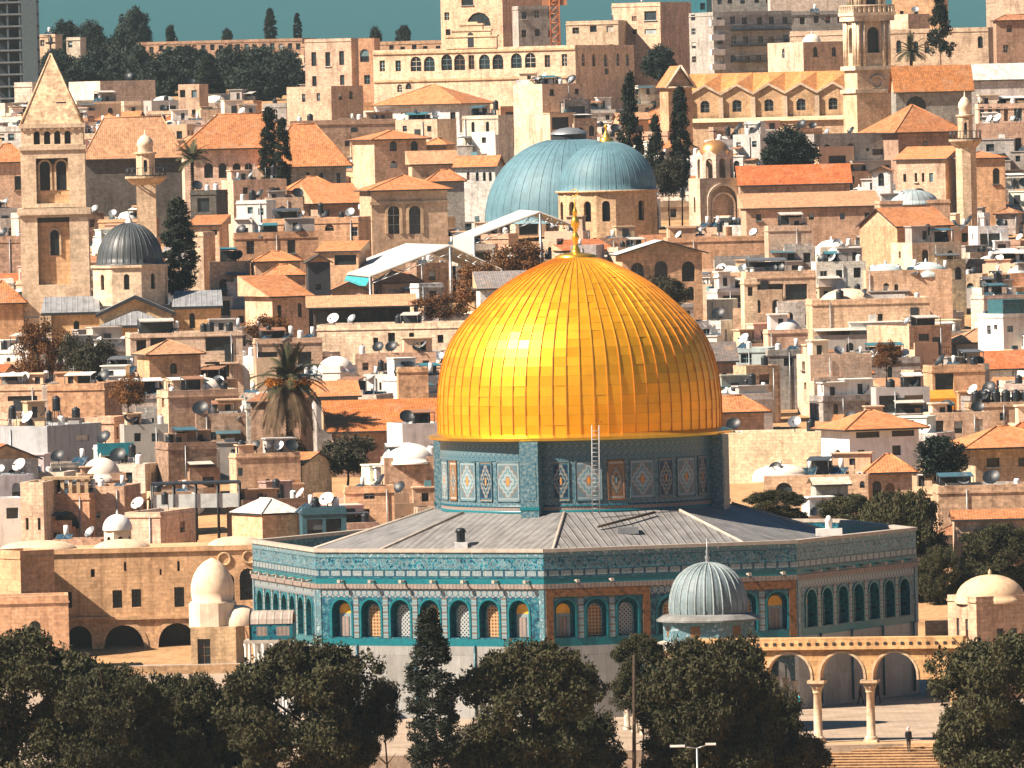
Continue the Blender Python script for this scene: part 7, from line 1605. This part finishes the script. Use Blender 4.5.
def crown_mesh(name, mat, rx, rz_, seed, clumps=70, per=110, size=.34, shape='round', cr=(.9, 1.6)):
    """foliage of radius rx and half height rz_ round the origin"""
    rg = random.Random(seed); mb = MB()
    for k in range(clumps):
        for _ in range(40):
            a = rg.uniform(0, 2 * math.pi); u = rg.uniform(-.85, 1); f = rg.uniform(.25, 1.0) ** .5
            s = math.sqrt(1 - u * u)
            if shape == 'cone': hh = (u + 1) / 2; s = max(.12, (1 - hh) ** .75) * (1 if hh > .06 else .6)
            if shape == 'flame': hh = (u + 1) / 2; s = max(.12, math.sin(math.pi * min(1, hh * .82 + .16)) ** .8)
            break
        r = rg.uniform(*cr); m_ = 1 + .22 * math.sin(3 * a + seed) * (shape == 'round')
        c = (max(0, rx * m_ - r * .7) * f * s * math.cos(a), max(0, rx * m_ - r * .7) * f * s * math.sin(a), (rz_ - r * .5) * u * (f if shape == 'round' else 1))
        leaves(mb, c, r, per, size, rg)
    return mb.mesh(name, [M[mat]])
def pine_mesh(name, mat, rx, rz_, seed, lobes=14, size=.2):
    """lumpy pine crown: big lobes, each carrying tufts on its upper and outer side"""
    rg = random.Random(seed); mb = MB(); L = []
    for k in range(lobes):
        a = 2.4 * k + rg.uniform(-.4, .4); f = math.sqrt((k + .5) / lobes) * .95; r = rg.uniform(1.5, 2.2)
        L.append((Vector(((rx - r) * f * math.cos(a), (rx - r) * f * math.sin(a), (rz_ - r * .8) * (.98 * math.sqrt(1 - f * f) + rg.uniform(-.22, .1)))), r))
    for k in range(16):
        a = 2 * math.pi * k / 8 + rg.uniform(-.3, .3); f = rg.uniform(.6, 1.0); r = rg.uniform(1.3, 2.1); L.append((Vector(((rx - r) * f * math.cos(a), (rx - r) * f * math.sin(a), rz_ * rg.uniform(-.8, .1))), r))
    L.append((Vector((0, 0, -rz_ * .2)), 3.0))
    for c, r in L:
        for j in range(19):
            a = rg.uniform(0, 6.283); u = rg.uniform(-.45, 1); s = math.sqrt(1 - u * u)
            q = c + Vector((s * math.cos(a), s * math.sin(a), u * .8)) * r * rg.uniform(.62, .95); leaves(mb, q, rg.uniform(.42, .8), 105, size, rg, .75)
        leaves(mb, c, r * .75, 160, size * 1.5, rg)
    return mb.mesh(name, [M[mat]])
_CR = {}
def tree(name, label, px0, ytop, w_px, ybot, d, kind='pine', base_y=None, group=None, variant=0, rz=None, trunk_h=None):
    """crown filling columns px0 +- w_px/2 and rows ytop..ybot at distance d"""
    px = d / FPX; T = P(px0, ytop, d); B = P(px0, ybot, d); gz = -5.2 if d < TERR_Y else ground_z(d) - 1
    rx, hz = w_px * px / 2, (T.z - B.z) / 2
    t = thing(name, label, 'tree', (T.x, d, gz), 0, group)
    SP = {'pine': (6.0, 5.0, 'pine', 95, 330, .24, 'round', (1.0, 1.75)), 'dusty': (3.0, 2.6, 'dusty', 60, 150, .24, 'round', (.6, 1.1)), 'far': (4.0, 4.0, 'far_leaf', 90, 110, .42, 'round', (.8, 1.5)),
          'cypress': (2.0, 7.5, 'cypress', 160, 90, .28, 'flame', (.45, .8)), 'thin': (2.6, 10.0, 'cypress', 300, 75, .26, 'flame', (.45, .85)), 'cone': (4.0, 6.5, 'cypress', 80, 70, .42, 'cone', (.6, 1.2)), 'rusty': (3.0, 2.6, 'rusty', 60, 110, .2, 'round', (.5, 1.0))}[kind]
    key = (kind, variant % 3)
    if key not in _CR and kind == 'pine': _CR[key] = pine_mesh('crown', 'pine', 6.0, 5.0, 31 + 7 * (variant % 3))
    if key not in _CR: _CR[key] = crown_mesh('crown', SP[2], SP[0], SP[1], 17 + 5 * (variant % 3), SP[3], SP[4], SP[5], SP[6], SP[7])
    o = bpy.data.objects.new('crown', _CR[key]); COL.objects.link(o); o.parent = t; o.location = (0, 0, (T.z + B.z) / 2 - gz); o.scale = (rx / SP[0], rx / SP[0], hz / SP[1]); o.rotation_euler = (0, 0, rz if rz is not None else (px0 * .37) % 6.28)
    mb = MB(); h = (T.z + B.z) / 2 - gz + hz * .4; r0 = max(.12, rx * .055); rg = random.Random(int(px0)); p = Vector((0, 0, 0)); 
    for k in range(5):
        q = Vector((rg.uniform(-.12, .12) * rx * .4, rg.uniform(-.1, .1) * rx * .4, h * (k + 1) / 5)); mb.tube(p, q, r0 * (1 - .16 * k), r0 * (1 - .16 * (k + 1)), 7); p = q
        if k >= 2 and kind in ('pine', 'dusty', 'rusty', 'far'):
            for _ in range(3):
                a = rg.uniform(0, 6.28); mb.tube(p, p + Vector((math.cos(a) * rx * .6, math.sin(a) * rx * .6, hz * rg.uniform(.1, .5))), r0 * .35, r0 * .12, 5)
    mb.build('trunk', [M['trunk']], t)
    return t
G1 = 'dark pines in front of the terrace'
for k, (lb, x, y0, w_, y1, d) in enumerate((
        ('huge dark pine filling the bottom corner below the sandstone annex', 14, 616, 200, 830, 655), ('broad dark pine below the two lit court arches', 108, 658, 150, 830, 650), ('dark pine below the white bulbous dome shrine', 186, 662, 128, 830, 656),
        ('big rounded pine hiding the base of the lit blue tiled wall', 302, 628, 196, 830, 650), ('wide pine hiding the base of the shaded shrine entrance', 534, 632, 194, 830, 648),
        ('tall pine standing below the small ribbed-dome pavilion', 708, 624, 176, 830, 650), ('big dense pine beside the arcade covering the domed building', 1002, 622, 186, 830, 655))):
    tree('pine_tree', lb, x, y0, w_, y1, d, 'pine', group=G1, variant=k, rz=k * 1.1)
tree('pine_tree', 'small pine crown between two big pines with a long bare trunk', 640, 630, 72, 718, 660, 'pine', group=G1, variant=1)
tree('pine_tree', 'half hidden pine below the blue vaulted fountain house', 240, 672, 70, 790, 660, 'pine', group=G1, variant=2)
tree('pine_tree', 'low pine beside the stairs in front of the arcade columns', 768, 676, 84, 800, 658, 'pine', group=G1, variant=0)
for k, (lb, x, y0, w_, d) in enumerate((('shaded pine filling the gap behind the corner pine', 78, 688, 130, 668), ('low pine between the court arches and the bulbous dome', 150, 700, 120, 668), ('shadowy pine under the fountain house', 232, 694, 120, 667), ('low pine behind the foot of the big rounded pine', 336, 702, 100, 668), ('low pine behind the wide pine', 574, 690, 110, 669), ('dark pine under the arcade end behind the pavilion pine', 752, 690, 110, 668), ('dark pine behind the dense pine by the stairs', 1000, 690, 130, 670), ('small pine crown low against the marble wall', 488, 712, 80, 668))):
    tree('pine_tree', lb, x, y0, w_, 850, d, 'pine', group=G1, variant=k + 1, rz=k * 1.7)
tree('cypress_tree', 'thin ragged cypress in front of the white marble wall', 429, 606, 58, 800, 645, 'thin', variant=0)
for lb, x, y0, w_, y1, kd in (('dusty grey bush at the foot of the stairs', 800, 728, 66, 790, 'dusty'), ('dusty bush behind the twin armed street lamp', 722, 722, 70, 790, 'dusty'), ('low bush between cypress and wide pine', 470, 722, 60, 790, 'dusty'), ('small dry shrub on the ochre slope by the bare trunk', 672, 712, 54, 778, 'dusty'), ('dry shrub at the foot of the wide pine', 598, 742, 60, 800, 'dusty'), ('straggly dry shrub before the marble wall', 384, 676, 44, 745, 'dusty')):
    tree('garden_bush', lb, x, y0, w_, y1, 652, kd, variant=int(x) % 3)
# around the shrine's far side
for k, (lb, x, y0, w_, y1, d) in enumerate((('olive green tree behind the shrine roof parapet', 776, 488, 84, 530, 842), ('tall dark pine behind the shaded corner of the shrine', 896, 480, 108, 640, 838), ('pine rising over the shrine parapet beside the white kiosk', 850, 490, 84, 560, 846), ('dense green pine above the low-domed building', 998, 520, 100, 612, 836), ('dark tree between the two orange hipped houses', 938, 434, 52, 482, 880), ('bushy tree beside the dark pine at the shrine corner', 938, 540, 50, 625, 834))):
    tree('broad_tree', lb, x, y0, w_, y1, d, 'pine' if k != 4 else 'far', group='trees beyond the shrine', variant=k + 1)
# in the town
tree('cypress_tree', 'tall dark cypress beside the black dome', 177, 198, 40, 305, 1084, 'cypress', variant=0, group='town cypresses')
tree('cypress_tree', 'fat dark cypress before the orange church roof', 268, 107, 22, 192, 1232, 'cypress', variant=1, group='town cypresses')
tree('cypress_tree', 'shorter cypress leaning against its taller twin', 282, 118, 20, 192, 1230, 'cypress', variant=2, group='town cypresses')
tree('cypress_tree', 'tall dark conifer above the twin blue domes', 629, 74, 40, 192, 1262, 'cone', variant=0, group='town cypresses')
tree('cypress_tree', 'slender pointed cypress before the zigzag church', 679, 86, 24, 195, 1264, 'cypress', variant=1, group='town cypresses')
tree('cypress_tree', 'middle dark conifer between the two pointed ones', 655, 116, 32, 198, 1258, 'cone', variant=1, group='town cypresses')
tree('broad_tree', 'round dusty bush beside the gold cupola', 668, 154, 34, 200, 1250, 'dusty', variant=1)
tree('broad_tree', 'round dark tree behind the red roofed hall', 787, 126, 58, 180, 1262, 'far', variant=1)
tree('cypress_tree', 'tall dark conifer on the hospice terrace', 939, -8, 36, 64, 1470, 'cone', variant=2, group='town cypresses')
for k, (lb, x, y0, w_, y1, d, kd) in enumerate((('rust coloured tree below the yellow house by the bell tower', 38, 318, 56, 390, 1020, 'rusty'), ('green bush below the slate wing of the black domed church', 92, 336, 48, 392, 1010, 'dusty'), ('small green tree by the rust coloured tree', 72, 330, 28, 385, 1015, 'dusty'), ('orange brown tree above the palm crown', 268, 314, 56, 352, 1022, 'rusty'), ('grey green shrub below the big slanting orange roof', 346, 432, 62, 478, 900, 'dusty'), ('yellowish shrub at the foot of the palm', 284, 432, 40, 470, 930, 'dusty'),
        ('brown leafless thicket under the white sheet canopy', 478, 262, 64, 312, 1072, 'rusty'), ('brown thicket beside the gold finial', 520, 238, 70, 285, 1105, 'rusty'), ('grey bush on the chapel terrace beside the golden dome', 664, 274, 52, 316, 1062, 'dusty'), ('reddish bush between roofs by the tan wide-windowed house', 886, 340, 34, 372, 1002, 'rusty'), ('rusty creeper tree at the white round-roofed house', 128, 372, 40, 412, 948, 'rusty'), ('thicket on the excavation slope below the canopies', 440, 292, 60, 324, 1046, 'rusty'))):
    tree('shrub_tree', lb, x, y0, w_, y1, d, kd, variant=k)
# the wooded crest
GC = 'trees along the far crest'
crest = [(64, 20, 34, 62, 1840), (90, 20, 34, 62, 1830), (112, 46, 32, 80, 1835), (134, 7, 36, 62, 1880), (122, 28, 40, 84, 1790), (98, 45, 48, 104, 1740), (135, 46, 56, 108, 1730), (172, 46, 58, 108, 1735), (56, 47, 36, 92, 1770), (158, 58, 52, 112, 1700), (232, 46, 56, 106, 1735), (264, 44, 50, 104, 1740), (290, 56, 44, 110, 1690), (250, 62, 56, 114, 1660), (184, 44, 34, 78, 1820), (226, 47, 28, 81, 1850), (660, 44, 36, 84, 1530), (206, 60, 44, 112, 1695), (76, 64, 40, 112, 1735), (50, 52, 30, 104, 1760), (200, 48, 30, 82, 1830), (250, 48, 28, 82, 1845), (286, 47, 30, 81, 1845), (170, 24, 12, 50, 1870), (227, 28, 12, 48, 1870), (375, 26, 14, 50, 1850), (404, 24, 16, 52, 1850)]
adj = ['big round', 'small round', 'wide', 'tufted', 'broad', 'dense']
def crest_label(k, x, y0): return '%s dark tree on the wooded crest' % adj[k % 6]
CREST = []
for k, (x, y0, w_, y1, d) in enumerate(crest): CREST.append(tree('crest_tree', None, x, y0, w_, y1, d, 'far', group=GC, variant=k))
tree('cypress_tree', 'tall black cypress in front of the crest trees', 208, 54, 26, 110, 1690, 'cypress', variant=1, group=GC)
tree('cypress_tree', 'pointed black cypress on the skyline over the brown apartment row', 270, 8, 14, 46, 1870, 'cypress', variant=0, group=GC)
tree('cypress_tree', 'slim pointed cypress on the skyline beside the school block', 297, 13, 10, 46, 1868, 'cypress', variant=2, group=GC)
def palm(name, label, px0, yc, d, s, skirt=True, base=None, nf=46, seed=4):
    px = d / FPX; C = P(px0, yc, d); gz = ground_z(d) - 1; H = C.z - gz; t = thing(name, label, 'palm', (C.x, d, gz)); rg = random.Random(seed)
    tr = MB(); tr.tube((0, 0, 0), (0, 0, H), .32 * s, .26 * s, 9)
    for k in range(int(H / .35)): tr.tube((0, 0, k * .35), (0, 0, k * .35 + .2), .36 * s, .3 * s, 8)
    tr.build('trunk', [M['trunk']], t)
    def frond(mb, a, el, L, droop):
        p = Vector((0, 0, H)); di = Vector((math.cos(a) * math.cos(el), math.sin(a) * math.cos(el), math.sin(el))); n = 9
        for k in range(n):
            q = p + di * (L / n); mb.tube(p, q, .035 * s, .03 * s, 3, 0, False); si = di.cross(Vector((0, 0, 1))); si = si.normalized() if si.length > .01 else Vector((1, 0, 0)); w_ = .62 * s * math.sin(math.pi * (k + 1.2) / (n + 1.5)) + .1
            for sg in (-1, 1):
                for j in range(3):
                    b = p.lerp(q, j / 3 + .1); e = b + (si * sg * w_ + di * w_ * .7 + Vector((0, 0, -.12 * s))); sd = di * .07 * s
                    mb.face([b - sd, b + sd, e])
            di = (di + Vector((0, 0, -droop / n))).normalized(); p = q
    f = MB()
    for k in range(nf): frond(f, rg.uniform(0, 6.28), math.radians(rg.uniform(-8, 85)), rg.uniform(3.0, 4.2) * s, rg.uniform(.7, 1.7))
    f.build('fronds', [M['palm_leaf']], t)
    if skirt:
        f = MB()
        for k in range(56): frond(f, rg.uniform(0, 6.28), math.radians(rg.uniform(-72, -18)), rg.uniform(3.2, 6.0) * s, rg.uniform(.9, 2.0))
        f.build('dead_fronds', [M['dead_palm']], t)
        for k in range(9):
            f = MB(); a = 2 * math.pi * k / 9; c = Vector((math.cos(a) * 1.75 * s, math.sin(a) * 1.75 * s, H - .25 * s)); f.tube((0, 0, H), c, .05 * s, .03 * s, 4); leaves(f, c, .55 * s, 110, .24 * s, rg); f.build('date_bunch', [M['dates']], t)
palm('palm_tree', 'tall date palm with orange fruit and a skirt of dead fronds', 288, 380, 926, 1.05)
palm('palm_tree', 'small dark palm beside the stubby minaret', 192, 160, 1230, .75, False, seed=8, nf=40)
palm('palm_tree', 'small dark palm before the hospice wall', 911, 52, 1480, .8, False, seed=9, nf=40)
# bare trunk, street lamp
mb = MB(); d = 645.0; a, b = P(632, 776, d), P(634, 655, d); rg = random.Random(2); mb.tube((a.x, d, -5.2), b, .17, .1, 7)
for k in range(9): f = .3 + .07 * k; p = Vector((a.x, d, -5.2)).lerp(b, f); an = rg.uniform(-.6, .6) + (math.pi if k % 2 else 0); mb.tube(p, p + Vector((math.cos(an) * .9, rg.uniform(-.4, .4), .35)), .05, .02, 4)
tag(mb.build('bare_tree_trunk', [M['trunk']]), 'thin dark bare trunk with twig stubs between the pines', 'tree trunk')
def street_lamp():
    d = 625.0; T = P(697, 748, d); t = thing('street_lamp', 'grey street lamp with two flat arms in front of the pines', 'street lamp', (T.x, d, -5.2)); H = T.z + 5.2; px = d / FPX
    p = MB(); p.tube((0, 0, 0), (0, 0, H), .1, .065, 8); p.build('pole', [M['metal']], t)
    for sx, w_, dz in ((-1, 27, .15), (1, 19, .28)):
        a = MB(); a.tube((0, 0, H - .02), (sx * w_ * px * .5, 0, H + dz * .6), .045); a.build('arm', [M['metal']], t)
        h = MB(); e = (sx * w_ * px * .45, sx * w_ * px); x0, x1 = min(e), max(e); h.box(x0, x1, -.14, .14, H + dz * .6, H + dz * .6 + .13); h.build('lamp_head', [M['white']], t)
street_lamp()
# ================================================================ people
def body_mesh(J, R, E):
    me = bpy.data.meshes.new('person'); me.from_pydata(J, E, []); o = bpy.data.objects.new('person_tmp', me); COL.objects.link(o)
    sk = o.modifiers.new('s', 'SKIN'); sk.use_smooth_shade = True; o.modifiers.new('u', 'SUBSURF').levels = 1
    for k, r in enumerate(R): me.skin_vertices[0].data[k].radius = r if isinstance(r, tuple) else (r, r)
    me.skin_vertices[0].data[0].use_root = True
    dg = bpy.context.evaluated_depsgraph_get(); me2 = bpy.data.meshes.new_from_object(o.evaluated_get(dg)); bpy.data.objects.remove(o); return me2
def person(label, loc, rz, top, legs_c, step=.22, lean=0.0, hair=(.03, .02, .02), scarf=None, s=1.0):
    J = [(0, 0, .95), (0, lean * .3, 1.15), (0, lean * .7, 1.38), (0, lean, 1.5), (0, lean, 1.56),
         (.1, 0, .9), (.11, step * .5 - .03, .5), (.11, step, .08), (.11, step - .14, .04), (-.1, 0, .9), (-.11, -step * .4 - .05, .5), (-.11, -step, .08), (-.11, -step - .14, .04),
         (.2, lean, 1.4), (.25, lean + .06, 1.12), (.24, lean - .08, .9), (.24, lean - .12, .8), (-.2, lean, 1.4), (-.25, lean - .02, 1.12), (-.24, lean - .16, .92), (-.24, lean - .2, .83)]
    R = [(.16, .12), (.16, .12), (.19, .12), (.07, .07), (.06, .06), (.1, .1), .065, .045, (.05, .04), (.1, .1), .065, .045, (.05, .04), .07, .05, .035, .035, .07, .05, .035, .035]
    E = [(0, 1), (1, 2), (2, 3), (3, 4), (0, 5), (5, 6), (6, 7), (7, 8), (0, 9), (9, 10), (10, 11), (11, 12), (2, 13), (13, 14), (14, 15), (15, 16), (2, 17), (17, 18), (18, 19), (19, 20)]
    me = body_mesh(J, R, E); mt = [mk_plain('cloth', top, .8), mk_plain('cloth_legs', legs_c, .8), mk_plain('skin', (.42, .25, .17), .6)]
    for m_ in mt: me.materials.append(m_)
    hd = MB(); hd.lathe([(0, -.13), (.07, -.1), (.088, 0), (.085, .07), (.05, .12), (0, .13)], 12, (0, lean - .01, 1.66), 0, True, 0, None, 1.15); hd.lathe([(0, -.02), (.018, 0), (0, .03)], 6, (0, lean - .115, 1.65))
    for sx in (-1, 1): hd.lathe([(0, -.03), (.014, 0), (0, .03)], 6, (sx * .09, lean, 1.65))
    for p in me.polygons: p.material_index = 1 if p.center.z < .93 else (2 if (p.center.z > 1.47 or (p.center.z < .9 and abs(p.center.x) > .2)) else 0); p.use_smooth = True
    t = thing('person', label, 'person', loc, rz); t.scale = (s, s, s)
    o = bpy.data.objects.new('body', me); COL.objects.link(o); o.parent = t
    h = hd.build('head', [mt[2]], t)
    e = MB()
    for sx in (-1, 1): e.lathe([(0, -.01), (.012, 0), (0, .01)], 6, (sx * .033, lean - .1, 1.675))
    e.box(-.03, .03, lean - .108, lean - .095, 1.595, 1.605); e.build('face_features', [M['black']], h)
    hr = MB(); c = scarf or hair; hr.lathe([(.097, -.02 if not scarf else -.12), (.1, .04), (.09, .09), (.05, .135), (0, .145)], 12, (0, lean + .012, 1.66), 0, True, 0, None, 1.12); hr.build('headscarf' if scarf else 'hair', [mk_plain('hair', c, .8)], h)
def at0(px, py): d = CAMZ * FPX / (py - (HORIZON - ROLL * (px - 512))); p = P(px, py, d); return (p.x, d, 0.0)
person('person in a turquoise top and dark trousers walking near the arcade', at0(799, 716), math.radians(110), (.05, .5, .55), (.02, .025, .03))
person('person in dark clothes walking far behind an arcade column', at0(878, 704), math.radians(-80), (.03, .035, .04), (.03, .03, .035))
person('person in brown clothes beside the one in dark clothes', at0(861, 705), math.radians(-95), (.12, .08, .05), (.03, .03, .03))
q = at0(912, 750)
for _k in range(24):
    _q = Vector((AA.x - 1, AA.y - .2, 0)) + Matrix.Rotation(ARZ, 3, 'Z') @ Vector((4.2, -1.2 - .42 * _k, -.17 * (_k + 1)))
    if PIX(_q)[1] > 751: break
q = tuple(_q); person('person in black clothes and white headscarf standing at the stairs', q, math.radians(25), (.02, .02, .025), (.03, .03, .03), .08, 0, scarf=(.6, .58, .54))

# the thin dusty air over the town
def haze(dens):
    m_ = bpy.data.materials.new('haze'); m_.use_nodes = True; t = m_.node_tree; t.nodes.clear(); o = t.nodes.new('ShaderNodeOutputMaterial'); v = t.nodes.new('ShaderNodeVolumePrincipled')
    v.inputs['Color'].default_value = (0.62, 0.82, 0.88, 1); v.inputs['Density'].default_value = dens; v.inputs['Anisotropy'].default_value = 0.2
    t.links.new(v.outputs[0], o.inputs['Volume'])
    b = MB(); b.box(-1650, 1650, -1150, 2420, -8, 420); h = b.build('haze', [m_]); tag(h, None, None, None, 'stuff')
haze(0.00004)
# ================================================================ labels for the houses of the town and the things on their roofs
LMK = [('bell tower', 57, 180), ('black church dome', 131, 250), ('tall cypress', 178, 250), ('stubby minaret', 148, 170), ('date palm', 288, 385), ('church tower', 405, 215), ('white sheet canopies', 440, 255), ('twin blue domes', 570, 180), ('gold cupola', 715, 180),
       ('convent', 470, 62), ('zigzag church', 765, 100), ('campanile', 868, 70), ('slim minaret', 968, 145), ('red roofed hall', 795, 180), ('golden dome', 580, 345), ('barrel dome house', 850, 300), ('white tower house', 1005, 335), ('blank stone wall', 780, 470),
       ('white hipped house', 870, 450), ('great arch house', 65, 515), ('lantern dome', 117, 525), ('metal pergola', 196, 500), ('brown porch roof', 360, 302), ('two cypresses', 274, 150), ('grey shaded school', 850, 152), ('school block', 335, 62), ('ochre blind-arch house', 275, 250), ('pyramid roofed house', 167, 350), ('white dome house', 408, 450), ('ochre gabled house', 920, 225), ('edge hipped house', 1000, 440), ('blue cube house', 750, 358), ('dark loggia', 780, 290), ('church hall', 230, 160)]
def where(x, y):
    best = min(LMK, key=lambda l: math.hypot((x - l[1]) * .8, y - l[2])); n, lx, ly = best
    dx, dy = x - lx, y - ly
    if abs(dy) > abs(dx) * .9: return ('below the ' if dy > 0 else 'above the ') + n
    oth = [l for l in LMK if (l[1] - x) * dx > 0 and abs(l[2] - y) < 90 and abs(l[1] - x) < 330 and l is not best]
    if oth: return 'between the %s and the %s' % (n, min(oth, key=lambda l: math.hypot(l[1] - x, l[2] - y))[0])
    return 'between the %s and the picture edge' % n
ORD = ['first', 'second', 'third', 'fourth', 'fifth', 'sixth', 'seventh', 'eighth', 'ninth', 'tenth', 'eleventh', 'twelfth', 'thirteenth', 'fourteenth', 'fifteenth', 'sixteenth', 'seventeenth', 'eighteenth', 'nineteenth', 'twentieth']
SHORT = {'black ribbed water tank': 'black tank', 'black water tank on tall legs': 'tall-legged black tank', 'white upright water tank': 'white tank', 'solar water heater with tilted glass': 'solar heater', 'big black satellite dish': 'black dish', 'grey satellite dish': 'grey dish', 'white satellite dish': 'white dish', 'white air conditioner box': 'white air conditioner', 'thin television aerial': 'thin aerial', 'dark round tree of the wooded crest': 'crest tree'}
def name_all(items):
    """items: (object, words, x, y); same words at the same spot are told apart by counting from the bell tower's side"""
    by = {}
    for o, wd, x, y in items: by.setdefault((wd, where(x, y)), []).append((x, y, o))
    for (wd, wh), l in by.items():
        l.sort(key=lambda q: q[0])
        for k, (x, y, o) in enumerate(l):
            if len(l) == 1: lb = '%s %s' % (wd, wh)
            else: lb = '%s %s %s, counting from the bell tower side' % (ORD[min(k, 19)], wd, wh)
            if len(lb.split()) > 16: lb = '%s %s %s, counting from the bell tower' % (ORD[min(k, 19)], SHORT.get(wd, wd), wh)
            if len(lb.split()) > 16: lb = '%s %s %s, counted from bell tower' % (ORD[min(k, 19)], SHORT.get(wd, wd), wh.replace('the ', ''))
            if len(lb.split()) > 16: lb = '%s %s %s' % (ORD[min(k, 19)], SHORT.get(wd, wd), wh)
            o['label'] = lb
def bbox_mid(h): x0, xm, x1, y0, y1 = *h.px[:3], h.px[3], h.px[4]; return (x0 + x1) / 2, y0
RW = {'hip': 'hipped', 'gx': 'gabled', 'gy': 'front-gabled', 'shed': 'lean-to'}
COLW = {'cream': 'cream', 'tan': 'tan', 'ochre': 'ochre', 'pale': 'pale', 'grey': 'grey', 'white': 'white', 'brown': 'brown', 'dark': 'dark'}
its = []
for h in FILL:
    c = COLW[h.stone]
    if h.roof == 'flat': wd = '%s flat house' % c if not h.extra else ('%s house with roof dome' % c if h.extra == 'dome' else '%s flat house with roof room' % c)
    else: wd = '%s house with %s tile roof' % (c, RW[h.roof])
    h.root.name = 'stone_house' if h.roof == 'flat' and h.extra != 'dome' else ('domed_house' if h.roof == 'flat' else 'tiled_house')
    h.root['group'] = {'stone_house': 'flat roofed houses of the town', 'domed_house': 'domed houses of the town', 'tiled_house': 'tiled houses of the town'}[h.root.name.split('.')[0]]
    x, y = bbox_mid(h); its.append((h.root, wd, x, y))
name_all(its)
its = []
for t, kind in EXTRA:
    wd, cat, grp = EX_WORDS[kind]; t['category'] = cat; t['group'] = grp; x, y = PIX(t.location); its.append((t, wd, x, y))
name_all(its)
CREST.sort(key=lambda t: t.location.x)
its = []
for t in CREST:
    x, y = PIX((t.location.x, t.location.y, t.location.z + 8)); its.append((t, 'dark round tree of the wooded crest', x, y))
name_all(its)
for k, t in PRO.items():
    if k not in _used:
        for c in list(t.children): bpy.data.objects.remove(c)
        bpy.data.objects.remove(t)

for t, kind in EXTRA:
    if '_k' in t: del t['_k']
